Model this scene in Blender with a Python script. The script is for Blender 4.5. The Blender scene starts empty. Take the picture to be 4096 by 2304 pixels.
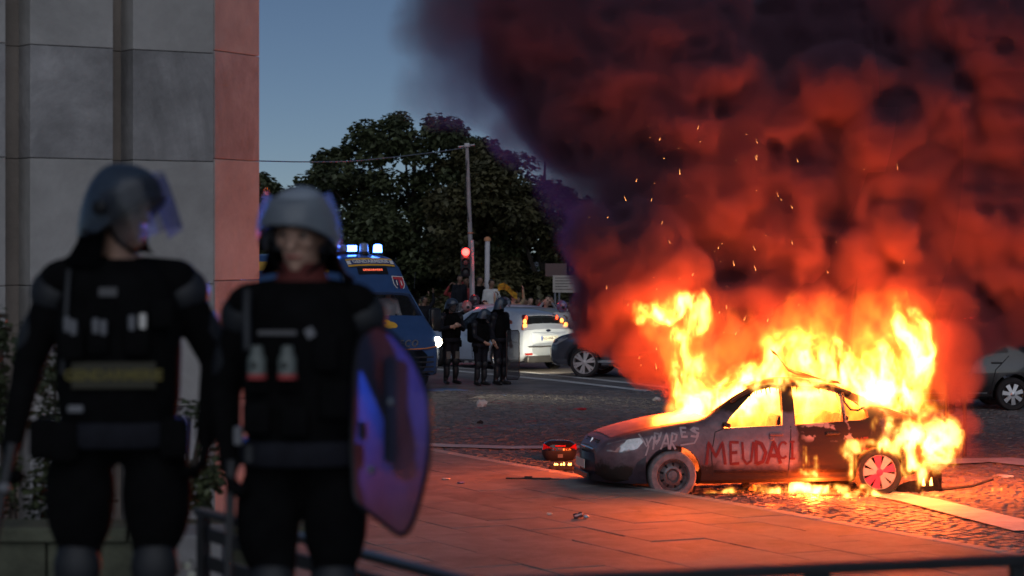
import bpy, bmesh, math, random
import numpy as np
from mathutils import Vector, Matrix
from mathutils.bvhtree import BVHTree

random.seed(7)
SC = bpy.context.scene
COL = SC.collection
R = math.radians

# ------------------------------------------------------------------ camera
F = 2418.0            # focal length in pixels of a 1024-wide picture
CZ = 3.0              # camera height over the carriageway
HY = 246.0            # row of the horizon
cam_d = bpy.data.cameras.new('camera')
cam = bpy.data.objects.new('camera', cam_d)
COL.objects.link(cam)
cam.location = (0, 0, CZ)
cam.rotation_euler = (R(90), 0, 0)
cam_d.sensor_width = 36.0
cam_d.lens = 36.0 * F / 1024.0
cam_d.shift_y = -(288 - HY) / 1024.0
cam_d.clip_start = 0.1
cam_d.clip_end = 3000
cam_d.dof.use_dof = True
cam_d.dof.focus_distance = 36.0
cam_d.dof.aperture_fstop = 2.6
SC.camera = cam

# ------------------------------------------------------------------ world and sun (dusk)
W = bpy.data.worlds.new('World')
SC.world = W
W.use_nodes = True
wn = W.node_tree
bg = wn.nodes['Background']
sky = wn.nodes.new('ShaderNodeTexSky')
sky.sky_type = 'NISHITA'
sky.sun_disc = False
sky.sun_elevation = R(31.0)
sky.sun_rotation = R(177)
sky.air_density = 0.45
sky.dust_density = 0.1
sky.ozone_density = 2.0
wn.links.new(sky.outputs[0], bg.inputs[0])
bg.inputs[1].default_value = 0.033
sun_d = bpy.data.lights.new('dusk_sun', 'SUN')
sun_d.energy = 0.78
sun_d.angle = R(70)
sun_d.color = (0.93, 0.95, 1.0)
sun = bpy.data.objects.new('dusk_sun', sun_d)
COL.objects.link(sun)
_az, _el = R(177), R(31.0)
_to_sun = Vector((math.sin(_az) * math.cos(_el), math.cos(_az) * math.cos(_el), math.sin(_el)))
sun.rotation_euler = (-_to_sun).to_track_quat('-Z', 'Y').to_euler()

vs = SC.view_settings
vs.view_transform = 'Standard'
vs.look = 'None'
vs.exposure = 0.0
vs.gamma = 1.0
vs.use_curve_mapping = False
cy = SC.cycles
cy.use_denoising = True
try:
    cy.denoiser = 'OPENIMAGEDENOISE'
except Exception:
    pass
cy.max_bounces = 8
cy.diffuse_bounces = 2
cy.glossy_bounces = 3
cy.transmission_bounces = 4
cy.transparent_max_bounces = 12
cy.volume_bounces = 1
cy.sample_clamp_indirect = 3.0
cy.sample_clamp_direct = 0.0
cy.volume_step_rate = 1.5
cy.volume_max_steps = 256
cy.caustics_reflective = False
cy.caustics_refractive = False
cy.blur_glossy = 0.5


def P(px, py, Y):
    """the point at depth Y that the photograph shows at (px, py), 1024 pixels wide"""
    return Vector(((px - 512.0) / F * Y, Y, CZ - (py - HY) / F * Y))


def GX(px, py, z=0.0):
    """the ground point (height z) seen at (px, py)"""
    Y = (CZ - z) * F / (py - HY)
    return Vector(((px - 512.0) / F * Y, Y, z))


# ------------------------------------------------------------------ object helpers
def tag(o, label=None, cat=None, group=None, kind=None):
    if label: o['label'] = label
    if cat: o['category'] = cat
    if group: o['group'] = group
    if kind: o['kind'] = kind
    return o


def empty(name, loc, rz=0.0, label=None, cat=None, group=None):
    o = bpy.data.objects.new(name, None)
    o.empty_display_size = 0.3
    COL.objects.link(o)
    o.location = loc
    o.rotation_euler = (0, 0, rz)
    return tag(o, label, cat, group)


def link(name, me, mats, parent=None):
    o = bpy.data.objects.new(name, me)
    COL.objects.link(o)
    if mats is not None:
        if not isinstance(mats, (list, tuple)): mats = [mats]
        for m in mats: me.materials.append(m)
    if parent is not None: o.parent = parent
    return o


def from_bm(name, bm, mats, parent=None, smooth=None):
    me = bpy.data.meshes.new(name)
    bmesh.ops.recalc_face_normals(bm, faces=bm.faces)
    bm.to_mesh(me)
    bm.free()
    o = link(name, me, mats, parent)
    if smooth is not None: shade(me, smooth)
    return o


def shade(me, ang=40):
    me.polygons.foreach_set('use_smooth', [True] * len(me.polygons))
    try:
        me.set_sharp_from_angle(angle=R(ang))
    except Exception:
        pass


def copy_tree(o, parent=None):
    c = o.copy()
    COL.objects.link(c)
    if parent is not None: c.parent = parent
    for ch in list(o.children):
        copy_tree(ch, c)
    return c


def box(bm, c, s, rot=None, bev=0.0):
    """box with centre c, full size s"""
    m = Matrix.Translation(Vector(c))
    if rot is not None: m = m @ rot.to_4x4()
    m = m @ Matrix.Diagonal((s[0], s[1], s[2], 1))
    r = bmesh.ops.create_cube(bm, size=1.0, matrix=m)
    if bev > 0:
        es = set(e for v in r['verts'] for e in v.link_edges)
        bmesh.ops.bevel(bm, geom=list(es), offset=bev, segments=2, affect='EDGES', profile=0.5)


def frames(path):
    n = len(path)
    ts = []
    for i in range(n):
        a = path[max(i - 1, 0)]; b = path[min(i + 1, n - 1)]
        t = (b - a)
        ts.append(t.normalized() if t.length > 1e-9 else Vector((0, 0, 1)))
    ref = Vector((0, 0, 1)) if abs(ts[0].z) < 0.9 else Vector((1, 0, 0))
    u = ts[0].cross(ref).normalized()
    out = []
    for t in ts:
        u = (u - t * u.dot(t))
        u = u.normalized() if u.length > 1e-6 else t.orthogonal().normalized()
        out.append((u, t.cross(u)))
    return out


def tube(bm, path, r, n=8, caps=True):
    path = [Vector(p) for p in path]
    rs = r if isinstance(r, (list, tuple)) else [r] * len(path)
    fr = frames(path)
    rings = []
    for p, rad, (u, v) in zip(path, rs, fr):
        rings.append([bm.verts.new(p + (u * math.cos(2 * math.pi * k / n) + v * math.sin(2 * math.pi * k / n)) * rad) for k in range(n)])
    for a, b in zip(rings, rings[1:]):
        for k in range(n):
            bm.faces.new((a[k], a[(k + 1) % n], b[(k + 1) % n], b[k]))
    if caps:
        bm.faces.new(list(reversed(rings[0])))
        bm.faces.new(rings[-1])


def lathe(bm, prof, n=24, M=None, close=False):
    """turn a profile of (r, z) about the z axis"""
    M = M or Matrix.Identity(4)
    rings = []
    for r, z in prof:
        if r < 1e-5:
            rings.append([bm.verts.new(M @ Vector((0, 0, z)))])
        else:
            rings.append([bm.verts.new(M @ Vector((r * math.cos(2 * math.pi * k / n), r * math.sin(2 * math.pi * k / n), z))) for k in range(n)])
    pairs = list(zip(rings, rings[1:]))
    if close: pairs.append((rings[-1], rings[0]))
    for a, b in pairs:
        for k in range(n):
            q = []
            for v in (a[k % len(a)], a[(k + 1) % len(a)], b[(k + 1) % len(b)], b[k % len(b)]):
                if v not in q: q.append(v)
            if len(q) > 2:
                try: bm.faces.new(q)
                except ValueError: pass


def prism(bm, poly, h0, h1, M=None):
    """extrude a 2-D polygon (x, y) from z = h0 to z = h1, then apply M"""
    M = M or Matrix.Identity(4)
    a = [bm.verts.new(M @ Vector((p[0], p[1], h0))) for p in poly]
    b = [bm.verts.new(M @ Vector((p[0], p[1], h1))) for p in poly]
    n = len(poly)
    bm.faces.new(list(reversed(a)))
    bm.faces.new(b)
    for k in range(n):
        bm.faces.new((a[k], a[(k + 1) % n], b[(k + 1) % n], b[k]))


def ball(bm, c, r, sub=2, M=None):
    m = Matrix.Translation(Vector(c))
    if M is not None: m = m @ M.to_4x4()
    if isinstance(r, (tuple, list)): m = m @ Matrix.Diagonal((r[0], r[1], r[2], 1))
    else: m = m @ Matrix.Diagonal((r, r, r, 1))
    bmesh.ops.create_icosphere(bm, subdivisions=sub, radius=1.0, matrix=m)


_TXT = {}


def text_mesh(body, size=1.0, extrude=0.0, align='CENTER', shear=0.0, space=1.0, bold=0.0):
    cu = bpy.data.curves.new('lettering', 'FONT')
    cu.body = body
    cu.size = size
    cu.extrude = extrude
    cu.align_x = align
    cu.align_y = 'CENTER'
    cu.shear = shear
    cu.space_character = space
    cu.offset = bold
    cu.resolution_u = 3
    ob = bpy.data.objects.new('lettering', cu)
    COL.objects.link(ob)
    dg = bpy.context.evaluated_depsgraph_get()
    me = bpy.data.meshes.new_from_object(ob.evaluated_get(dg))
    bpy.data.objects.remove(ob)
    bpy.data.curves.remove(cu)
    me.name = 'lettering'
    return me


def place(me, M):
    me.transform(M)
    return me


def evaluated(ob, name='mesh'):
    dg = bpy.context.evaluated_depsgraph_get()
    me = bpy.data.meshes.new_from_object(ob.evaluated_get(dg))
    me.name = name
    return me


# ------------------------------------------------------------------ materials
def nodes(m):
    m.use_nodes = True
    return m.node_tree


def mat(name, col, rough=0.6, metal=0.0, var=0.25, scale=6.0, bump=0.0, bscale=40.0, spec=0.5, coat=0.0, detail=6.0, col2=None, world=False, stain=0.0):
    """a Principled material whose colour wanders between two tones of itself"""
    m = bpy.data.materials.new(name)
    t = nodes(m)
    b = t.nodes['Principled BSDF']
    b.inputs['Roughness'].default_value = rough
    b.inputs['Metallic'].default_value = metal
    b.inputs['Specular IOR Level'].default_value = spec
    b.inputs['Coat Weight'].default_value = coat
    tc = t.nodes.new('ShaderNodeTexCoord')
    nz = t.nodes.new('ShaderNodeTexNoise')
    nz.inputs['Scale'].default_value = scale
    nz.inputs['Detail'].default_value = detail
    nz.inputs['Roughness'].default_value = 0.65
    t.links.new(tc.outputs['Object'], nz.inputs['Vector'])
    cr = t.nodes.new('ShaderNodeValToRGB')
    cr.color_ramp.elements[0].position = 0.3
    cr.color_ramp.elements[1].position = 0.7
    c2 = col2 if col2 else tuple(min(1, c * (1 + var)) for c in col)
    cr.color_ramp.elements[0].color = (*[c * (1 - var) for c in col], 1)
    cr.color_ramp.elements[1].color = (*c2, 1)
    t.links.new(nz.outputs['Fac'], cr.inputs['Fac'])
    vec = tc.outputs['Object']
    if world:
        # places that are tiled with copies take the pattern from where they lie
        ge = t.nodes.new('ShaderNodeNewGeometry')
        vec = ge.outputs['Position']
        t.links.new(vec, nz.inputs['Vector'])
    last = cr.outputs['Color']
    if stain > 0:
        n3 = t.nodes.new('ShaderNodeTexNoise')
        n3.inputs['Scale'].default_value = scale * .32
        n3.inputs['Detail'].default_value = 9
        n3.inputs['Roughness'].default_value = .75
        n3.inputs['Distortion'].default_value = .6
        t.links.new(vec, n3.inputs['Vector'])
        mr3 = t.nodes.new('ShaderNodeMapRange')
        mr3.inputs['From Min'].default_value = .46
        mr3.inputs['From Max'].default_value = .66
        mr3.inputs['To Max'].default_value = stain
        t.links.new(n3.outputs['Fac'], mr3.inputs['Value'])
        mx3 = t.nodes.new('ShaderNodeMix'); mx3.data_type = 'RGBA'
        t.links.new(mr3.outputs[0], mx3.inputs['Factor'])
        t.links.new(last, mx3.inputs['A'])
        mx3.inputs['B'].default_value = (*[c * .35 for c in col], 1)
        last = mx3.outputs['Result']
    t.links.new(last, b.inputs['Base Color'])
    if bump > 0:
        n2 = t.nodes.new('ShaderNodeTexNoise')
        n2.inputs['Scale'].default_value = bscale
        n2.inputs['Detail'].default_value = 5
        t.links.new(vec, n2.inputs['Vector'])
        bp = t.nodes.new('ShaderNodeBump')
        bp.inputs['Strength'].default_value = bump
        bp.inputs['Distance'].default_value = 0.02
        t.links.new(n2.outputs['Fac'], bp.inputs['Height'])
        t.links.new(bp.outputs['Normal'], b.inputs['Normal'])
    return m


def emit(name, col, strength):
    m = bpy.data.materials.new(name)
    t = nodes(m)
    b = t.nodes['Principled BSDF']
    b.inputs['Base Color'].default_value = (*[c * 0.5 for c in col], 1)
    b.inputs['Emission Color'].default_value = (*col, 1)
    b.inputs['Emission Strength'].default_value = strength
    b.inputs['Roughness'].default_value = 0.3
    return m


def glass(name, tint=(0.6, 0.65, 0.7), clear=0.5, rough=0.05, cloud=0.0, cloud_col=(0.6, 0.6, 0.65)):
    """a thin pane: partly clear, partly mirror, with an optional milky scatter"""
    m = bpy.data.materials.new(name)
    t = nodes(m)
    b = t.nodes['Principled BSDF']
    out = t.nodes['Material Output']
    b.inputs['Base Color'].default_value = (*[c * 0.08 for c in tint], 1)
    b.inputs['Roughness'].default_value = rough
    b.inputs['Specular IOR Level'].default_value = 0.6
    tr = t.nodes.new('ShaderNodeBsdfTransparent')
    tr.inputs[0].default_value = (*tint, 1)
    mx = t.nodes.new('ShaderNodeMixShader')
    mx.inputs[0].default_value = clear
    t.links.new(b.outputs[0], mx.inputs[1])
    t.links.new(tr.outputs[0], mx.inputs[2])
    last = mx
    if cloud > 0:
        tl = t.nodes.new('ShaderNodeBsdfTranslucent')
        tl.inputs[0].default_value = (*cloud_col, 1)
        tc = t.nodes.new('ShaderNodeTexCoord')
        nz = t.nodes.new('ShaderNodeTexNoise')
        nz.inputs['Scale'].default_value = 5
        nz.inputs['Detail'].default_value = 6
        t.links.new(tc.outputs['Object'], nz.inputs['Vector'])
        mr = t.nodes.new('ShaderNodeMapRange')
        mr.inputs['From Min'].default_value = 0.3
        mr.inputs['From Max'].default_value = 0.7
        mr.inputs['To Min'].default_value = cloud * 0.5
        mr.inputs['To Max'].default_value = cloud
        t.links.new(nz.outputs['Fac'], mr.inputs['Value'])
        m2 = t.nodes.new('ShaderNodeMixShader')
        t.links.new(mr.outputs[0], m2.inputs[0])
        t.links.new(mx.outputs[0], m2.inputs[1])
        t.links.new(tl.outputs[0], m2.inputs[2])
        last = m2
    t.links.new(last.outputs[0], out.inputs['Surface'])
    return m


M = {}
M['asphalt'] = mat('asphalt', (0.19, 0.172, 0.17), 0.62, var=0.45, scale=1.3, bump=0.5, bscale=55, world=True, stain=.5)
M['sett'] = mat('granite_sett', (0.21, 0.19, 0.185), 0.6, var=0.5, scale=4.0, bump=0.35, bscale=30, world=True, stain=.55)
M['slab'] = mat('paving_slab', (0.225, 0.215, 0.21), 0.72, var=0.25, scale=2.2, bump=0.4, bscale=60, world=True, stain=.5)
M['slab_dark'] = mat('paving_slab_worn', (0.205, 0.195, 0.192), 0.7, var=0.3, scale=2.6, bump=0.4, bscale=60, world=True, stain=.55)
M['slab_pale'] = mat('paving_slab_pale', (0.24, 0.23, 0.225), 0.75, var=0.22, scale=1.8, bump=0.4, bscale=60, world=True, stain=.45)
M['joint'] = mat('joint_mortar', (0.13, 0.12, 0.12), 0.9, var=0.4, scale=8)
M['kerb'] = mat('kerb_granite', (0.40, 0.37, 0.35), 0.65, var=0.2, scale=5, bump=0.3, world=True, stain=.3)
M['line_white'] = mat('road_paint_white', (0.72, 0.71, 0.70), 0.6, var=0.18, scale=3.0, bump=0.2, world=True, stain=.45)
M['line_blue'] = mat('road_paint_blue', (0.12, 0.2, 0.38), 0.6, var=0.5, scale=1.2)
M['line_red'] = mat('road_paint_red', (0.42, 0.06, 0.07), 0.6, var=0.5, scale=1.2)
M['black_metal'] = mat('black_painted_metal', (0.012, 0.012, 0.014), 0.35, var=0.3, spec=0.5)
M['grey_metal'] = mat('grey_metal', (0.33, 0.33, 0.35), 0.4, metal=0.6, var=0.2)
M['steel'] = mat('steel', (0.55, 0.54, 0.55), 0.3, metal=0.9, var=0.15)
M['rubber'] = mat('tyre_rubber', (0.022, 0.021, 0.022), 0.75, var=0.3, scale=12)
M['soot'] = mat('sooty_metal', (0.02, 0.017, 0.016), 0.7, var=0.6, scale=9, bump=0.5)
M['char'] = mat('charred_plastic', (0.025, 0.02, 0.018), 0.55, var=0.6, scale=14, bump=0.7)
M['dark_plastic'] = mat('dark_plastic', (0.03, 0.03, 0.033), 0.45, var=0.25)
M['black_cloth'] = mat('black_cloth', (0.0045, 0.0045, 0.005), 0.95, var=0.4, scale=9, bump=0.5, bscale=120, spec=0.1)
M['navy_cloth'] = mat('navy_cloth', (0.011, 0.012, 0.018), 0.85, var=0.35, scale=9, bump=0.5, bscale=110, spec=0.25)
M['armour'] = mat('armour_plastic', (0.012, 0.014, 0.018), 0.6, var=0.25, scale=7)
M['skin'] = mat('skin', (0.50, 0.30, 0.22), 0.5, var=0.15, scale=20)
M['skin_dark'] = mat('skin_brown', (0.22, 0.12, 0.08), 0.5, var=0.15, scale=20)
M['hair'] = mat('dark_hair', (0.014, 0.011, 0.01), 0.6, var=0.4, scale=40)
M['white_cloth'] = mat('white_cloth', (0.62, 0.61, 0.6), 0.8, var=0.1, scale=6)
M['grey_cloth'] = mat('grey_cloth', (0.22, 0.22, 0.24), 0.8, var=0.2, scale=6)
M['red_cloth'] = mat('red_cloth', (0.35, 0.05, 0.05), 0.8, var=0.2, scale=6)
M['tan_cloth'] = mat('tan_cloth', (0.35, 0.25, 0.15), 0.8, var=0.2, scale=6)
M['paper'] = mat('paper', (0.7, 0.68, 0.64), 0.7, var=0.12, scale=14)
M['wood'] = mat('burnt_wood', (0.05, 0.035, 0.028), 0.7, var=0.5, scale=12)
# ================================================================== THE SETTING
# kerb line: a straight edge seen from (429,449) to (1024,556)
K0 = Vector((-1.18, 34.3, 0)); K1 = Vector((4.77, 22.5, 0))
KD = (K1 - K0).normalized()            # along the kerb, towards the camera
KN = Vector((KD.y, -KD.x, 0))          # to the left of it: the pavement side
if KN.x > 0: KN = -KN
KERB_H = 0.14
KA = K0 - KD * 14.0                    # far end of the kerb


def road_z(x, y):
    t = min(max((y - 61.0) / 12.0, 0.0), 1.0)
    return -0.55 * t * t * (3 - 2 * t)


bm = bmesh.new()
xs = [-400, -120, -60, -30, -15, 0, 15, 30, 60, 120, 400]
ys = [-40, 0, 20, 40, 58, 61, 63, 65, 67, 69, 71, 73, 76, 90, 140, 300, 1200]
grid = [[bm.verts.new((x, y, road_z(x, y))) for x in xs] for y in ys]
for j in range(len(ys) - 1):
    for i in range(len(xs) - 1):
        bm.faces.new((grid[j][i], grid[j][i + 1], grid[j + 1][i + 1], grid[j + 1][i]))
road = from_bm('road', bm, M['asphalt'])
tag(road, 'dark asphalt carriageway with worn granite setts under the burning car', kind='structure')

# granite setts: rows parallel to the kerb, in the carriageway beside it
rnd = random.Random(3)
SETT_L, SETT_W = 0.17, 0.12
cands = []
nr = 0
rows = int(15 / SETT_W)
for r in range(rows):
    off = 0.09 + r * SETT_W
    along0 = rnd.uniform(0, SETT_L)
    n = int(36 / SETT_L)
    for k in range(n):
        s = along0 + k * SETT_L + rnd.uniform(-.012, .012)
        c = KA + KD * s - KN * (off + SETT_W / 2)
        if c.y < 20.5 or c.y > 50 or c.y < 2: continue
        px = 512 + c.x / c.y * F
        py = HY + CZ / c.y * F
        if px < 380 or px > 1040 or py > 580: continue
        cands.append((c, s, off))


def sett_shape(rn):
    l, w = SETT_L - rn.uniform(0.014, 0.03), SETT_W - rn.uniform(0.014, 0.028)
    h = 0.010 + rn.uniform(0, 0.011)
    t = rn.uniform(-.004, .004); t2 = rn.uniform(-.005, .005)
    pts = []
    for (a, b, top) in ((-1, -1, 0), (1, -1, 0), (1, 1, 0), (-1, 1, 0), (-1, -1, 1), (1, -1, 1), (1, 1, 1), (-1, 1, 1)):
        k = 0.86 if top else 1.0
        pts.append((a * l / 2 * k, b * w / 2 * k, (h + a * t + b * t2) if top else -0.01))
    return pts


SETT_F = [(4, 5, 6, 7), (0, 1, 5, 4), (1, 2, 6, 5), (2, 3, 7, 6), (3, 0, 4, 7)]
ang = math.atan2(KD.y, KD.x)
ca, sa = math.cos(ang), math.sin(ang)
cands.sort(key=lambda q: q[0].y)
near, far = cands[:290], cands[290:]
shapes = []
for k in range(12):
    me = bpy.data.meshes.new('paving_sett')
    me.from_pydata(sett_shape(rnd), [], SETT_F)
    me.materials.append(M['sett'])
    shapes.append(me)
for k, (c, s, off) in enumerate(near):
    o = bpy.data.objects.new('paving_sett', shapes[rnd.randrange(12)])
    COL.objects.link(o)
    o.parent = road
    o.location = (c.x, c.y, 0)
    o.rotation_euler = (0, 0, ang + rnd.uniform(-.04, .04))
V, Fc = [], []
for (c, s, off) in far:
    b0 = len(V)
    a = ang + rnd.uniform(-.04, .04)
    ca, sa = math.cos(a), math.sin(a)
    for (x, y, z) in sett_shape(rnd):
        V.append((c.x + x * ca - y * sa, c.y + x * sa + y * ca, z))
    Fc += [tuple(b0 + i for i in f) for f in SETT_F]
me = bpy.data.meshes.new('paving_setts')
me.from_pydata(V, [], Fc)
tag(link('paving_setts', me, M['sett'], road), kind='stuff')

# kerb: stones one metre long
kerb = empty('kerb', (KA.x, KA.y, 0))
tag(kerb, 'pale granite kerb running diagonally between pavement and carriageway', kind='structure')
kerb.rotation_euler = (0, 0, ang)
ks = []
for k in range(3):
    b = bmesh.new()
    box(b, (0.5, -0.09, KERB_H / 2 - 0.03), (0.985, 0.17, KERB_H + 0.06 + 0.004 * k), bev=0.018)
    me = bpy.data.meshes.new('kerb_stone')
    b.to_mesh(me); b.free()
    me.materials.append(M['kerb'])
    ks.append(me)
for k in range(32):
    o = bpy.data.objects.new('kerb_stone', ks[k % 3])
    COL.objects.link(o)
    o.parent = kerb
    o.location = (k * 1.0, 0, 0)      # local -y is the pavement side
# (KN must be local -y)
if (Vector((sa, -ca, 0)) - KN).length > 0.2:
    for o in kerb.children: o.scale = (1, -1, 1)

# pavement: base sheet of mortar and the slabs on it
PZ = KERB_H - 0.004
bm = bmesh.new()
q0 = KA + KN * 0.175
pts = [q0, q0 + KD * 34, q0 + KD * 34 + KN * 26, q0 + KN * 34]
vs_ = [bm.verts.new((p.x, p.y, PZ - 0.012)) for p in pts]
bm.faces.new(vs_)
bl = [bm.verts.new((p.x, p.y, -0.02)) for p in pts]
for k in range(4):
    bm.faces.new((vs_[k], vs_[(k + 1) % 4], bl[(k + 1) % 4], bl[k]))
pavement = from_bm('pavement', bm, M['joint'])
tag(pavement, 'wide pavement of worn stone slabs beside the burning car', kind='structure')
SL, SW = 0.92, 0.62
variants = []
for k in range(6):
    b = bmesh.new()
    box(b, (0, 0, -0.012), (SL - 0.006, SW - 0.006, 0.03), bev=0.005)
    me = bpy.data.meshes.new('paving_slab')
    b.to_mesh(me); b.free()
    me.materials.append(M[('slab', 'slab_dark', 'slab_pale')[k % 3]])
    variants.append(me)
slots = []
for r in range(34):
    o_ = 0.18 + SW / 2 + r * SW
    sh = (0.46 if r % 2 else 0) + rnd.uniform(-.05, .05)
    for k in range(40):
        c = KA + KD * (k * SL + sh) + KN * o_
        if c.y < 17: continue
        px = 512 + c.x / c.y * F
        py = HY + (CZ - KERB_H) / c.y * F
        if px < 150 or px > 1060 or py > 610: continue
        slots.append(c)
slots.sort(key=lambda c: c.y)
for k, c in enumerate(slots[:298]):
    o = bpy.data.objects.new('paving_slab', variants[rnd.choice((0, 0, 1, 1, 2, 3, 4))])
    COL.objects.link(o)
    o.parent = pavement
    o.location = (c.x, c.y, PZ + rnd.uniform(-.003, .004))
    o.rotation_euler = (rnd.uniform(-.004, .004), rnd.uniform(-.004, .004), ang)
if len(slots) > 298:
    b = bmesh.new()
    for c in slots[298:]:
        box(b, (c.x, c.y, PZ - 0.012), (SL - 0.006, SW - 0.006, 0.03), rot=Matrix.Rotation(ang, 3, 'Z'))
    o = from_bm('paving_slabs', b, M['slab'], pavement)
    o['kind'] = 'stuff'


# painted lines on the carriageway
def strip(name, pts, w, m, z=0.006, label=None):
    """a painted strip through ground points, w metres wide"""
    b = bmesh.new()
    pts = [Vector(p) for p in pts]
    L_, R_ = [], []
    ws = w if isinstance(w, (list, tuple)) else [w] * len(pts)
    for i, p in enumerate(pts):
        t = (pts[min(i + 1, len(pts) - 1)] - pts[max(i - 1, 0)]).normalized()
        n = Vector((-t.y, t.x, 0))
        for lst, s in ((L_, 1), (R_, -1)):
            q = p + n * (ws[i] / 2 * s)
            lst.append(b.verts.new((q.x, q.y, road_z(q.x, q.y) + z)))
    for i in range(len(pts) - 1):
        b.faces.new((L_[i], L_[i + 1], R_[i + 1], R_[i]))
    o = from_bm(name, b, m)
    tag(o, label, kind='structure')
    return o


strip('road_marking', [GX(300, 438), GX(429, 447), GX(510, 449.5), GX(590, 449), GX(640, 448)], [0.5, 0.52, .5, .5, .5], M['line_white'], 0.034,
      label='long white painted line behind the dark top case')
strip('road_marking', [GX(400, 366), GX(470, 372.5), GX(560, 381), GX(680, 395), GX(760, 405)], .3, M['line_white'], 0.008,
      label='lower of two parallel white lines behind the far officers')
strip('road_marking', [GX(455, 368), GX(520, 372), GX(600, 380), GX(680, 389), GX(760, 398)], .26, M['line_white'], 0.008,
      label='upper of two parallel white lines below the silver hatchback')
strip('road_marking', [GX(606, 410), GX(640, 411), GX(690, 412.5)], [.25, .5, .5], M['line_white'], 0.008,
      label='short white dash on the asphalt left of the flames')
strip('road_marking', [GX(430, 389), GX(470, 393), GX(510, 396), GX(545, 398)], [.9, .9, .8, .2], M['line_blue'], 0.008,
      label='faded blue paint stripe at the feet of the far officers')
strip('road_marking', [GX(475, 398), GX(520, 405), GX(565, 411), GX(620, 411)], [.2, .9, .9, .2], M['line_red'], 0.009,
      label='faded red paint streak on the asphalt behind the blue stripe')
strip('road_marking', [GX(480, 428), GX(540, 425), GX(590, 424), GX(650, 421)], [.35, .4, .4, .3], M['line_blue'], 0.010,
      label='long thin blue paint line in the middle of the carriageway')
strip('road_marking', [GX(428, 431), GX(480, 428.5), GX(535, 421), GX(600, 419)], [.5, .35, .3, .1], M['line_red'], 0.012,
      label='long thin red paint line touching the blue one')
strip('road_marking', [GX(868, 493), GX(920, 503), GX(975, 517), GX(1040, 533)], [.5, .52, .55, .6], M['line_white'], 0.034,
      label='wide white stripe running to the right over the setts')
strip('road_marking', [GX(930, 466), GX(965, 463), GX(1000, 462), GX(1060, 468)], [.3, .7, .8, .8], M['line_white'], 0.034,
      label='pale painted bar on the road right of the burning car')

# ------------------------------------------------------------------ the stone building corner at left
M['stone'] = mat('pale_limestone', (0.37, 0.355, 0.34), 0.8, var=0.22, scale=1.1, bump=0.35, bscale=9, col2=(0.44, 0.425, 0.41), world=True, stain=.35)
M['stone_b'] = mat('pale_limestone_stained', (0.32, 0.31, 0.31), 0.8, var=0.34, scale=1.7, bump=0.35, bscale=18, world=True, stain=.5)
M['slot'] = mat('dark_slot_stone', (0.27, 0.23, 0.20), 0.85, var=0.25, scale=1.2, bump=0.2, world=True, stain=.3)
bld = empty('stone_building', (-2.71, 22.0, 0))
tag(bld, 'tall pale stone building corner with two recessed dark vertical slots', 'building')
Cn = Vector((-2.71, 22.0, 0))
th = R(34)
D1 = Vector((-math.cos(th), -math.sin(th), 0))      # along the front, to the left
N1 = Vector((math.sin(th), -math.cos(th), 0))       # front normal
ph = R(65)
D2 = Vector((math.cos(ph), math.sin(ph), 0))        # along the return, away from camera
N2 = Vector((math.sin(ph), -math.cos(ph), 0))


def along(px):
    """distance from the corner along the front at which the column px is seen"""
    k = (px - 512.0) / F
    # Cn + D1*s : x = k*y
    return (k * Cn.y - Cn.x) / (D1.x - k * D1.y)


def along2(px):
    k = (px - 512.0) / F
    return (k * Cn.y - Cn.x) / (D2.x - k * D2.y)


# joint heights from rows 53.5, 161.8, 284 at the corner
jz = [CZ - (py - HY) / F * 22.0 for py in (53.5, 161.8, 284)]
zs_ = [0.0, jz[2] - 1.1, jz[2], jz[1], jz[0], jz[0] + 1.05, jz[0] + 2.1, jz[0] + 3.2]
xs_ = [0.0, along(133), along(113.5), along(30), along(6), along(-90), along(-114), along(-190)]


def wall_block(name, a, b, z0, z1, D, N, inset, m, depth=0.5, g=0.006):
    bm = bmesh.new()
    rot = Matrix((D, N, Vector((0, 0, 1)))).transposed()
    c = D * ((a + b) / 2) - N * (depth / 2 + inset) + Vector((0, 0, (z0 + z1) / 2))
    box(bm, c, (abs(b - a) - g, depth, (z1 - z0) - g), rot=rot, bev=0.006)
    return from_bm(name, bm, m, bld)


k = 0
for i in range(len(xs_) - 1):
    slot = i in (1, 3, 5)
    for j in range(len(zs_) - 1):
        k += 1
        if slot:
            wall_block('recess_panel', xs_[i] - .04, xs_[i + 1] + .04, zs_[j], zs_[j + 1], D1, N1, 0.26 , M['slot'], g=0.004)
        else:
            wall_block('stone_panel', xs_[i], xs_[i + 1], zs_[j], zs_[j + 1], D1, N1, 0.0 , M['stone'] if (i * 3 + j) % 3 else M['stone_b'])
            # the chamfered cheek on the right of each panel's slot is the panel's own edge
e2 = along2(259.6)
for j in range(len(zs_) - 1):
    wall_block('stone_panel', 0.006, e2, zs_[j] + .03, zs_[j + 1] + .03, D2, N2, 0.0, M['stone_b'] if j % 2 else M['stone'], depth=0.45)
    wall_block('stone_panel', 0.55, 6.0, zs_[j] + .01, zs_[j + 1] + .01, -N2, D2, -e2 + 0.002, M['stone'], depth=0.3) if False else None
# core behind the cladding
bm = bmesh.new()
pl = [Cn * 0 + (-N1 * 0.9) + D1 * 0.5, -N1 * 0.9 + D1 * 5.0, -N1 * 4.0 + D1 * 5.0, D2 * (e2 - .02) - N2 * 2.5, D2 * (e2 - .02) - N2 * 0.44]
prism(bm, [(p.x, p.y) for p in pl], 0.0, zs_[-1])
from_bm('wall_core', bm, M['stone'], bld)
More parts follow.
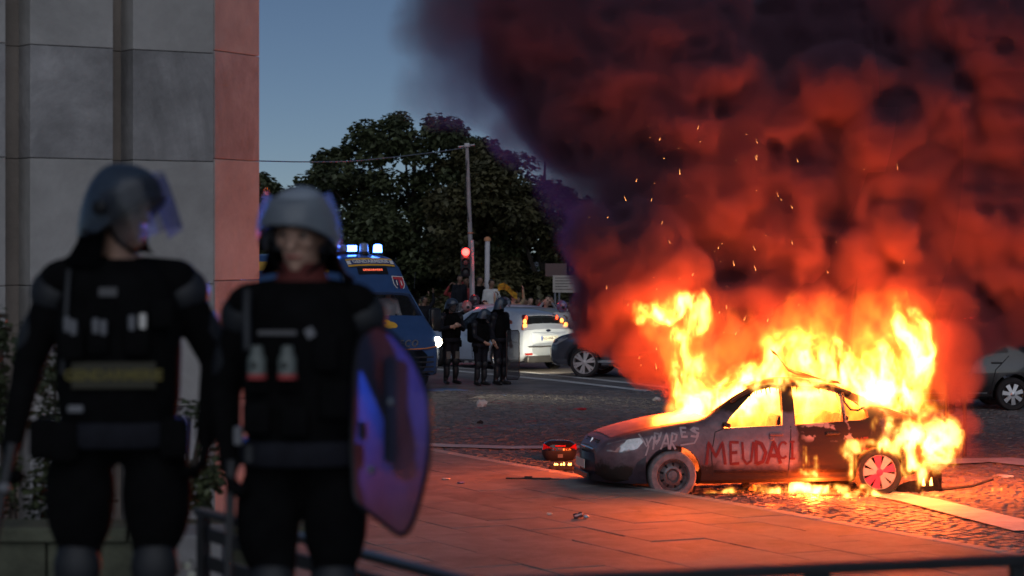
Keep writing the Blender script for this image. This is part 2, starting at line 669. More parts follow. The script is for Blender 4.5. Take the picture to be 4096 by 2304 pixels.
# ------------------------------------------------------------------ where the burning car stands, and its fire
CAR_RZ = R(10)                          # car-local +x runs from the nose to the tail
_w = GX(672.7, 500.5)                     # near front wheel on the road
CAR_O = (_w.x - 0.85 * math.cos(CAR_RZ) - 0.80 * math.sin(CAR_RZ), _w.y - 0.85 * math.sin(CAR_RZ) + 0.80 * math.cos(CAR_RZ))
FIRE_GAIN = 27.0
# (local x, local y, z, half width, half height, heat)
LICKS = [
    (1.95, -.66, 1.31, .2, .11, 1.0), (2.25, -.66, 1.37, .18, .12, 1.1), (2.62, -.64, 1.38, .26, .10, 1.0), (2.95, -.64, 1.30, .18, .12, 1.0), (2.05, -.70, 1.20, .10, .12, .8), (2.55, -.70, 1.25, .22, .08, .9), (3.2, -.68, 1.16, .2, .12, .9),
    (3.35, -.92, .66, .46, .11, 1.15), (3.02, -.92, .45, .12, .26, 1.1), (3.72, -.90, .74, .40, .26, 1.15), (3.95, -.82, .62, .36, .36, 1.15), (4.15, -.72, .5, .28, .36, 1.1),
    (3.6, -.9, .9, .36, .18, 1.0), (3.78, -.92, .35, .18, .26, 1.1), (4.25, -.6, .75, .26, .34, 1.0), (4.0, -.9, .3, .2, .2, 1.0),
    (3.15, -.98, .06, .16, .12, 1.1), (3.45, -1.0, .05, .26, .09, 1.1), (3.75, -1.0, .05, .16, .1, 1.0), (4.0, -1.0, .03, .14, .05, .9), (2.95, -.96, .05, .12, .1, .9),
    (5.05, -1.1, .06, .2, .07, 1.2), (4.75, -1.1, .03, .12, .04, 1.0), (5.2, -1.1, .1, .12, .05, 1.0),
    (2.5, -.90, .3, .2, .06, 1.0), (2.58, -.9, .42, .05, .12, .9), (2.95, -.9, .62, .10, .12, .8), (3.12, -.9, .7, .07, .05, .8), (2.41, -.9, .5, .025, .2, .8),
    (2.3, -.35, .06, 1.0, .09, 1.3), (2.7, -.45, .06, .6, .1, 1.3),
]
FIRE_LIGHTS = [
    # px, py, depth, watt, radius
    (666, 384, 30.1, 380, .25), (692, 402, 29.5, 470, .35), (800, 395, 29.45, 380, .3), (890, 375, 29.6, 330, .35),
    (900, 335, 30.75, 640, .4), (672, 318, 30.75, 430, .35), (790, 345, 30.8, 560, .4), (720, 370, 30.5, 300, .3),
    (930, 440, 29.2, 240, .2), (905, 452, 27.95, 85, .15), (815, 488, 28.8, 260, .1), (862, 492, 27.85, 30, .06), (770, 497, 27.9, 12, .05),
]
# ================================================================== SMOKE AND FLAMES (volumes filled from fields)
_rs = np.random.RandomState(11)
_T = _rs.rand(64, 64, 64).astype(np.float32)


def vnoise(x, y, z):
    xi = np.floor(x).astype(np.int32); yi = np.floor(y).astype(np.int32); zi = np.floor(z).astype(np.int32)
    fx = (x - xi).astype(np.float32); fy = (y - yi).astype(np.float32); fz = (z - zi).astype(np.float32)
    fx = fx * fx * (3 - 2 * fx); fy = fy * fy * (3 - 2 * fy); fz = fz * fz * (3 - 2 * fz)
    x0 = xi & 63; x1 = (xi + 1) & 63; y0 = yi & 63; y1 = (yi + 1) & 63; z0 = zi & 63; z1 = (zi + 1) & 63
    T = _T.ravel()
    a = x0 * 4096; b = x1 * 4096; c = y0 * 64; d = y1 * 64
    def L(i, j):
        i0 = T[i + j + z0]; i1 = T[i + j + z1]
        return i0 + (i1 - i0) * fz
    v00 = L(a, c); v01 = L(a, d); v10 = L(b, c); v11 = L(b, d)
    v0 = v00 + (v01 - v00) * fy
    v1 = v10 + (v11 - v10) * fy
    return v0 + (v1 - v0) * fx


def fbm(x, y, z, oct=4, gain=0.5, lac=2.03):
    s = np.zeros_like(x); a = 1.0; t = 0.0
    for k in range(oct):
        s += a * vnoise(x + 17.3 * k, y + 5.1 * k, z + 9.7 * k)
        t += a
        a *= gain
        x = x * lac; y = y * lac; z = z * lac
    return s / t


def sstep(a, b, x):
    t = np.clip((x - a) / (b - a), 0, 1)
    return t * t * (3 - 2 * t)


def axes(lo, hi, h):
    n = [int(round((hi[i] - lo[i]) / h)) + 1 for i in range(3)]
    ax = [np.linspace(lo[i], hi[i], n[i], dtype=np.float32) for i in range(3)]
    return n, ax


def volume_object(name, D, lo, hi, material):
    """a mesh of grid points with a density each, turned into a fog volume by geometry nodes"""
    n = D.shape
    N = D.size
    me = bpy.data.meshes.new(name)
    me.vertices.add(N)
    gx, gy, gz = np.meshgrid(*[np.linspace(lo[i], hi[i], n[i], dtype=np.float32) for i in range(3)], indexing='ij')
    co = np.stack((gx, gy, gz), -1).reshape(-1)
    me.vertices.foreach_set('co', co)
    at = me.attributes.new('heat', 'FLOAT', 'POINT')
    at.data.foreach_set('value', np.ascontiguousarray(D, dtype=np.float32).reshape(-1))
    o = link(name, me, material)
    ng = bpy.data.node_groups.new(name, 'GeometryNodeTree')
    ng.interface.new_socket('Geometry', in_out='INPUT', socket_type='NodeSocketGeometry')
    ng.interface.new_socket('Geometry', in_out='OUTPUT', socket_type='NodeSocketGeometry')
    nd = ng.nodes; lk = ng.links
    gi = nd.new('NodeGroupInput'); go = nd.new('NodeGroupOutput')
    vc = nd.new('GeometryNodeVolumeCube')
    vc.inputs['Min'].default_value = lo
    vc.inputs['Max'].default_value = hi
    for i, ax in enumerate('XYZ'):
        vc.inputs['Resolution ' + ax].default_value = n[i]
    pos = nd.new('GeometryNodeInputPosition')
    sub = nd.new('ShaderNodeVectorMath'); sub.operation = 'SUBTRACT'
    sub.inputs[1].default_value = lo
    mul = nd.new('ShaderNodeVectorMath'); mul.operation = 'MULTIPLY'
    mul.inputs[1].default_value = tuple((n[i] - 1) / (hi[i] - lo[i]) for i in range(3))
    lk.new(pos.outputs[0], sub.inputs[0]); lk.new(sub.outputs[0], mul.inputs[0])
    sep = nd.new('ShaderNodeSeparateXYZ')
    lk.new(mul.outputs[0], sep.inputs[0])
    def toint(sock):
        f = nd.new('FunctionNodeFloatToInt'); f.rounding_mode = 'ROUND'
        lk.new(sock, f.inputs[0])
        return f.outputs[0]
    def imath(op, a, b):
        m = nd.new('FunctionNodeIntegerMath'); m.operation = op
        for k, s in enumerate((a, b)):
            if isinstance(s, int): m.inputs[k].default_value = s
            else: lk.new(s, m.inputs[k])
        return m.outputs[0]
    ix, iy, iz = (toint(sep.outputs[k]) for k in range(3))
    idx = imath('ADD', imath('ADD', imath('MULTIPLY', ix, n[1] * n[2]), imath('MULTIPLY', iy, n[2])), iz)
    na = nd.new('GeometryNodeInputNamedAttribute'); na.data_type = 'FLOAT'
    na.inputs['Name'].default_value = 'heat'
    si = nd.new('GeometryNodeSampleIndex'); si.data_type = 'FLOAT'; si.domain = 'POINT'
    lk.new(gi.outputs[0], si.inputs['Geometry'])
    lk.new(na.outputs['Attribute'], si.inputs['Value'])
    lk.new(idx, si.inputs['Index'])
    lk.new(si.outputs[0], vc.inputs['Density'])
    sm = nd.new('GeometryNodeSetMaterial')
    sm.inputs['Material'].default_value = material
    lk.new(vc.outputs[0], sm.inputs[0])
    lk.new(sm.outputs[0], go.inputs[0])
    md = o.modifiers.new('fill', 'NODES')
    md.node_group = ng
    return o


def splat(D, ax, X, Y, Z, c, r, a, pw=1.0, mode='max'):
    """lay a soft ball (or ellipsoid) of strength a into D; X, Y, Z are the warped coordinates"""
    r = (r, r, r) if not isinstance(r, (tuple, list)) else r
    pad = 0.75
    sl = []
    for i in range(3):
        i0 = np.searchsorted(ax[i], c[i] - r[i] - pad); i1 = np.searchsorted(ax[i], c[i] + r[i] + pad)
        if i1 <= i0: return
        sl.append(slice(i0, i1))
    sl = tuple(sl)
    d2 = ((X[sl] - c[0]) / r[0]) ** 2 + ((Y[sl] - c[1]) / r[1]) ** 2 + ((Z[sl] - c[2]) / r[2]) ** 2
    v = a * np.clip(1 - d2, 0, 1) ** pw
    if mode == 'max': D[sl] = np.maximum(D[sl], v)
    else: D[sl] += v


# ------------------------------------------------------------------ smoke
S_LO, S_HI, S_H = (-2.6, 28.6, 0.2), (9.0, 35.6, 7.5), 0.052
n, ax = axes(S_LO, S_HI, S_H)
X, Y, Z = np.meshgrid(*ax, indexing='ij')
f1 = 0.8
wx = fbm(X * f1, Y * f1, Z * f1, 3) - 0.5
wy = fbm(X * f1 + 31, Y * f1 + 7, Z * f1 + 3, 2) - 0.5
wz = fbm(X * f1 + 3, Y * f1 + 51, Z * f1 + 23, 3) - 0.5
Xw = X + 0.68 * wx; Yw = Y + 0.8 * wy; Zw = Z + 0.72 * wz
ENV = np.zeros_like(X)
D = np.zeros_like(X)
# (px, py, depth, radius in px, density)
PUFFS = [
    # the curling puff at the left, over the bonnet
    (684, 386, 30.9, 30, 4), (650, 342, 31.0, 38, 5), (612, 300, 31.1, 44, 5), (603, 258, 31.1, 42, 4), (640, 245, 31.1, 44, 5),
    (660, 285, 31.1, 44, 5), (690, 330, 31.1, 40, 4), (662, 372, 30.9, 20, 3), (592, 300, 31.3, 26, 1.6),
    # the drift to the upper left
    (655, 195, 32.0, 60, 3), (610, 165, 32.3, 58, 2.0), (570, 135, 32.5, 56, 1.2), (530, 105, 32.7, 56, 1.1), (490, 75, 32.8, 60, .95),
    (452, 40, 32.9, 54, .7), (440, 85, 32.8, 44, .6), (425, 98, 32.8, 36, .5), (470, 5, 32.8, 60, .8), (500, 20, 32.8, 74, 1.3), (572, 40, 32.6, 84, 3.5),
    (520, 60, 32.6, 56, 1.1), (610, 85, 32.4, 88, 4.5), (640, 40, 32.4, 80, 4), (540, 5, 32.6, 66, 2), (690, 20, 32.5, 70, 2.5), (600, 5, 32.6, 70, 4),
    # the body of the plume
    (690, 120, 32.4, 90, 4), (700, 200, 32.2, 86, 4), (700, 275, 32.1, 70, 4), (760, 170, 32.6, 95, 4), (770, 250, 32.3, 90, 4),
    (830, 120, 32.8, 95, 4), (850, 210, 32.6, 95, 4), (845, 285, 32.2, 76, 4), (790, 325, 31.8, 64, 3), (770, 60, 33.0, 76, 2.4), (730, 70, 32.6, 60, 3),
    (840, 40, 33.0, 90, 4), (900, 40, 32.8, 95, 5), (960, 30, 32.8, 110, 6), (1020, 60, 32.8, 110, 6), (920, 110, 32.6, 90, 5), (985, 150, 32.6, 96, 5),
    (1040, 170, 32.6, 100, 5), (905, 190, 32.1, 72, 5), (930, 250, 32.1, 66, 5), (985, 240, 32.2, 78, 5), (1035, 250, 32.3, 76, 5),
    (890, 300, 31.8, 60, 4), (950, 305, 31.7, 50, 4), (1000, 303, 31.9, 40, 4), (880, 150, 31.6, 46, 5), (935, 120, 31.7, 50, 5),
    (840, 95, 31.8, 50, 5), (1090, 120, 32.8, 120, 5), (1090, 270, 32.5, 60, 3), (1010, 110, 31.9, 60, 6), (980, 200, 31.6, 44, 5), (900, 235, 31.4, 36, 5),
    (740, 130, 31.9, 50, 4), (800, 200, 31.7, 44, 4), (690, 165, 31.7, 42, 3.5), (860, 260, 31.3, 34, 4), (590, 60, 31.9, 50, 4),
    # warm smoke right over the flames
    (725, 330, 31.2, 38, 2), (765, 318, 31.2, 40, 2), (805, 318, 31.2, 40, 2), (840, 325, 31.2, 36, 2), (870, 308, 31.3, 36, 2.2), (785, 345, 31.2, 34, 1.2), (725, 362, 31.2, 26, 1.0),
    (590, 215, 32.6, 40, .4), (575, 185, 32.6, 44, .5),
    # the thin column behind the tail
    (955, 370, 31.0, 24, 1.8), (960, 420, 31.0, 22, 1.4), (965, 460, 31.0, 20, 1.1), (945, 340, 31.2, 34, 2.4),
]
for (px, py, dy, r, a) in PUFFS:
    c = P(px, py, dy)
    rr = r * 1.25 / F * dy
    splat(D, ax, Xw, Yw, Zw, c, (rr, rr * 1.05, rr), a, 0.35)
    splat(ENV, ax, Xw, Yw, Zw, c, (rr, rr * 1.05, rr), 1.0, 0.6)
bil = np.zeros_like(X); amp, tot, fq = 1.0, 0.0, 1.45
for k in range(5):
    bil += amp * np.abs(2 * vnoise((X + .5 * wx) * fq + 11 * k, Y * fq + 3 * k, (Z - .5 * wz) * fq + 29 * k) - 1)
    tot += amp; amp *= .52; fq *= 2.05
bil /= tot
soft = np.clip(D / 2.6, 0, 1)
cut_ = ENV - (0.34 + 1.18 * (bil - .36))
D = D * (sstep(0.0, 0.26, cut_) * soft + (1 - soft) * sstep(-.1, .6, cut_)) * 1.15
edge = np.minimum.reduce([sstep(S_LO[i], S_LO[i] + .35, A) * sstep(S_HI[i], S_HI[i] - .35, A) for i, A in ((0, X), (1, Y))])
D = np.clip(D, 0, None) * edge * sstep(S_HI[2], S_HI[2] - 0.3, Z) * sstep(0.2, 0.5, Z)
smoke_d = D
m = bpy.data.materials.new('sooty_smoke')
t = nodes(m)
t.nodes.remove(t.nodes['Principled BSDF'])
at = t.nodes.new('ShaderNodeAttribute'); at.attribute_name = 'density'
pv = t.nodes.new('ShaderNodeVolumePrincipled')
pv.inputs['Color'].default_value = (0.31, 0.17, 0.245, 1)
pv.inputs['Density'].default_value = 1.5
pv.inputs['Anisotropy'].default_value = 0.1
pv.inputs['Density Attribute'].default_value = 'density'
t.links.new(pv.outputs[0], t.nodes['Material Output'].inputs['Volume'])
smoke = volume_object('smoke', D, S_LO, S_HI, m)
tag(smoke, 'thick dark smoke rolling up and left from the burning car', kind='stuff')

# ------------------------------------------------------------------ flames
F_LO, F_HI, F_H = (1.4, 27.5, 0.0), (6.0, 30.8, 2.6), 0.0265
n, ax = axes(F_LO, F_HI, F_H)
X, Y, Z = np.meshgrid(*ax, indexing='ij')
s1 = 2.6
wx = fbm(X * s1, Y * s1, Z * s1 * .7, 3) - 0.5
wz = fbm(X * s1 + 13, Y * s1 + 41, Z * s1 * .7 + 3, 3) - 0.5
wy = vnoise(X * s1 + 3, Y * s1 + 9, Z * s1 + 13) - 0.5
Xw = X + 0.46 * wx; Yw = Y + 0.3 * wy; Zw = Z + 0.5 * wz
H = np.zeros_like(X)


def flame(px, py, Yd, rx, rz, a, ry=None, pw=0.8):
    c = P(px, py, Yd)
    splat(H, ax, Xw, Yw, Zw, c, (rx / F * Yd, ry if ry else rx / F * Yd, rz / F * Yd), a, pw)


# (px, py, depth, half width px, half height px, heat)
FL = [
    # windscreen and bonnet fire
    (735, 395, 29.7, 40, 34, 1.0), (700, 405, 29.7, 34, 26, 1.0), (765, 385, 29.6, 34, 26, 1.0), (684, 412, 29.6, 16, 14, 0.9),
    (700, 375, 29.8, 26, 26, 0.75), (690, 350, 29.9, 17, 26, 0.55), (712, 345, 29.9, 15, 20, 0.42), (684, 325, 30.0, 17, 12, 0.6),
    # the curl of fire over the bonnet smoke
    (690, 352, 29.9, 15, 34, .95), (682, 378, 29.85, 17, 28, .95), (706, 366, 29.9, 18, 24, .8), (650, 312, 29.9, 27, 11, 1.1), (672, 303, 29.9, 24, 12, 1.1), (694, 313, 29.9, 18, 22, 1.05), (638, 320, 29.9, 14, 8, 1.0),
    (680, 335, 29.9, 15, 18, 0.85), (745, 362, 29.9, 20, 16, 0.55),
    # along the roof
    (775, 370, 29.6, 34, 18, 0.9), (812, 368, 29.6, 34, 18, 0.95), (845, 372, 29.6, 30, 18, 0.95), (778, 348, 29.6, 14, 20, 0.6), (800, 355, 29.6, 14, 18, 0.5),
    (775, 356, 29.5, 8, 14, 0.7),
    # the big flame at the tail
    (870, 375, 29.6, 34, 30, 1.0), (895, 370, 29.7, 36, 36, 1.0), (908, 345, 29.8, 26, 36, 1.0), (920, 330, 29.8, 18, 28, 0.9), (900, 325, 29.8, 18, 22, 0.7),
    (930, 320, 29.8, 10, 14, 0.8), (893, 302, 29.8, 10, 10, 0.75), (912, 300, 29.9, 8, 8, 0.6), (905, 312, 29.9, 8, 9, 0.5), (870, 345, 29.7, 18, 22, 0.6), (913, 400, 29.7, 18, 26, 0.9),
    # fuller fire over the roof and the bonnet
    (745, 400, 29.6, 46, 26, 1.1), (715, 412, 29.5, 34, 18, 1.1), (790, 352, 29.7, 44, 22, .75), (835, 358, 29.7, 34, 20, .8), (885, 385, 29.6, 44, 30, 1.1), (915, 350, 29.7, 26, 40, 1.05), (812, 340, 29.8, 14, 20, .5), (752, 372, 29.8, 26, 20, .8),
    # behind the tail, lower
    (930, 420, 29.4, 14, 34, 0.6), (938, 455, 29.3, 10, 20, 0.45), (920, 385, 29.6, 16, 28, 0.7),
]
for (px, py, Yd, rx, rz, a) in FL:
    flame(px, py, Yd - .22, rx * 1.1, rz * 1.12, a, ry=min(rx / 80., .42))
ff = fbm(X * 7.5 + 3.0 * wx, Y * 7.5, Z * 4.2 + 3.0 * wz, 4, 0.62)
rid = 1 - np.abs(2 * fbm(X * 5.5 + 4 * wx + 7, Y * 5, Z * 2.8 + 4 * wz, 4, 0.6) - 1)
H = H * (0.25 + 1.2 * sstep(0.36, 0.68, ff)) * (0.40 + .80 * sstep(.55, .95, rid))
HZ = np.zeros_like(X)
for (px, py, rx, rz, a) in ((700, 345, 66, 50, .34), (660, 325, 40, 34, .26), (760, 345, 60, 46, .30), (820, 335, 66, 52, .34), (885, 345, 62, 70, .38), (925, 400, 34, 60, .28), (945, 450, 22, 34, .22), (725, 385, 60, 34, .32)):
    c = P(px, py, 29.9)
    splat(HZ, ax, Xw, Yw, Zw, c, (rx / F * 29.9, .45, rz / F * 29.9), a, .7)
HZ *= .55 + .9 * sstep(.3, .7, ff)
H = np.maximum(H, HZ)
# cabin fire: fills the shell of the car (car axes are set in the car section)
def car_local(Xa, Ya):
    a = CAR_RZ
    dx = Xa - CAR_O[0]; dy = Ya - CAR_O[1]
    return dx * math.cos(a) + dy * math.sin(a), -dx * math.sin(a) + dy * math.cos(a)


lx, ly = car_local(X, Y)
cab = sstep(1.2, 1.6, lx) * sstep(3.75, 3.4, lx) * sstep(0.60, 0.46, np.abs(ly)) * sstep(0.55, 0.85, Z) * sstep(1.34, 1.2, Z)
H = np.maximum(H, cab * (0.44 + 1.3 * (ff - 0.5) + .8 * (rid - .75)) * (1.15 - .35 * sstep(1.3, .8, Z)))
# licks on the near side of the car, round the rear wheel and on the ground
nearY = lambda l: -0.88 - l       # local y just proud of the near flank
def lick(lxc, lyc, zc, rx, rz, a, ry=0.07):
    """small flame at car-local position"""
    c = (CAR_O[0] + lxc * math.cos(CAR_RZ) - lyc * math.sin(CAR_RZ), CAR_O[1] + lxc * math.sin(CAR_RZ) + lyc * math.cos(CAR_RZ), zc)
    r = (rx, ry, rz)
    pad = 0.25
    sl = []
    for i in range(3):
        i0 = np.searchsorted(ax[i], c[i] - r[i] - pad); i1 = np.searchsorted(ax[i], c[i] + r[i] + pad)
        if i1 <= i0: return
        sl.append(slice(i0, i1))
    sl = tuple(sl)
    k = 0.30
    d2 = ((X[sl] + k * wx[sl] - c[0]) / r[0]) ** 2 + ((Y[sl] + .1 * wy[sl] - c[1]) / r[1]) ** 2 + ((Z[sl] + k * wz[sl] - c[2]) / r[2]) ** 2
    v = a * np.clip(1 - d2, 0, 1) ** 0.6 * (0.15 + 1.3 * sstep(.36, .62, ff[sl])) * (0.3 + sstep(.5, .92, rid[sl]))
    H[sl] = np.maximum(H[sl], v)


for (a_, b_, c_, rx, rz, h) in LICKS:
    lick(a_, b_, c_, rx, rz, h)
edge = np.minimum.reduce([sstep(F_LO[i], F_LO[i] + .12, A) * sstep(F_HI[i], F_HI[i] - .12, A) for i, A in ((0, X), (1, Y))])
H = np.clip(H - 0.10, 0, None) * edge * sstep(F_HI[2], F_HI[2] - .2, Z)
mf = bpy.data.materials.new('fire')
t = nodes(mf)
t.nodes.remove(t.nodes['Principled BSDF'])
at = t.nodes.new('ShaderNodeAttribute'); at.attribute_name = 'density'
cr = t.nodes.new('ShaderNodeValToRGB')
e = cr.color_ramp.elements
e[0].position = 0.0; e[0].color = (0.9, 0.10, 0.008, 1)
e[1].position = 1.0; e[1].color = (1.0, 0.56, 0.12, 1)
k = e.new(0.35); k.color = (1.0, 0.24, 0.02, 1)
k = e.new(0.65); k.color = (1.0, 0.45, 0.06, 1)
t.links.new(at.outputs['Fac'], cr.inputs['Fac'])
pw = t.nodes.new('ShaderNodeMath'); pw.operation = 'POWER'; pw.inputs[1].default_value = 1.7
t.links.new(at.outputs['Fac'], pw.inputs[0])
ml = t.nodes.new('ShaderNodeMath'); ml.operation = 'MULTIPLY'; ml.inputs[1].default_value = FIRE_GAIN
t.links.new(pw.outputs[0], ml.inputs[0])
em = t.nodes.new('ShaderNodeEmission')
t.links.new(cr.outputs['Color'], em.inputs['Color'])
t.links.new(ml.outputs[0], em.inputs['Strength'])
t.links.new(em.outputs[0], t.nodes['Material Output'].inputs['Volume'])
fire = volume_object('flames', H, F_LO, F_HI, mf)
tag(fire, 'bright yellow flames pouring out of the burning car', kind='stuff')


# the light the fire gives
def fire_light(px, py, Yd, watt, rad, col=(1.0, 0.105, 0.011)):
    d = bpy.data.lights.new('fire_light', 'POINT')
    d.energy = watt
    d.color = col
    d.shadow_soft_size = rad
    o = bpy.data.objects.new('fire_light', d)
    COL.objects.link(o)
    o.location = P(px, py, Yd)
    return o


for a in FIRE_LIGHTS: fire_light(*a)
# ================================================================== VEHICLES
def tab(t):
    xs_t = np.array([p[0] for p in t], float); ys_t = np.array([p[1] for p in t], float)
    h = np.diff(xs_t); d = np.diff(ys_t) / h
    m_ = np.zeros_like(ys_t)
    m_[0] = d[0]; m_[-1] = d[-1]
    for i in range(1, len(d)):
        m_[i] = 0 if d[i - 1] * d[i] <= 0 else 2 * d[i - 1] * d[i] / (d[i - 1] + d[i])
    def f(x):
        x = min(max(x, xs_t[0]), xs_t[-1])
        i = min(max(int(np.searchsorted(xs_t, x)) - 1, 0), len(h) - 1)
        s = (x - xs_t[i]) / h[i]
        return float((1 + 2 * s) * (1 - s) ** 2 * ys_t[i] + s * (1 - s) ** 2 * h[i] * m_[i] + s * s * (3 - 2 * s) * ys_t[i + 1] + s * s * (s - 1) * h[i] * m_[i + 1])
    return f


class Shape:
    """the outer skin of a car: x from nose to tail, y across, z up"""
    def __init__(s, zb, zs, zt, wb, wt):
        s.zb, s.zs, s.zt, s.wb, s.wt = tab(zb), tab(zs), tab(zt), tab(wb), tab(wt)
        s.x0, s.x1 = zb[0][0], zb[-1][0]

    def sec(s, x, inset=0.0, lift=0.0):
        zb, zs, zt, wb, wt = s.zb(x) + lift, s.zs(x), s.zt(x) - inset, s.wb(x) - inset, s.wt(x) - inset
        k = min(max((zt - zs) / 0.3, 0.12), 1.0)
        hh = zs - zb
        sh = (wb * .955, zs)
        tp = (wt, zt - .075 * k)
        def g(t, b):
            return (sh[0] + (tp[0] - sh[0]) * t + b * k, sh[1] + (tp[1] - sh[1]) * t)
        pts = [(0, zb), (wb * .5, zb), (wb * .84, zb), (wb * .95, zb + .05), (wb * .985, zb + .16 * hh + .04), (wb, zb + .4 * hh), (wb, zb + .62 * hh),
               (wb * .992, zb + .82 * hh), (wb * .975, zb + .95 * hh), sh, g(.22, .012), g(.5, .018), g(.78, .012), tp, (wt * .93, zt - .028 * k), (wt * .78, zt - .006), (wt * .45, zt + .01), (0, zt + .016)]
        return pts

    def side(s, x, z):
        """half width of the skin at height z"""
        p = s.sec(x)[2:16]
        for a, b in zip(p, p[1:]):
            if a[1] <= z <= b[1] and b[1] > a[1]:
                return a[0] + (b[0] - a[0]) * (z - a[1]) / (b[1] - a[1])
        return p[-1][0]

    def top(s, x, y):
        p = s.sec(x)[9:]
        y = abs(y)
        for a, b in zip(p, p[1:]):
            if b[0] <= y <= a[0] and a[0] > b[0]:
                return b[1] + (a[1] - b[1]) * (y - b[0]) / (a[0] - b[0])
        return p[0][1]

    def solid(s, xa=None, xb=None, step=0.085, inset=0.0, lift=0.0, extra=()):
        xa = s.x0 if xa is None else xa
        xb = s.x1 if xb is None else xb
        n = max(int((xb - xa) / step), 4)
        xs_ = sorted(set([xa + (xb - xa) * i / n for i in range(n + 1)] + [e for e in extra if xa < e < xb]))
        bm = bmesh.new()
        rings = []
        for x in xs_:
            p = s.sec(x, inset, lift)
            full = [(a, b) for a, b in p] + [(-a, b) for a, b in reversed(p[1:-1])]
            rings.append([bm.verts.new((x, a, b)) for a, b in full])
        m_ = len(rings[0])
        for a, b in zip(rings, rings[1:]):
            for k in range(m_):
                bm.faces.new((a[k], a[(k + 1) % m_], b[(k + 1) % m_], b[k]))
        bm.faces.new(rings[0]); bm.faces.new(list(reversed(rings[-1])))
        bmesh.ops.recalc_face_normals(bm, faces=bm.faces)
        return bm


def tmp_obj(bm):
    me = bpy.data.meshes.new('tmp')
    bmesh.ops.recalc_face_normals(bm, faces=bm.faces)
    bm.to_mesh(me); bm.free()
    o = bpy.data.objects.new('tmp', me)
    COL.objects.link(o)
    return o


def carve(base_bm, cutters):
    """subtract every cutter from the base solid and return the mesh"""
    b = tmp_obj(base_bm)
    cs = [tmp_obj(c) for c in cutters]
    for c in cs:
        md = b.modifiers.new('cut', 'BOOLEAN')
        md.operation = 'DIFFERENCE'
        md.solver = 'EXACT'
        md.object = c
    me = evaluated(b, 'body')
    for o in [b] + cs:
        bpy.data.objects.remove(o)
    return me


def side_prism(poly, y0=-1.6, y1=1.6):
    """polygon in (x, z) pushed through the car along y"""
    bm = bmesh.new()
    Mx = Matrix(((1, 0, 0, 0), (0, 0, 1, 0), (0, 1, 0, 0), (0, 0, 0, 1)))
    prism(bm, poly, y0, y1, Mx)
    return bm


def cyl_y(x, z, r, y0, y1, n=28):
    return side_prism([(x + r * math.cos(2 * math.pi * k / n), z + r * math.sin(2 * math.pi * k / n)) for k in range(n)], y0, y1)


def plan_prism(poly, z0, z1):
    bm = bmesh.new()
    prism(bm, poly, z0, z1)
    return bm


def side_pane(sh, poly, sgn, inset=0.012):
    bm = bmesh.new()
    # refine the outline so that the pane follows the skin
    pts = []
    for a, b in zip(poly, poly[1:] + poly[:1]):
        for k in range(4):
            t_ = k / 4
            pts.append((a[0] + (b[0] - a[0]) * t_, a[1] + (b[1] - a[1]) * t_))
    cx = sum(p[0] for p in pts) / len(pts); cz = sum(p[1] for p in pts) / len(pts)
    v = [bm.verts.new((x, sgn * (sh.side(x, z) - inset), z)) for x, z in pts]
    w = [bm.verts.new((cx + (x - cx) * .5, sgn * (sh.side(cx + (x - cx) * .5, cz + (z - cz) * .5) - inset), cz + (z - cz) * .5)) for x, z in pts]
    c = bm.verts.new((cx, sgn * (sh.side(cx, cz) - inset), cz))
    n = len(v)
    for k in range(n):
        bm.faces.new((v[k], v[(k + 1) % n], w[(k + 1) % n], w[k]))
        bm.faces.new((w[k], w[(k + 1) % n], c))
    return bm


def top_pane(sh, xa, xb, ya, yb, drop=0.012, n=6):
    """pane lying on the upper skin between x = xa and x = xb, half widths ya, yb"""
    bm = bmesh.new()
    rows = []
    for i in range(n + 1):
        x = xa + (xb - xa) * i / n
        hw = ya + (yb - ya) * i / n
        rows.append([bm.verts.new((x, hw * (2 * j / n - 1), sh.top(x, hw * (2 * j / n - 1)) - drop)) for j in range(n + 1)])
    for a, b in zip(rows, rows[1:]):
        for j in range(n):
            bm.faces.new((a[j], a[j + 1], b[j + 1], b[j]))
    return bm


def ribbon(sh, pts, sgn, w=0.012, proud=0.003, bm=None):
    """a thin strip following (x, z) points on the flank"""
    own = bm is None
    bm = bm or bmesh.new()
    prev = None
    n = len(pts)
    for i, (x, z) in enumerate(pts):
        a = pts[max(i - 1, 0)]; b = pts[min(i + 1, n - 1)]
        tx, tz = b[0] - a[0], b[1] - a[1]
        L = math.hypot(tx, tz) or 1
        nx, nz = -tz / L * w / 2, tx / L * w / 2
        q = [bm.verts.new((x + s * nx, sgn * (sh.side(x + s * nx, z + s * nz) + proud), z + s * nz)) for s in (1, -1)]
        if prev: bm.faces.new((prev[0], prev[1], q[1], q[0]))
        prev = q
    return bm


def subdivide(pts, step=0.04):
    out = []
    for a, b in zip(pts, pts[1:]):
        n = max(int(math.hypot(b[0] - a[0], b[1] - a[1]) / step), 1)
        out += [(a[0] + (b[0] - a[0]) * k / n, a[1] + (b[1] - a[1]) * k / n) for k in range(n)]
    return out + [pts[-1]]


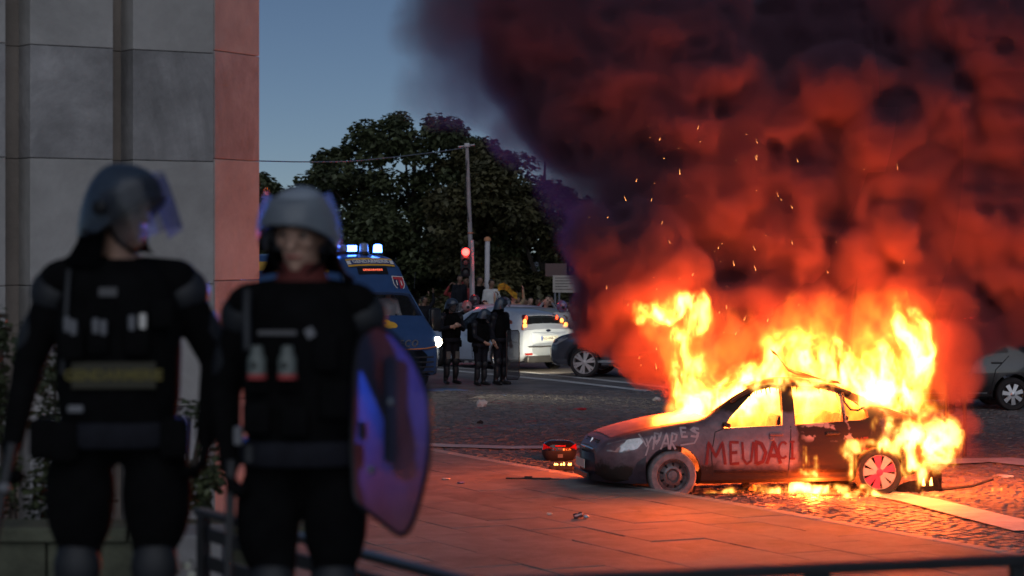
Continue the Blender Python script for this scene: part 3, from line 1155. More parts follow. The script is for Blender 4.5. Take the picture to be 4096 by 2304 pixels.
def wheel(parent, x, y, r, sgn, width=0.2, spokes=7, style='alloy', rim_m=None, rim_k=0.66, tyre_m=None, two=None):
    """wheel > tyre, rim, hub; outside of the wheel faces sgn * y"""
    w = empty('wheel', (x, y, r))
    w.parent = parent
    My = Matrix.Rotation(R(90) * -sgn, 4, 'X')        # local z -> sgn*y
    rr = r * rim_k
    h = width / 2
    bm = bmesh.new()
    prof = [(rr, -h * .8), (rr + .01, -h), (r * .9, -h * 1.02), (r * .975, -h * .82), (r, -h * .5), (r, h * .5), (r * .975, h * .82), (r * .9, h * 1.02), (rr + .015, h), (rr, h * .8)]
    lathe(bm, prof, 36, My, close=True)
    from_bm('tyre', bm, tyre_m or M['rubber'], w, 40)
    rim_m = rim_m or M['steel']
    bm = bmesh.new()
    lathe(bm, [(rr, -h * .8), (rr, h * .78), (rr * .965, h * .86), (rr * .92, h * .70), (rr * .90, -h * .6)], 36, My)
    if style == 'steelwheel':
        # pressed disc with a ring of round holes: an annulus built around the holes
        lathe(bm, [(rr * .92, h * .55), (rr * .80, h * .30)], 36, My)
        lathe(bm, [(rr * .60, h * .62), (rr * .45, h * .72), (rr * .33, h * .45), (rr * .30, h * .45), (rr * .28, h * .62), (0, h * .66)], 36, My)
        n = 9
        for k in range(n * 4):
            if k % 4 == 0: continue
            a0 = 2 * math.pi * k / (n * 4); a1 = 2 * math.pi * (k + 1) / (n * 4)
            q = [My @ Vector((rr * f * math.cos(a), rr * f * math.sin(a), z)) for (f, z, a) in ((.80, h * .30, a0), (.80, h * .30, a1), (.60, h * .62, a1), (.60, h * .62, a0))]
            bm.faces.new([bm.verts.new(p) for p in q])
    o = from_bm('rim', bm, rim_m, w, 40)
    if style != 'steelwheel':
        for k in range(spokes):
            b2 = bmesh.new()
            a = 2 * math.pi * k / spokes + .3
            segs = [a] if style in ('alloy', 'cover') else [a - .17, a + .17]
            for a_ in segs:
                sw0, sw1 = (.17, .10) if style == 'alloy' else ((.21, .15) if style == 'cover' else (.09, .10))
                if style == 'alloy': sw0, sw1 = (.13, .2)
                u = Vector((math.cos(a_), math.sin(a_), 0)); v = Vector((-u.y, u.x, 0))
                ac = Vector((math.cos(a), math.sin(a), 0))
                p0 = ac * rr * .14; p1 = u * rr * .94
                if style == 'cover': sw0, sw1 = .09, .24
                zt = (h * .86, h * .80)
                qs = []
                for p, sw, z in ((p0, sw0, zt[0]), (p1, sw1, zt[1])):
                    for s_ in (-1, 1):
                        for dz in (0, -.03):
                            qs.append(b2.verts.new(My @ (p + v * (s_ * sw * rr) + Vector((0, 0, z + dz)))))
                a0, a0d, b0, b0d, a1, a1d, b1, b1d = qs
                for f in ((a0, b0, b1, a1), (a0, a1, a1d, a0d), (b0, b0d, b1d, b1)):
                    b2.faces.new(f)
            mm = two[1] if (two and k in two[0]) else rim_m
            from_bm('spoke', b2, mm, w)
        bm = bmesh.new()
        lathe(bm, [(rr * .2, h * .7), (rr * .2, h * .9), (rr * .12, h * .96), (0, h * .98)], 20, My)
        from_bm('hub', bm, two[1] if two else rim_m, w, 40)
    bm = bmesh.new()
    lathe(bm, [(rr * .88, -h * .2), (0, -h * .2)], 24, My)
    from_bm('brake_disc', bm, M['dark_plastic'], w)
    return w


M['car_glass'] = glass('car_glass', (0.30, 0.33, 0.36), 0.45, 0.04)
M['van_glass'] = glass('van_glass', (0.78, 0.80, 0.84), 0.78, 0.04)
M['seam'] = mat('panel_gap', (0.012, 0.012, 0.013), 0.8)
M['interior'] = mat('car_interior', (0.03, 0.03, 0.033), 0.85, var=0.3)
M['lens_clear'] = mat('headlamp_lens', (0.45, 0.46, 0.48), 0.08, metal=0.4, var=0.3, scale=18, coat=0.6)
M['lens_red'] = mat('tail_lamp_lens', (0.35, 0.015, 0.012), 0.12, var=0.3, scale=14, coat=0.5)
M['chrome'] = mat('chrome', (0.65, 0.65, 0.67), 0.12, metal=1.0, var=0.08)
M['plate_white'] = mat('plate_white', (0.72, 0.72, 0.66), 0.4, var=0.05)
M['ink'] = mat('black_ink', (0.01, 0.01, 0.012), 0.5, var=0.1)


# ------------------------------------------------------------------ the burning hatchback
def burning_paint():
    """silver paint that has turned brown and black where the fire has been"""
    m = bpy.data.materials.new('scorched_paint')
    t = nodes(m); nd = t.nodes; lk = t.links
    b = nd['Principled BSDF']
    tc = nd.new('ShaderNodeTexCoord')
    sep = nd.new('ShaderNodeSeparateXYZ'); lk.new(tc.outputs['Object'], sep.inputs[0])
    nz = nd.new('ShaderNodeTexNoise'); nz.inputs['Scale'].default_value = 5.5; nz.inputs['Detail'].default_value = 9; nz.inputs['Roughness'].default_value = .68
    lk.new(tc.outputs['Object'], nz.inputs['Vector'])
    def mr(sock, a, bb, c=0.0, d=1.0):
        n = nd.new('ShaderNodeMapRange'); n.inputs['From Min'].default_value = a; n.inputs['From Max'].default_value = bb
        n.inputs['To Min'].default_value = c; n.inputs['To Max'].default_value = d
        lk.new(sock, n.inputs['Value']); return n.outputs[0]
    def ma(op, a, bb):
        n = nd.new('ShaderNodeMath'); n.operation = op; n.use_clamp = False
        for k, s in enumerate((a, bb)):
            if isinstance(s, (int, float)): n.inputs[k].default_value = s
            else: lk.new(s, n.inputs[k])
        return n.outputs[0]
    x, z = sep.outputs['X'], sep.outputs['Z']
    # rear door and quarter: burnt black
    rear = ma('MULTIPLY', mr(x, 2.30, 2.42), mr(x, 3.75, 3.2))
    roof = mr(z, .93, 1.12)
    sill = mr(z, .60, .34)
    tail = mr(x, 3.3, 3.7)
    burn = ma('MAXIMUM', ma('MAXIMUM', rear, roof), ma('MAXIMUM', ma('MULTIPLY', sill, .8), ma('MULTIPLY', tail, .9)))
    mask = ma('ADD', burn, ma('MULTIPLY', ma('SUBTRACT', nz.outputs['Fac'], .5), 1.3))
    mk = mr(mask, .38, .62)
    # an over-sprayed pale zone across the front door
    dust = ma('MULTIPLY', ma('MULTIPLY', mr(x, 1.30, 1.5), mr(x, 2.45, 2.3)), ma('MULTIPLY', mr(z, .30, .42), mr(z, .74, .60)))
    dust = ma('MULTIPLY', dust, mr(nz.outputs['Fac'], .30, .62, .25, .95))
    # ash: pale flaked patches just under the rear window
    n2 = nd.new('ShaderNodeTexNoise'); n2.inputs['Scale'].default_value = 4.2; n2.inputs['Detail'].default_value = 7
    mp = nd.new('ShaderNodeMapping'); mp.inputs['Location'].default_value = (3.1, .4, 1.7)
    lk.new(tc.outputs['Object'], mp.inputs[0]); lk.new(mp.outputs[0], n2.inputs['Vector'])
    ash = ma('MULTIPLY', ma('MULTIPLY', mr(n2.outputs['Fac'], .50, .54), mr(z, .66, .72)), ma('MULTIPLY', mr(x, 2.4, 2.5), mr(x, 3.3, 3.1)))
    paint = nd.new('ShaderNodeValToRGB')
    e = paint.color_ramp.elements
    e[0].position = .3; e[0].color = (.085, .06, .075, 1); e[1].position = .72; e[1].color = (.21, .15, .175, 1)
    lk.new(nz.outputs['Fac'], paint.inputs[0])
    m0 = nd.new('ShaderNodeMix'); m0.data_type = 'RGBA'
    lk.new(dust, m0.inputs['Factor']); lk.new(paint.outputs[0], m0.inputs['A']); m0.inputs['B'].default_value = (.36, .29, .32, 1)
    m1 = nd.new('ShaderNodeMix'); m1.data_type = 'RGBA'
    lk.new(ma('MULTIPLY', mk, ma('SUBTRACT', 1, dust)), m1.inputs['Factor']); lk.new(m0.outputs['Result'], m1.inputs['A']); m1.inputs['B'].default_value = (.022, .014, .011, 1)
    m2 = nd.new('ShaderNodeMix'); m2.data_type = 'RGBA'
    lk.new(ash, m2.inputs['Factor']); lk.new(m1.outputs['Result'], m2.inputs['A']); m2.inputs['B'].default_value = (.42, .34, .31, 1)
    lk.new(m2.outputs['Result'], b.inputs['Base Color'])
    lk.new(mr(mk, 0, 1, .34, .75), b.inputs['Roughness'])
    b.inputs['Metallic'].default_value = .15
    bp = nd.new('ShaderNodeBump'); bp.inputs['Strength'].default_value = .25; bp.inputs['Distance'].default_value = .02
    lk.new(nz.outputs['Fac'], bp.inputs['Height']); lk.new(bp.outputs[0], b.inputs['Normal'])
    return m


M['scorched'] = burning_paint()
M['bumper_dark'] = mat('scorched_bumper', (0.075, 0.06, 0.085), 0.3, var=0.4, scale=5, coat=0.3)
M['spray_red'] = mat('red_spray_paint', (0.15, 0.012, 0.015), 0.6, var=0.25, scale=8)
M['spray_white'] = mat('white_spray_paint', (0.40, 0.36, 0.39), 0.6, var=0.2, scale=8)
M['pink_wheel'] = mat('pink_sprayed_plastic', (0.55, 0.05, 0.14), 0.5, var=0.2)
M['wheel_cover'] = mat('silver_wheel_cover', (0.55, 0.5, 0.46), 0.4, metal=0.3, var=0.15)
M['ash_tyre'] = mat('ashen_tyre', (0.20, 0.18, 0.19), 0.9, var=0.5, scale=9)

S = Shape(
    zb=[(0, .30), (.12, .22), (.4, .19), (.8, .18), (3.4, .19), (3.85, .24), (4.05, .34)],
    zs=[(0, .56), (.12, .66), (.4, .735), (.9, .80), (1.4, .835), (2.4, .865), (3.3, .90), (3.8, .90), (4.05, .76)],
    zt=[(0, .60), (.1, .70), (.4, .80), (.9, .905), (1.22, .955), (1.45, 1.09), (1.75, 1.27), (2.0, 1.355), (2.35, 1.385), (2.8, 1.36), (3.15, 1.25), (3.5, 1.09), (3.8, .97), (3.95, .93), (4.05, .80)],
    wb=[(0, .52), (.08, .66), (.25, .76), (.55, .815), (1.2, .835), (2.6, .84), (3.3, .83), (3.75, .79), (3.98, .72), (4.05, .62)],
    wt=[(0, .42), (.1, .56), (.5, .68), (1.2, .72), (1.8, .60), (2.3, .575), (2.9, .565), (3.4, .60), (3.8, .64), (4.05, .52)])
XF, XR, WR = .85, 3.39, .292
win_f = [(1.47, .845), (1.56, .96), (1.93, 1.285), (2.24, 1.315), (2.19, .868)]
win_r = [(2.35, .873), (2.37, 1.315), (2.70, 1.295), (2.955, 1.225), (2.94, .905)]
win_q = [(2.985, .91), (2.995, 1.205), (3.16, 1.12), (3.27, 1.02), (3.27, .945), (3.18, .915)]
cut = [S.solid(1.02, 3.72, inset=.07, lift=.14),
       side_prism(win_f), side_prism(win_r), side_prism(win_q),
       plan_prism([(1.27, -.60), (1.27, .60), (1.86, .50), (1.86, -.50)], .965, 2.0),
       plan_prism([(3.02, -.46), (3.02, .46), (3.70, .54), (3.70, -.54)], .99, 2.0)]
for x in (XF, XR):
    for s in (-1, 1):
        cut.append(cyl_y(x, WR + .01, WR + .055, s * .56, s * 1.2))
me = carve(S.solid(extra=(XF - .34, XF + .34, XR - .34, XR + .34)), cut)
shade(me, 35)
burn = empty('burning_car', (CAR_O[0], CAR_O[1], 0.0), CAR_RZ,
             'burning silver hatchback with red spray painted letters on its side', 'car')
link('body', me, M['scorched'], burn)
wheel(burn, XF, -.735, WR, -1, .19, style='steelwheel', rim_m=mat('dull_steel_wheel', (.16, .15, .16), .45, metal=.5, var=.4, scale=14), tyre_m=M['ash_tyre'], rim_k=.64)
wheel(burn, XR, -.735, WR, -1, .19, spokes=9, style='cover', rim_m=M['wheel_cover'], two=((0, 2, 5, 6), M['pink_wheel']), rim_k=.72)
wheel(burn, XF, .735, WR, 1, .19, spokes=9, style='cover', rim_m=M['wheel_cover'])
wheel(burn, XR, .735, WR, 1, .19, spokes=9, style='cover', rim_m=M['wheel_cover'])
# bonnet: separate thin skin with its shut line
bm = top_pane(S, .16, 1.16, .52, .66, drop=-.006, n=8)
from_bm('bonnet', bm, M['scorched'], burn, 40)
# headlamp, indicator, grille, front bumper, plate
for sg in (-1, 1):
    bm = bmesh.new()
    outline = [(.085, .58), (.10, .665), (.26, .715), (.46, .742), (.50, .70), (.42, .615), (.26, .565)]
    v = []
    for (x, z) in subdivide(outline + outline[:1], .06)[:-1]:
        v.append(bm.verts.new((x, sg * (S.side(x, z) + .006), z)))
    c_ = bm.verts.new((.27, sg * (S.side(.27, .65) + .016), .65))
    for a, b in zip(v, v[1:] + v[:1]): bm.faces.new((a, b, c_))
    from_bm('headlight', bm, M['lens_clear'], burn, 60)
bm = bmesh.new()
for k in range(4): box(bm, (.035 + .012 * k, 0, .60 + .028 * k), (.03, .74 - .03 * k, .014))
from_bm('grille', bm, M['black_metal'], burn)
bm = bmesh.new()
tube(bm, [(.012 + .012 * k, 0, .585 + .026 * k) for k in range(5)], .022, 8)
tube(bm, [(-.004, y, .578) for y in (-.34, -.17, 0, .17, .34)], .014, 6)
from_bm('grille_trim', bm, M['chrome'], burn, 40)
bm = bmesh.new()
rows = []
for z, o_ in ((.20, .0), (.27, .045), (.36, .06), (.46, .055), (.535, .03)):
    r_ = []
    for k in range(-8, 9):
        a = k / 8.0
        y = .80 * math.sin(a * 1.45) / math.sin(1.45)
        x = -.03 + .58 * (1 - math.cos(a * 1.45)) / (1 - math.cos(1.45)) * .98
        nx, ny = -math.cos(a * 1.2), math.sin(a * 1.2)
        r_.append(bm.verts.new((x + nx * o_, y + ny * o_ * .5, z)))
    rows.append(r_)
for a, b in zip(rows, rows[1:]):
    for k in range(16): bm.faces.new((a[k], a[k + 1], b[k + 1], b[k]))
bmesh.ops.solidify(bm, geom=bm.faces[:], thickness=.02)
from_bm('front_bumper', bm, M['bumper_dark'], burn, 40)
bm = bmesh.new(); box(bm, (-.098, 0, .40), (.008, .50, .105), bev=.003)
from_bm('number_plate', bm, M['plate_white'], burn)
bm = bmesh.new(); box(bm, (-.085, 0, .27), (.03, .78, .075), bev=.01)
from_bm('lower_grille', bm, M['black_metal'], burn)
# rear bumper half burnt, tail lamps
bm = bmesh.new()
rows = []
for z, o_ in ((.26, .0), (.34, .04), (.45, .05), (.55, .035)):
    r_ = []
    for k in range(-8, 9):
        a = k / 8.0
        y = .80 * math.sin(a * 1.45) / math.sin(1.45)
        x = 4.04 - .40 * (1 - math.cos(a * 1.45)) / (1 - math.cos(1.45))
        r_.append(bm.verts.new((x + math.cos(a * 1.2) * o_, y + math.sin(a * 1.2) * o_ * .5, z)))
    rows.append(r_)
for a, b in zip(rows, rows[1:]):
    for k in range(16): bm.faces.new((a[k], a[k + 1], b[k + 1], b[k]))
bmesh.ops.solidify(bm, geom=bm.faces[:], thickness=.02)
from_bm('rear_bumper', bm, M['char'], burn, 40)
# shut lines, sill, door handles, rub strip on the near side
bm = bmesh.new()
for pts in ([(1.33, .28), (1.31, .55), (1.36, .80), (1.47, .84)], [(2.25, .24), (2.27, .55), (2.29, .86)],
            [(1.33, .27), (2.25, .255), (3.0, .26)], [(3.0, .26), (3.06, .42), (3.22, .62), (3.30, .86)]):
    ribbon(S, subdivide(pts), -1, .011, .002, bm)
from_bm('shut_line', bm, M['seam'], burn)
bm = bmesh.new()
ribbon(S, subdivide([(1.36, .335), (2.24, .325)]), -1, .035, .012, bm)
ribbon(S, subdivide([(2.29, .325), (2.98, .32)]), -1, .035, .012, bm)
bmesh.ops.solidify(bm, geom=bm.faces[:], thickness=.012)
from_bm('rub_strip', bm, M['scorched'], burn, 40)
for hx in (2.10, 2.80):
    bm = bmesh.new(); box(bm, (hx, -(S.side(hx, .76) + .016), .765), (.17, .03, .035), bev=.01)
    from_bm('door_handle', bm, M['scorched'] if hx < 2.3 else M['char'], burn)
bm = bmesh.new(); lathe(bm, [(.03, 0), (.03, .012), (.022, .016), (0, .016)], 16, Matrix.Translation((2.05, -(S.side(2.05, .72)), .72)) @ Matrix.Rotation(R(90), 4, 'X'))
from_bm('lock', bm, M['scorched'], burn)
# mirror stub, melted roof edge and the curled strip standing off the roof
bm = bmesh.new(); box(bm, (1.50, -(S.side(1.5, .86) + .03), .885), (.10, .08, .05), Matrix.Rotation(R(20), 3, 'Y'), bev=.02)
from_bm('mirror', bm, M['char'], burn, 60)
rr_ = random.Random(5)
for sg in (-1, 1):
    bm = bmesh.new()
    pth = [(1.60 + .1 * k, sg * (S.wt(1.6 + .1 * k) + .012), S.zt(1.6 + .1 * k) - .05 + rr_.uniform(-.012, .012)) for k in range(16)]
    tube(bm, pth, [.018 + rr_.uniform(0, .014) for _ in pth], 7)
    from_bm('roof_rail', bm, M['soot'], burn, 50)
bm = bmesh.new()
for k in range(26):
    x = rr_.uniform(1.8, 3.0)
    l = rr_.uniform(.03, .10)
    tube(bm, [(x, -(S.wt(x) + .02), S.zt(x) - .05), (x + rr_.uniform(-.01, .01), -(S.wt(x) + .04), S.zt(x) - .05 - l)], [.010, .004], 5)
tag(from_bm('melted_trim', bm, M['char'], burn), kind='stuff')
bm = bmesh.new()
pth = [P(771, 353, 29.15), P(776, 356, 29.1), P(781, 363, 29.1), P(787, 371, 29.1), P(796, 375, 29.1), P(806, 376, 29.1), P(822, 381, 29.08), P(840, 384, 29.08)]
wi = burn.matrix_basis.inverted() if False else (Matrix.Translation((CAR_O[0], CAR_O[1], 0)) @ Matrix.Rotation(CAR_RZ, 4, 'Z')).inverted()
prev = None
for i, p in enumerate(pth):
    q = wi @ p
    ww = .05 if i < 5 else .03
    a = bm.verts.new(q + Vector((0, -.06, 0))); b = bm.verts.new(q + Vector((ww * .3, .10, ww)))
    if prev: bm.faces.new((prev[0], prev[1], b, a))
    prev = (a, b)
bmesh.ops.solidify(bm, geom=bm.faces[:], thickness=.018)
from_bm('roof_strip', bm, M['soot'], burn, 40)
# hanging cable in the rear quarter window
bm = bmesh.new()
tube(bm, [(2.98, -.64, 1.24), (3.0, -.68, 1.12), (3.06, -.72, 1.04), (3.15, -.72, 1.03), (3.24, -.70, 1.07)], .012, 6)
from_bm('loose_cable', bm, M['char'], burn)
# seats and steering wheel, charred, inside the fire
for sx in (1.95, 2.75):
    for sy in (-.33, .33):
        bm = bmesh.new()
        box(bm, (sx, sy, .50), (.46, .46, .14), bev=.03)
        box(bm, (sx + .26, sy, .76), (.10, .42, .42), Matrix.Rotation(R(14), 3, 'Y'), bev=.03)
        from_bm('seat', bm, M['char'], burn)


# lettering sprayed on the near flank: strokes in (x, z), laid on the skin
def strokes(name, lines, m, w=.034, proud=.004):
    bm = bmesh.new()
    rq = random.Random(len(name) * 31 + len(lines))
    for ln in lines:
        ribbon(S, subdivide(ln, .025), -1, w * rq.uniform(.85, 1.15), proud + rq.uniform(0, .0015), bm)
    return from_bm(name, bm, m, burn)


def glyphs(word, x, z0, z1, adv, wd, slant=0.0):
    """simple hand drawn capitals between heights z0 (foot) and z1 (head)"""
    G = {
        'M': [[(0, 0), (.12, 1), (.5, .35), (.85, 1), (1, 0)]],
        'E': [[(.9, .98), (.05, 1), (.08, .02), (.95, .05)], [(.05, .52), (.75, .54)]],
        'U': [[(0, 1), (.08, .25), (.4, 0), (.8, .15), (1, 1)]],
        'D': [[(.05, 0), (.05, 1), (.6, .9), (1, .5), (.7, .1), (.05, 0)]],
        'A': [[(0, 0), (.5, 1), (1, 0)], [(.2, .38), (.85, .36)]],
        'C': [[(1, .86), (.75, .98), (.45, .97), (.18, .80), (.06, .52), (.14, .24), (.38, .06), (.7, .04), (1, .16)]],
        'I': [[(.2, 1), (.8, 1)], [(.5, 1), (.5, 0)], [(.2, 0), (.85, 0)]],
        'P': [[(.05, 0), (.1, 1), (.7, .95), (.8, .6), (.1, .45)]],
        'R': [[(.05, 0), (.1, 1), (.8, .9), (.7, .55), (.1, .45), (.9, 0)]],
        'S': [[(.95, .85), (.45, 1), (.1, .75), (.85, .4), (.6, .02), (.05, .12)]],
        'N': [[(0, 0), (.05, 1), (.9, 0), (1, 1)]],
    }
    out = []
    for ch, a, w_ in zip(word, adv, wd):
        for st in G[ch]:
            out.append([(x + a + p[0] * w_ + slant * p[1], z0 + p[1] * (z1 - z0)) for p in st])
    return out


def xl(px):      # local x of the column px on the near flank
    return XF + (px - 672.7) / 83.6


def zl(py):
    return (500.5 - py) / 85.0


strokes('lettering', glyphs('ME', 0, zl(465), zl(442.5), [xl(706), xl(730)], [.23, .12]), M['spray_red'], .034, .007)
strokes('lettering', glyphs('U', 0, zl(465), zl(442.5), [xl(742.5)], [.135]), M['spray_red'], .032, .008)
strokes('lettering', glyphs('DA', 0, zl(465), zl(442.5), [xl(756), xl(767.5)], [.125, .17]), M['spray_red'], .042, .009)
strokes('lettering', glyphs('CI', 0, zl(460), zl(443), [xl(779), xl(789.5)], [.105, .10]), M['spray_red'], .026, .010)
strokes('lettering', glyphs('PAR', 0, zl(449), zl(433), [xl(652), xl(660), xl(669)], [.08, .10, .08], .03)
        + glyphs('ES', 0, zl(437), zl(428), [xl(681), xl(690)], [.08, .12]), M['spray_white'], .024)
for ln in ([(xl(640), zl(434)), (xl(646), zl(446)), (xl(652), zl(436)), (xl(656), zl(444)), (xl(662), zl(432))],
           [(xl(680), zl(445)), (xl(694), zl(443)), (xl(698), zl(436)), (xl(694), zl(428))], [(xl(645), zl(455)), (xl(648), zl(446)), (xl(646), zl(438))]):
    strokes('paint_scrawl', [ln], M['spray_white'], .022)
strokes('lettering', glyphs('ME', 0, zl(452), zl(440), [xl(860), xl(868)], [.08, .06]), M['spray_red'], .024, .007)
# ------------------------------------------------------------------ other cars: one builder, different outlines
def build_car(name, loc, rz, sh, paint, wins, wheels, label, ws=None, rs=None, wheel_r=.31, style='alloy', spokes=7, rim_k=.68, seams=(), inner=None,
              tw=.2, rim_m=None, cut_extra=(), track=None, glass_m=None):
    root = empty(name, loc, rz, label, 'car')
    glass_m = glass_m or M['car_glass']
    c = []
    if inner: c.append(sh.solid(inner[0], inner[1], inset=.06, lift=.14))
    for w in wins: c.append(side_prism(w))
    if ws: c.append(plan_prism([(ws[0], -ws[2]), (ws[0], ws[2]), (ws[1], ws[3]), (ws[1], -ws[3])], ws[4], 3.0))
    if rs: c.append(plan_prism([(rs[0], -rs[2]), (rs[0], rs[2]), (rs[1], rs[3]), (rs[1], -rs[3])], rs[4], 3.0))
    tr = track or sh.wb((sh.x0 + sh.x1) / 2) - .105
    for x in wheels:
        for s in (-1, 1):
            c.append(cyl_y(x, wheel_r + .01, wheel_r + .06, s * (tr - .2), s * 1.5))
    me = carve(sh.solid(step=.1), c)
    shade(me, 35)
    link('body', me, paint, root)
    for x in wheels:
        for s in (-1, 1):
            wheel(root, x, s * tr, wheel_r, s, tw, spokes=spokes, style=style, rim_k=rim_k, rim_m=rim_m)
    for w in wins:
        for s in (-1, 1):
            from_bm('side_window', side_pane(sh, w, s), glass_m, root, 50)
    if ws: from_bm('windscreen', top_pane(sh, ws[0], ws[1], ws[2], ws[3]), glass_m, root, 60)
    if rs: from_bm('rear_window', top_pane(sh, rs[0], rs[1], rs[2], rs[3]), glass_m, root, 60)
    if seams:
        bm = bmesh.new()
        for s in (-1, 1):
            for pts in seams: ribbon(sh, subdivide(pts, .08), s, .016, .003, bm)
        tag(from_bm('shut_line', bm, M['seam'], root), kind='stuff')
    for sx in (wheels[0] + .95, wheels[0] + 1.75):
        for sy in (-.36, .36):
            bm = bmesh.new()
            z0 = sh.zb(sx) + .28
            box(bm, (sx, sy, z0), (.48, .46, .14), bev=.03)
            box(bm, (sx + .26, sy, z0 + .32), (.10, .42, .5), Matrix.Rotation(R(14), 3, 'Y'), bev=.03)
            box(bm, (sx + .34, sy, z0 + .66), (.07, .22, .14), bev=.03)
            from_bm('seat', bm, M['interior'], root)
    return root


def flank_lens(name, sh, outline, sgn, m, root, proud=.008):
    bm = bmesh.new()
    pts = subdivide(outline + outline[:1], .08)[:-1]
    v = [bm.verts.new((x, sgn * (sh.side(x, z) + proud), z)) for x, z in pts]
    cx = sum(p[0] for p in pts) / len(pts); cz = sum(p[1] for p in pts) / len(pts)
    c = bm.verts.new((cx, sgn * (sh.side(cx, cz) + proud + .012), cz))
    for a, b in zip(v, v[1:] + v[:1]): bm.faces.new((a, b, c))
    return from_bm(name, bm, m, root, 60)


def mirror_pair(root, sh, x, z, m):
    for s in (-1, 1):
        bm = bmesh.new()
        y = sh.side(x, z)
        box(bm, (x + .02, s * (y + .11), z + .05), (.12, .20, .14), bev=.04)
        box(bm, (x, s * (y + .02), z), (.06, .08, .05), bev=.01)
        from_bm('mirror', bm, m, root, 50)


def handles(root, sh, xs_, z, m):
    for x in xs_:
        for s in (-1, 1):
            bm = bmesh.new(); box(bm, (x, s * (sh.side(x, z) + .018), z), (.19, .03, .035), bev=.01)
            from_bm('door_handle', bm, m, root)


M['paint_silver'] = mat('pale_silver_paint', (.62, .70, .82), .28, metal=.35, var=.06, coat=.6)
M['paint_grey'] = mat('dark_grey_paint', (.13, .14, .17), .22, metal=.5, var=.08, coat=.8)
M['paint_black'] = mat('black_paint', (.025, .022, .024), .2, metal=.2, var=.1, coat=.8)
M['paint_pale'] = mat('pale_green_grey_paint', (.34, .39, .39), .3, metal=.3, var=.06, coat=.6)
M['tail_on'] = emit('lit_tail_lamp', (1.0, .09, .03), 2.2)
M['tail_amber'] = emit('lit_tail_lamp_core', (1.0, .30, .06), 4.0)

# hatchback seen from behind: nose away and to the left
HB = Shape(
    zb=[(0, .30), (.15, .22), (.7, .18), (3.6, .2), (4.1, .25), (4.34, .34)],
    zs=[(0, .58), (.12, .68), (.5, .78), (1.2, .88), (2.4, .93), (3.5, .97), (4.1, 1.0), (4.34, .98)],
    zt=[(0, .62), (.1, .72), (.5, .85), (1.1, .97), (1.35, 1.05), (1.7, 1.27), (2.1, 1.44), (2.6, 1.5), (3.2, 1.47), (3.75, 1.40), (3.95, 1.34), (4.18, 1.14), (4.28, 1.04), (4.34, 1.0)],
    wb=[(0, .55), (.1, .7), (.3, .82), (.7, .885), (2, .905), (3.4, .91), (3.9, .885), (4.2, .83), (4.34, .77)],
    wt=[(0, .44), (.1, .58), (.6, .72), (1.3, .74), (2.0, .62), (2.8, .60), (3.6, .585), (4.0, .62), (4.25, .68), (4.34, .66)])
hb_win = [[(1.62, .95), (2.06, 1.36), (2.46, 1.41), (2.44, .97)], [(2.52, .97), (2.54, 1.41), (3.02, 1.40), (3.14, 1.02), (3.1, .99)],
          [(3.22, 1.02), (3.10, 1.38), (3.40, 1.34), (3.66, 1.15), (3.62, 1.06)]]
_p = GX(541, 370.6)
_rz = math.atan2(-.80, .60)             # from nose to tail the car runs to the right and towards the camera
_d = Vector((math.cos(_rz), math.sin(_rz), 0)); _n = Vector((-_d.y, _d.x, 0))
hb = build_car('hatchback', _p - _d * 4.05, _rz, HB, M['paint_silver'], hb_win, (.86, 3.50), 'pale silver hatchback seen from behind with lit tail lamps and white light on its bumper',
               ws=(1.42, 1.98, .62, .52, 1.02), rs=(3.98, 4.19, .52, .60, 1.10), inner=(1.1, 4.05), style='alloy', spokes=8, rim_k=.70, wheel_r=.315,
               seams=([(1.45, .3), (1.42, .6), (1.55, .93)], [(2.46, .26), (2.5, .95)], [(2.52, 1.0), (2.46, 1.40)], [(3.05, .27), (3.2, .62), (3.18, 1.0)], [(3.72, 1.0), (3.80, .74), (4.2, .70)]))
handles(hb, HB, (2.28, 2.98), .84, M['paint_silver'])
mirror_pair(hb, HB, 1.72, .97, M['paint_silver'])
for s in (-1, 1):
    # tall tail lamps climbing the rear pillars
    bm = bmesh.new()
    for (za, zb_, m_) in ():
        pass
    def lamp_piece(nm, pts, m_):
        bm = bmesh.new()
        rows = []
        for (x, z, w0) in pts:
            y0 = HB.side(x, z)
            rows.append((bm.verts.new((x + .012, s * (y0 + .012), z)), bm.verts.new((x + .03, s * (y0 - w0), z + .012))))
        for a, b in zip(rows, rows[1:]): bm.faces.new((a[0], a[1], b[1], b[0]))
        bmesh.ops.solidify(bm, geom=bm.faces[:], thickness=.012)
        return from_bm(nm, bm, m_, hb, 50)
    tl = lamp_piece('tail_light', [(3.93, 1.345, .08), (4.0, 1.29, .10), (4.08, 1.22, .12), (4.16, 1.13, .13), (4.22, 1.05, .12), (4.27, 1.0, .06)], M['lens_red'])
    for (xa, za, wd) in ((4.035, 1.275, .05), (4.105, 1.195, .07), (4.19, 1.10, .08)):
        bm = bmesh.new()
        ball(bm, (xa + .04, s * (HB.side(xa, za) - wd * .55), za), (.03, wd * .75, .062), 2)
        b_ = from_bm('lamp_bulb', bm, M['tail_amber'] if za < 1.25 else M['tail_on'], tl, 60)
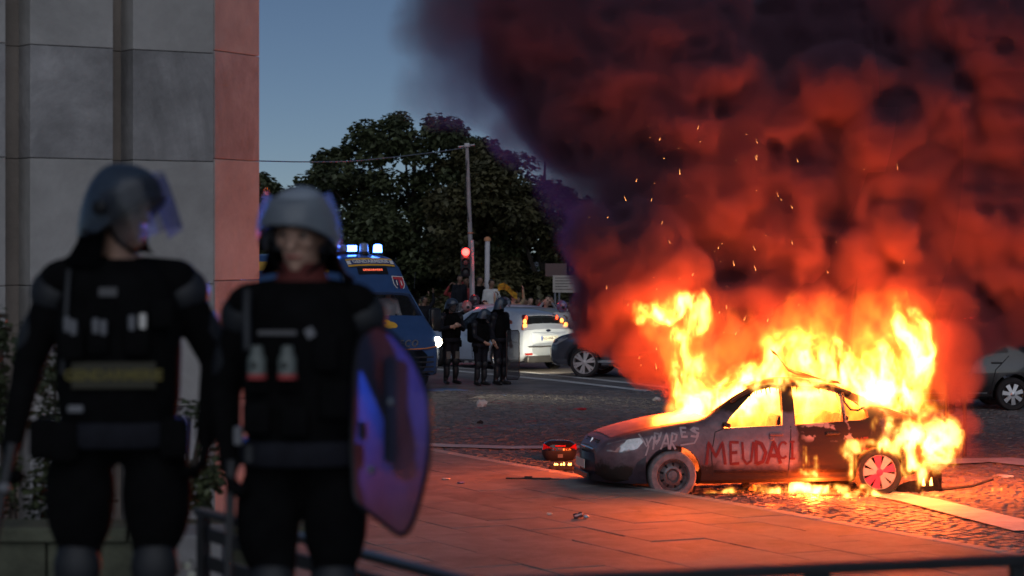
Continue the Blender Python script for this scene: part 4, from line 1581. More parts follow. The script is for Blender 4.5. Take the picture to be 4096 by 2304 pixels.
# tailgate, plate recess, number plate, bumper, reflectors, badge
bm = bmesh.new()
box(bm, (4.355, 0, .80), (.04, 1.02, .26), bev=.03)
from_bm('tailgate', bm, M['paint_silver'], hb, 40)
bm = bmesh.new()
rows = []
for z, o_ in ((.36, .02), (.44, .085), (.56, .10), (.64, .085), (.70, .03)):
    r_ = []
    for k in range(-8, 9):
        a = k / 8.0
        y = .90 * math.sin(a * 1.4) / math.sin(1.4)
        x = 4.33 - .42 * (1 - math.cos(a * 1.4)) / (1 - math.cos(1.4))
        r_.append(bm.verts.new((x + math.cos(a * 1.2) * o_, y + math.sin(a * 1.2) * o_ * .4, z)))
    rows.append(r_)
for a, b in zip(rows, rows[1:]):
    for k in range(16): bm.faces.new((a[k], a[k + 1], b[k + 1], b[k]))
bmesh.ops.solidify(bm, geom=bm.faces[:], thickness=.02)
from_bm('rear_bumper', bm, M['paint_silver'], hb, 40)
bm = bmesh.new(); box(bm, (4.43, 0, .60), (.03, 1.3, .035), bev=.008)
from_bm('bumper_strip', bm, M['dark_plastic'], hb)
bm = bmesh.new(); box(bm, (4.36, 0, .30), (.16, 1.4, .16), bev=.03)
from_bm('bumper_valance', bm, M['dark_plastic'], hb)
for s in (-1, 1):
    bm = bmesh.new(); box(bm, (4.36, s * .60, .42), (.06, .24, .05), Matrix.Rotation(R(-18 * s), 3, 'Z'), bev=.01)
    from_bm('reflector', bm, M['lens_red'], hb)
pl = empty('number_plate', (4.392, .0, .79)); pl.parent = hb
bm = bmesh.new(); box(bm, (0, 0, 0), (.012, .52, .115), bev=.003)
from_bm('plate_panel', bm, M['plate_white'], pl)
bm = bmesh.new(); box(bm, (.007, -.235, 0), (.004, .045, .11))
from_bm('blue_band', bm, mat('plate_blue', (.03, .09, .4), .4), pl)
tm = text_mesh('AQ-846-TG', .095, .001)
place(tm, Matrix.Translation((.009, .02, 0)) @ Matrix(((0, 0, 1, 0), (1, 0, 0, 0), (0, 1, 0, 0), (0, 0, 0, 1))))
link('lettering', tm, M['ink'], pl)
bm = bmesh.new(); ball(bm, (4.345, 0, .975), (.012, .075, .032), 2)
from_bm('badge', bm, mat('dark_badge', (.03, .04, .09), .2, metal=.5), hb, 60)
bm = bmesh.new(); box(bm, (4.385, 0, .885), (.03, .60, .03), bev=.008)
from_bm('plate_grip', bm, M['paint_silver'], hb)
bm = bmesh.new(); tube(bm, [(2.35, 0, 1.5), (2.25, 0, 1.72)], .006, 5)
from_bm('aerial', bm, M['black_metal'], hb)

# grey sports utility car: nose to the left, tail lost in the smoke
SUV = Shape(
    zb=[(0, .36), (.15, .27), (.6, .24), (3.7, .26), (4.2, .32), (4.45, .42)],
    zs=[(0, .66), (.12, .80), (.4, .90), (1.2, 1.0), (2.4, 1.04), (3.6, 1.06), (4.2, 1.06), (4.45, .95)],
    zt=[(0, .72), (.1, .86), (.35, .97), (1.0, 1.08), (1.4, 1.13), (1.8, 1.36), (2.2, 1.52), (2.7, 1.57), (3.6, 1.53), (4.0, 1.42), (4.25, 1.2), (4.45, 1.0)],
    wb=[(0, .58), (.1, .74), (.3, .85), (.7, .90), (2, .905), (3.6, .91), (4.1, .87), (4.45, .74)],
    wt=[(0, .46), (.1, .62), (.6, .74), (1.4, .74), (2.1, .62), (3.0, .61), (3.8, .60), (4.2, .64), (4.45, .6)])
suv_win = [[(1.72, 1.08), (2.12, 1.42), (2.55, 1.48), (2.55, 1.10)], [(2.64, 1.10), (2.64, 1.48), (3.3, 1.46), (3.4, 1.12)], [(3.48, 1.14), (3.42, 1.44), (3.7, 1.40), (3.85, 1.2)]]
_p = GX(585, 377.5)
_rz = R(-16)
_d = Vector((math.cos(_rz), math.sin(_rz), 0)); _n = Vector((-_d.y, _d.x, 0))
suv = build_car('sports_utility_car', _p - _d * .88 + _n * .80, _rz, SUV, M['paint_grey'], suv_win, (.88, 3.55),
                'dark grey sports utility car half hidden by the smoke with chrome spoked wheel', ws=(1.5, 2.05, .64, .55, 1.14), rs=(4.02, 4.24, .52, .58, 1.16),
                inner=(1.2, 4.1), style='double', spokes=6, rim_k=.76, wheel_r=.345, rim_m=mat('bright_alloy', (.62, .60, .60), .3, metal=.35, var=.08), seams=([(1.5, .4), (1.47, .8), (1.62, 1.05)], [(2.6, .36), (2.6, 1.06)], [(3.3, .36), (3.45, .8), (3.4, 1.08)]))
for s in (-1, 1):
    flank_lens('headlight', SUV, [(.10, .75), (.16, .84), (.42, .93), (.50, .90), (.36, .82), (.2, .74)], s, M['lens_clear'], suv)
    for xw in (.88, 3.55):
        bm = bmesh.new()
        prev = None
        for k in range(19):
            a = R(8 + 164 * k / 18)
            r0, r1 = .405, .475
            pp = []
            for r_ in (r0, r1):
                x = xw + r_ * math.cos(a); z = .355 + r_ * math.sin(a)
                pp.append(bm.verts.new((x, s * (SUV.side(min(max(x, .05), 4.4), max(z, .4)) + .012), z)))
            if prev: bm.faces.new((prev[0], prev[1], pp[1], pp[0]))
            prev = pp
        bmesh.ops.solidify(bm, geom=bm.faces[:], thickness=.02)
        from_bm('wheel_arch_trim', bm, M['paint_grey'], suv, 40)
bm = bmesh.new()
ribbon(SUV, subdivide([(1.2, .38), (3.2, .38)], .1), -1, .06, .014, bm)
from_bm('sill_trim', bm, M['chrome'], suv)
mirror_pair(suv, SUV, 1.8, 1.1, M['paint_grey'])
handles(suv, SUV, (2.42, 3.2), .95, M['paint_grey'])

# black car at the right edge
BC = Shape(
    zb=[(0, .32), (.15, .24), (.7, .20), (3.4, .22), (3.9, .28), (4.1, .38)],
    zs=[(0, .6), (.12, .72), (.5, .82), (1.2, .92), (2.4, .97), (3.5, 1.0), (3.9, .99), (4.1, .9)],
    zt=[(0, .64), (.1, .76), (.5, .90), (1.0, 1.02), (1.3, 1.10), (1.7, 1.36), (2.0, 1.5), (2.5, 1.56), (3.2, 1.52), (3.7, 1.38), (3.95, 1.12), (4.1, .95)],
    wb=[(0, .56), (.1, .7), (.3, .82), (.7, .87), (2, .885), (3.4, .885), (3.8, .85), (4.1, .72)],
    wt=[(0, .45), (.1, .6), (.6, .72), (1.3, .72), (2.0, .61), (2.8, .6), (3.6, .6), (3.9, .62), (4.1, .58)])
bc_win = [[(1.34, .99), (1.40, 1.10), (1.66, 1.26), (1.62, 1.0)], [(1.70, 1.0), (1.76, 1.32), (2.0, 1.44), (2.5, 1.48), (2.5, 1.02)], [(2.6, 1.02), (2.6, 1.48), (3.2, 1.44), (3.35, 1.06)]]
_p = GX(1011, 411)
bc = build_car('dark_car', _p + Vector((-2.28, .62, 0)), R(2), BC, M['paint_black'], bc_win, (.85, 2.28 + .02), 'black car with seven spoke alloy wheel at the right edge behind the smoke',
               inner=(1.05, 3.7), style='alloy', spokes=7, rim_k=.66, wheel_r=.305, seams=([(1.45, .3), (1.42, .7), (1.55, .96)],), ws=(1.42, 1.9, .6, .52, 1.13)) if False else \
     build_car('dark_car', _p + Vector((-3.42, .72, 0)), R(2), BC, M['paint_black'], bc_win, (.85, 3.42), 'black car with seven spoke alloy wheel at the right edge behind the smoke',
               inner=(1.05, 3.7), style='alloy', spokes=7, rim_k=.66, wheel_r=.305, seams=([(1.45, .3), (1.42, .7), (1.55, .96)], [(2.55, .3), (2.55, 1.0)], [(3.0, .3), (3.1, .75), (3.35, 1.0)]), ws=(1.42, 1.9, .6, .52, 1.13))
handles(bc, BC, (2.4, 3.12), .88, M['black_metal'])
mirror_pair(bc, BC, 1.5, 1.02, M['black_metal'])
bm = bmesh.new()
ribbon(BC, subdivide([(1.2, .33), (2.95, .33)], .1), -1, .03, .012, bm)
from_bm('sill_trim', bm, M['chrome'], bc)

# two more cars behind the far officers (only upper halves show)
EST = Shape(
    zb=HB_ZB if False else [(0, .30), (.15, .22), (.7, .18), (3.6, .2), (4.1, .25), (4.4, .34)],
    zs=[(0, .6), (.12, .72), (.5, .82), (1.2, .92), (2.4, .98), (3.6, 1.0), (4.2, 1.0), (4.4, .95)],
    zt=[(0, .64), (.1, .76), (.5, .92), (1.0, 1.03), (1.3, 1.12), (1.75, 1.4), (2.1, 1.54), (2.6, 1.58), (3.6, 1.54), (4.1, 1.42), (4.3, 1.15), (4.4, 1.0)],
    wb=[(0, .56), (.1, .7), (.3, .83), (.7, .89), (2, .90), (3.6, .90), (4.1, .86), (4.4, .76)],
    wt=[(0, .45), (.1, .6), (.6, .72), (1.3, .74), (2.0, .63), (2.8, .62), (3.8, .61), (4.2, .64), (4.4, .6)])
est_win = [[(1.66, 1.02), (2.08, 1.44), (2.5, 1.49), (2.5, 1.03)], [(2.58, 1.03), (2.58, 1.49), (3.2, 1.48), (3.25, 1.05)], [(3.33, 1.06), (3.3, 1.47), (3.85, 1.40), (4.0, 1.1)]]
_p = P(428, 380, 60.5); _p.z = 0
pale = build_car('estate_car', (_p.x - .4, 66.0, -.22), R(168 + 180), EST, M['paint_pale'], est_win, (.88, 3.55), 'pale grey green car just right of the police van behind its mirror',
                 inner=(1.1, 4.1), wheel_r=.31, ws=(1.42, 1.98, .62, .53, 1.14), rs=(4.08, 4.28, .52, .58, 1.12))
_p = P(492, 380, 63.0)
sal = build_car('silver_car', (_p.x - 2.5, 65.0, -.16), R(12), EST, M['paint_silver'], est_win, (.88, 3.55), 'silver car with dark glass just behind the three far officers',
                inner=(1.1, 4.1), wheel_r=.31, ws=(1.42, 1.98, .62, .53, 1.14), rs=(4.08, 4.28, .52, .58, 1.12))

# ------------------------------------------------------------------ the police van
M['van_blue'] = mat('police_blue_paint', (.035, .085, .22), .3, var=.08, coat=.6)
M['van_yellow'] = mat('yellow_band', (.75, .42, .05), .45, var=.08)
M['van_white'] = mat('white_band', (.72, .72, .70), .45, var=.05)
M['blue_lamp'] = emit('lit_blue_beacon', (.07, .22, 1.0), 16.0)
M['blue_dim'] = mat('blue_lens', (.25, .30, .45), .1, var=.2, coat=.5)
M['white_lamp'] = emit('lit_headlamp', (1.0, .88, .62), 22.0)
M['led_red'] = emit('red_led_text', (1.0, .16, .08), 1.6)
VAN = Shape(
    zb=[(0, .42), (.12, .34), (.5, .30), (5.2, .32), (5.6, .4)],
    zs=[(0, .98), (.1, 1.10), (.3, 1.22), (.6, 1.38), (1.2, 1.48), (3, 1.5), (5.6, 1.5)],
    zt=[(0, 1.02), (.08, 1.15), (.3, 1.34), (.52, 1.48), (.58, 1.53), (.8, 1.80), (1.02, 2.06), (1.08, 2.14), (1.25, 2.46), (1.36, 2.65), (1.55, 2.77), (1.9, 2.82), (5.3, 2.82), (5.6, 2.75)],
    wb=[(0, .78), (.08, .88), (.3, .97), (.7, 1.0), (5.3, 1.0), (5.6, .97)],
    wt=[(0, .66), (.08, .76), (.35, .84), (.6, .88), (.85, .84), (1.05, .80), (1.3, .70), (1.6, .64), (2.2, .66), (5.4, .68), (5.6, .66)])
van_win = [[(.84, 1.46), (1.14, 1.94), (1.75, 2.0), (1.75, 1.48)], [(2.15, 1.5), (2.15, 2.0), (3.5, 2.0), (3.5, 1.5)], [(3.65, 1.5), (3.65, 2.0), (5.0, 2.0), (5.0, 1.5)]]
_rz = R(124)                             # nose to tail: away from the camera and to the left
_d = Vector((math.cos(_rz), math.sin(_rz), 0))
_nose = Vector(((404 - 512) / F * 49.4, 49.4, 0))
van = empty('police_van', _nose, _rz, 'blue police van with lit blue beacons and high roof facing the fire', 'van')
cut = [VAN.solid(1.15, 5.7, inset=.06, lift=.2)]
cut[0] = VAN.solid(.66, 2.6, inset=.06, lift=.2)
for w in van_win: cut.append(side_prism(w))
cut.append(plan_prism([(.60, -.83), (.60, .83), (1.0, .75), (1.0, -.75)], 1.55, 3.4))
for x in (.95, 4.6):
    for s in (-1, 1): cut.append(cyl_y(x, .37, .44, s * .68, s * 1.5))
me = carve(VAN.solid(step=.12), cut); shade(me, 35)
link('body', me, M['van_blue'], van)
for x in (.95, 4.6):
    for s in (-1, 1): wheel(van, x, s * .88, .36, s, .22, style='steelwheel', rim_k=.6, rim_m=M['grey_metal'])
from_bm('windscreen', top_pane(VAN, .60, 1.0, .83, .75), M['van_glass'], van, 60)
for w in van_win:
    for s in (-1, 1): from_bm('side_window', side_pane(VAN, w, s), M['car_glass'], van, 50)
# black lower face: bumper, grille, guard
bm = bmesh.new()
rows = []
for z, o_ in ((.34, .03), (.5, .07), (.75, .09), (.86, .05)):
    r_ = []
    for k in range(-8, 9):
        a = k / 8.0
        y = 1.0 * math.sin(a * 1.4) / math.sin(1.4)
        x = .0 + .40 * (1 - math.cos(a * 1.4)) / (1 - math.cos(1.4))
        r_.append(bm.verts.new((x - math.cos(a * 1.2) * o_, y + math.sin(a * 1.2) * o_ * .4, z)))
    rows.append(r_)
for a, b in zip(rows, rows[1:]):
    for k in range(16): bm.faces.new((a[k], a[k + 1], b[k + 1], b[k]))
bmesh.ops.solidify(bm, geom=bm.faces[:], thickness=.03)
from_bm('front_bumper', bm, M['black_metal'], van, 40)
bm = bmesh.new()
for k in range(4): box(bm, (-.10, 0, .42 + .10 * k), (.03, 1.3, .035), bev=.006)
from_bm('grille', bm, M['dark_plastic'], van)
bm = bmesh.new()
tube(bm, [(.015, -.82, .93), (-.035, -.5, .895), (-.05, 0, .885), (-.035, .5, .895), (.015, .82, .93), (.10, .93, 1.04), (.2, .97, 1.12)], .014, 6)
tube(bm, [(.015, -.82, .93), (.10, -.93, 1.04), (.2, -.97, 1.12)], .014, 6)
from_bm('orange_trim', bm, mat('orange_reflective', (.8, .28, .08), .4), van, 40)
for s in (-1, 1):
    hl = flank_lens('headlight', VAN, [(.06, .92), (.10, 1.06), (.34, 1.15), (.40, 1.08), (.28, .96)], s, M['lens_clear'], van, .03)
    bm = bmesh.new(); ball(bm, (.09, s * .87, 1.02), (.07, .10, .11), 2)
    from_bm('lamp_bulb', bm, M['white_lamp'], hl, 60)
    bm = bmesh.new()
    box(bm, (.72, s * 1.20, 1.46), (.14, .26, .48), bev=.06)
    box(bm, (.76, s * 1.04, 1.38), (.06, .22, .05), bev=.01)
    from_bm('mirror', bm, M['black_metal'], van, 50)


def on_van(x, y, off=.004):
    """frame on the van's upper skin at (x, y): origin, right (towards -y as seen from in front), up along the skin"""
    z = VAN.top(x, y)
    dz = (VAN.top(x + .02, y) - VAN.top(x - .02, y)) / .04
    up = Vector((1, 0, dz)).normalized()
    right = Vector((0, 1, 0))
    dy = (VAN.top(x, y + .02) - VAN.top(x, y - .02)) / .04
    right = Vector((0, 1, dy)).normalized()
    nrm = right.cross(up)
    if nrm.x > 0: nrm = -nrm
    return Vector((x, y, z)) + nrm * off, right, up, nrm


def van_decal(name, x, y0, y1, h, m, off):
    """a band across the sloping face of the high roof, its middle at station x"""
    bm = bmesh.new()
    prev = None
    n = 14
    for k in range(n + 1):
        y = y0 + (y1 - y0) * k / n
        o_, r_, u_, n_ = on_van(x, y, off)
        a = bm.verts.new(o_ - u_ * h / 2); b = bm.verts.new(o_ + u_ * h / 2)
        if prev: bm.faces.new((prev[0], prev[1], b, a))
        prev = (a, b)
    return from_bm(name, bm, m, van, 60)


def van_text(body, x, y, size, m, off, bold=0.0, space=1.0):
    me = text_mesh(body, size, .002, bold=bold, space=space)
    o_, r_, u_, n_ = on_van(x, y, off)
    # text reads along its +x; the viewer in front of the van sees local +y on the right
    r_ = -r_ if (r_.cross(u_)).dot(n_) < 0 else r_
    Mx = Matrix((r_, u_, n_)).transposed().to_4x4()
    Mx.translation = o_
    place(me, Mx)
    return link('lettering', me, m, van)


van_decal('yellow_band', 1.36, -.56, .56, .22, M['van_yellow'], .008)
van_decal('blue_band', 1.36, -.56, .56, .125, mat('dark_blue_band', (.05, .08, .22), .5), .012)
van_text('GENDARMERIE', 1.36, .0, .128, M['van_white'], .018, bold=.004, space=1.02)
for s in (-1, 1): van_decal('white_block', 1.36, s * .47, s * .56, .10, M['van_white'], .016)
van_decal('display_case', 1.255, -.36, .36, .17, M['black_metal'], .012)
van_text('GENDARMERIE', 1.26, .0, .062, M['led_red'], .018, space=1.2)
# badge with the number
o_, r_, u_, n_ = on_van(1.13, -.56, .010)
r_ = -r_ if (r_.cross(u_)).dot(n_) < 0 else r_
bdg = empty('badge', (0, 0, 0)); bdg.parent = van
def badge_poly(poly, off, m_, nm):
    bm = bmesh.new()
    bm.faces.new([bm.verts.new(o_ + r_ * x + u_ * y + n_ * off) for x, y in poly])
    return from_bm(nm, bm, m_, bdg)
shp = [(-.14, .16), (.14, .16), (.14, -.03), (.10, -.12), (0, -.18), (-.10, -.12), (-.14, -.03)]
badge_poly(shp, 0, M['van_white'], 'badge_border')
badge_poly([(x * .86, y * .88) for x, y in shp], .003, mat('badge_navy', (.02, .03, .10), .5), 'badge_field')
badge_poly([(-.12, .14), (.12, .14), (.12, .075), (-.12, .075)], .006, mat('badge_red', (.5, .04, .05), .5), 'badge_top')
badge_poly([(.0, .07), (.12, .07), (.12, -.03), (.086, -.10), (.0, -.15)], .006, mat('badge_red_half', (.45, .03, .05), .5), 'badge_half')
for ch, dx in (('I', -.055), ('1', .055)):
    me = text_mesh(ch, .15, .001, bold=.004)
    Mx = Matrix((r_, u_, n_)).transposed().to_4x4(); Mx.translation = o_ + r_ * dx + n_ * .010 + u_ * -.01
    place(me, Mx); link('lettering', me, M['van_white'], bdg)
# maker's letters on the bonnet front and a yellow emblem
me = text_mesh('IVECO', .20, .006, space=1.25, bold=.004)
place(me, Matrix.Translation((-.012, 0, 1.0)) @ Matrix(((0, -.25, -1, 0), (-1, 0, 0, 0), (0, 1, 0, 0), (0, 0, 0, 1))))
link('lettering', me, M['steel'], van)
o_, r_, u_, n_ = on_van(.3, -.12, .008)
bm = bmesh.new()
for (cx, cy, rx, ry) in ((0, 0, .12, .10), (.12, -.04, .10, .07), (.05, .10, .07, .06)):
    vs2 = [bm.verts.new(Vector((.34 + cy + ry * math.sin(a), .08 + cx + rx * math.cos(a), VAN.top(.34 + cy + ry * math.sin(a), .08 + cx + rx * math.cos(a)) + .006 + .002 * cx)) ) for a in [2 * math.pi * k / 14 for k in range(14)]]
    bm.faces.new(vs2)
tag(from_bm('emblem', bm, M['van_yellow'], van), kind='stuff')
# roof lights
def beacon(x, y, lit, w=.16, h=.17):
    b = empty('beacon', (x, y, VAN.top(x, y))); b.parent = van
    bm = bmesh.new(); lathe(bm, [(w * .62, 0), (w * .62, .045), (w * .5, .06), (0, .06)], 16)
    from_bm('beacon_base', bm, M['black_metal'], b, 40)
    bm = bmesh.new(); lathe(bm, [(w * .5, .058), (w * .52, .10), (w * .46, h), (w * .3, h + .02), (0, h + .025)], 16)
    from_bm('beacon_lens', bm, M['blue_lamp'] if lit else M['blue_dim'], b, 40)
    return b
beacon(1.72, -.40, True, .19, .21)
beacon(1.75, -.08, False, .19, .22)
lb = empty('light_bar', (1.95, .36, 2.83)); lb.parent = van
bm = bmesh.new(); box(bm, (0, 0, .03), (.2, .72, .05), bev=.01)
from_bm('bar_base', bm, M['black_metal'], lb)
for k in range(3):
    bm = bmesh.new(); box(bm, (-.02, -.24 + .23 * k, .12), (.16, .20, .13), bev=.02)
    from_bm('bar_lens', bm, M['blue_lamp'] if k != 1 else M['blue_dim'], lb)
# blue light on the rear corner edge, put in as a glowing strip; aerial
bm = bmesh.new()
for k in range(1): tube(bm, [(5.56, .72, 2.62), (5.58, .86, 2.1), (5.6, .99, 1.5)], .022, 6)
from_bm('edge_glow_strip', bm, emit('blue_edge_glow', (.12, .3, 1.0), 3.0), van)
bm = bmesh.new(); tube(bm, [(1.0, -.86, 2.1), (1.02, -.90, 2.45)], .008, 5)
from_bm('aerial', bm, M['black_metal'], van)
# rear high band
bm = bmesh.new()
for sgn in (-1, 1):
    ribbon(VAN, subdivide([(1.8, 2.56), (5.5, 2.56)], .3), sgn, .20, .006, bm)
tag(from_bm('yellow_band', bm, M['van_yellow'], van), kind='stuff')
for sx, sy in ((1.5, -.42), (1.5, .42)):
    bm = bmesh.new(); box(bm, (sx, sy, 1.0), (.5, .5, .16), bev=.03); box(bm, (sx + .26, sy, 1.36), (.12, .46, .66), bev=.03)
    from_bm('seat', bm, M['interior'], van)
bm = bmesh.new(); box(bm, (.80, 0, 1.38), (.26, 1.4, .12), bev=.04)
from_bm('dashboard', bm, M['interior'], van)


def spot(loc, target, watt, col, ang, rad=.05, blend=.6):
    d = bpy.data.lights.new('lamp_beam', 'SPOT')
    d.energy = watt; d.color = col; d.spot_size = R(ang); d.spot_blend = blend; d.shadow_soft_size = rad
    o = bpy.data.objects.new('lamp_beam', d); COL.objects.link(o)
    o.location = loc
    o.rotation_euler = (Vector(target) - Vector(loc)).to_track_quat('-Z', 'Y').to_euler()
    return o


_rz_van = _rz
VM = Matrix.Translation(_nose) @ Matrix.Rotation(_rz, 4, 'Z')
spot(VM @ Vector((1.55, -.40, 3.06)), (-.70, 8.2, 3.62), 130000, (.05, .16, 1.0), 4.2)
# the other beacon's beam sweeping the smoke's edge
spot(VM @ Vector((1.9, .30, 3.08)), P(585, 120, 32), 7000, (.22, .13, 1.0), 17, .05, .9)
# headlamp of the grey car on the hatchback's bumper
_s = P(547, 350, 55.8)
spot(_s, P(548, 353, 57.4), 420, (1.0, .86, .60), 62, .06, .8)
# glow of the van's own headlamp
spot(VM @ Vector((-.16, -.86, 1.0)), VM @ Vector((-6, -1.2, .2)), 160, (1.0, .86, .6), 60, .06, .8)
# ================================================================== PEOPLE
def capsule(bm, a, b, ra, rb, n=12):
    a = Vector(a); b = Vector(b)
    L = (b - a).length
    if L < 1e-5:
        ball(bm, a, max(ra, rb), 2); return
    path = []; rad = []
    for k in range(5): path.append(a.lerp(b, k / 4)); rad.append(ra + (rb - ra) * k / 4)
    tube(bm, path, rad, n)
    ball(bm, a, ra * .995, 2); ball(bm, b, rb * .995, 2)


def hand(bm, w, d, up, s, curl=.5, k=1.0):
    """palm, four bent fingers of unequal length and a thumb. w wrist, d pointing direction, up = back of the hand, s = side of the thumb (+1/-1)"""
    d = Vector(d).normalized(); up = Vector(up); up = (up - d * up.dot(d)).normalized()
    side = d.cross(up).normalized() * s
    w = Vector(w)
    palm = w + d * .05 * k
    for q in (-.5, .5):
        capsule(bm, w + side * .012 * q * k, w + d * .085 * k + side * .052 * q * k, .021 * k, .0165 * k, 8)
    capsule(bm, w, w + d * .085 * k, .022 * k, .018 * k, 8)
    for i, (o, l) in enumerate(((.033, .068), (.011, .078), (-.011, .072), (-.032, .056))):
        p = w + d * .085 * k + side * o * k
        ang = curl
        dirn = d
        for j, f in enumerate((.45, .32, .23)):
            ang_ = curl * (j + .6)
            q_ = (d * math.cos(ang_) - up * math.sin(ang_))
            p2 = p + q_ * l * f * k * 1.25
            capsule(bm, p, p2, .0098 * k, .009 * k, 7)
            p = p2
    p = w + d * .03 * k + side * .025 * k
    p1 = p + (d * .55 + side * .75 - up * .25).normalized() * .042 * k
    p2 = p1 + (d * .9 + side * .1 - up * .45).normalized() * .034 * k
    capsule(bm, p, p1, .0125 * k, .011 * k, 8); capsule(bm, p1, p2, .011 * k, .0095 * k, 8)


def figure(name, J, mats, voxel=.02, bulk=1.0, hands=True, face=True, curl=(.6, .6), rule=None, hand_up=None):
    """one continuous body: tapered limbs and ellipsoids fused by a voxel remesh. J: joints; faces -Y.
    mats: top, trousers, skin, shoe, hair"""
    bm = bmesh.new()
    g = lambda k: Vector(J[k])
    b = bulk
    hd = g('head'); nk = g('neck'); ch = g('chest'); pv = g('pelvis')
    f = J.get('face', (0, -1, 0)); f = Vector(f).normalized()
    up = (hd - nk).normalized()
    f = (f - up * f.dot(up)).normalized()
    sd = f.cross(up).normalized()
    RM = Matrix((sd, -f, up)).transposed()
    def H(x, y, z): return hd + sd * x - f * y + up * z
    ball(bm, hd + up * .02, (.077, .098, .112), 3, RM)
    ball(bm, H(0, -.022, -.058), (.056, .07, .066), 2, RM)       # jaw
    if face:
        capsule(bm, H(0, -.088, .012), H(0, -.112, -.022), .011, .0165, 8)     # nose
        ball(bm, H(0, -.078, .038), (.058, .026, .014), 2, RM)       # brow
        ball(bm, H(0, -.080, -.062), (.027, .016, .008), 2, RM)     # lips
        ball(bm, H(0, -.070, -.098), (.024, .022, .02), 2, RM)      # chin
        for s in (-1, 1):
            ball(bm, H(s * .078, .008, -.005), (.010, .022, .034), 2, RM)   # ears
            ball(bm, H(s * .040, -.066, -.015), (.024, .022, .024), 2, RM)  # cheeks
    capsule(bm, nk - up * .02, hd - up * .05, .060, .056)
    # trunk
    sl, sr = g('sh_l'), g('sh_r')
    capsule(bm, ch + Vector((0, 0, -.02)), pv + Vector((0, 0, .12)), .135 * b, .125 * b, 16)
    for s_, sh in ((-1, sl), (1, sr)):
        capsule(bm, ch.lerp(sh, .45) + Vector((0, 0, -.06)), pv + Vector((s_ * .055, 0, .10)), .115 * b, .105 * b, 14)
        capsule(bm, nk.lerp(sh, .2) - up * .03, sh, .062, .072 * b)
    ball(bm, pv + Vector((0, 0, .02)), (.165 * b, .125 * b, .13), 3)
    for s in ('l', 'r'):
        capsule(bm, g('sh_' + s), g('el_' + s), .069 * b, .050 * b)
        capsule(bm, g('el_' + s), g('wr_' + s), .050 * b, .034 * b)
        capsule(bm, g('hip_' + s), g('kn_' + s), .098 * b, .066 * b)
        capsule(bm, g('kn_' + s), g('an_' + s), .066 * b, .046 * b)
        kn, an, to = g('kn_' + s), g('an_' + s), g('toe_' + s)
        capsule(bm, an + Vector((0, 0, -.03)), to, .048, .036, 10)
        capsule(bm, an + (an - to).normalized() * .05 + Vector((0, 0, -.045)), an.lerp(to, .5) + Vector((0, 0, -.02)), .040, .042, 10)
        if hands:
            d = J.get('hd_' + s) or (g('wr_' + s) - g('el_' + s))
            hu = (hand_up or {}).get(s) or ((1, 0, 0) if s == 'r' else (-1, 0, 0))
            hand(bm, g('wr_' + s), d, hu, 1 if s == 'l' else -1, curl[0] if s == 'l' else curl[1])
    me0 = bpy.data.meshes.new('tmp')
    bm.to_mesh(me0); bm.free()
    o = bpy.data.objects.new('tmp', me0); COL.objects.link(o)
    r_ = o.modifiers.new('r', 'REMESH'); r_.mode = 'VOXEL'; r_.voxel_size = voxel; r_.adaptivity = 0
    sm = o.modifiers.new('s', 'SMOOTH'); sm.factor = .5; sm.iterations = 2
    me = evaluated(o, 'body')
    bpy.data.objects.remove(o)
    me.materials.clear()
    for m_ in mats: me.materials.append(m_)
    me.polygons.foreach_set('use_smooth', [True] * len(me.polygons))
    wrl, wrr = g('wr_l'), g('wr_r')
    ell, elr = g('el_l'), g('el_r')
    for p in me.polygons:
        c = p.center
        q = c - hd
        lx_, ly_, lz_ = q.dot(sd), -q.dot(f), q.dot(up)
        if lz_ > -.15 and q.length < .22:
            hair = lz_ > .078 or (ly_ > .02 and lz_ > -.06) or (abs(lx_) > .07 and lz_ > .02 and ly_ > -.05)
            k = 4 if hair else 2
        elif near_hand(c, wrl, ell, J.get('hd_l')): k = 2
        elif near_hand(c, wrr, elr, J.get('hd_r')): k = 2
        elif c.z < .13: k = 3
        elif c.z < pv.z + .03: k = 1
        else: k = 0
        if rule:
            r2 = rule(c, k)
            if r2 is not None: k = r2
        p.material_index = k
    return me


def near_hand(c, w, e, d):
    d = Vector(d).normalized() if d else (w - e).normalized()
    q = c - w
    t_ = q.dot(d)
    return -.005 < t_ < .21 and (q - d * t_).length < .075 - .02 * (t_ < .03)


def joints(**kw):
    J = dict(pelvis=(0, 0, .95), chest=(0, .0, 1.32), neck=(0, .01, 1.50), head=(0, -.015, 1.665),
             sh_l=(-.185, .0, 1.44), sh_r=(.185, .0, 1.44), el_l=(-.24, .03, 1.15), el_r=(.24, .03, 1.15), wr_l=(-.24, -.06, .90), wr_r=(.24, -.06, .90),
             hip_l=(-.09, 0, .92), hip_r=(.09, 0, .92), kn_l=(-.10, -.02, .50), kn_r=(.10, -.02, .50), an_l=(-.11, .03, .09), an_r=(.11, .03, .09),
             toe_l=(-.14, -.15, .04), toe_r=(.14, -.15, .04))
    J.update(kw)
    return J


def shell(bm, rings, n=28, pw=2.6, c=(0, 0)):
    """closed loft of superellipse rings (z, rx, ry, cx, cy)"""
    R_ = []
    for (z, rx, ry, cx, cy_) in rings:
        ring = []
        for k in range(n):
            a = 2 * math.pi * k / n
            ca_, sa_ = math.cos(a), math.sin(a)
            x = math.copysign(abs(ca_) ** (2 / pw), ca_) * rx
            y = math.copysign(abs(sa_) ** (2 / pw), sa_) * ry
            ring.append(bm.verts.new((cx + x, cy_ + y, z)))
        R_.append(ring)
    for a, b in zip(R_, R_[1:]):
        for k in range(n): bm.faces.new((a[k], a[(k + 1) % n], b[(k + 1) % n], b[k]))
    bm.faces.new(list(reversed(R_[0]))); bm.faces.new(R_[-1])


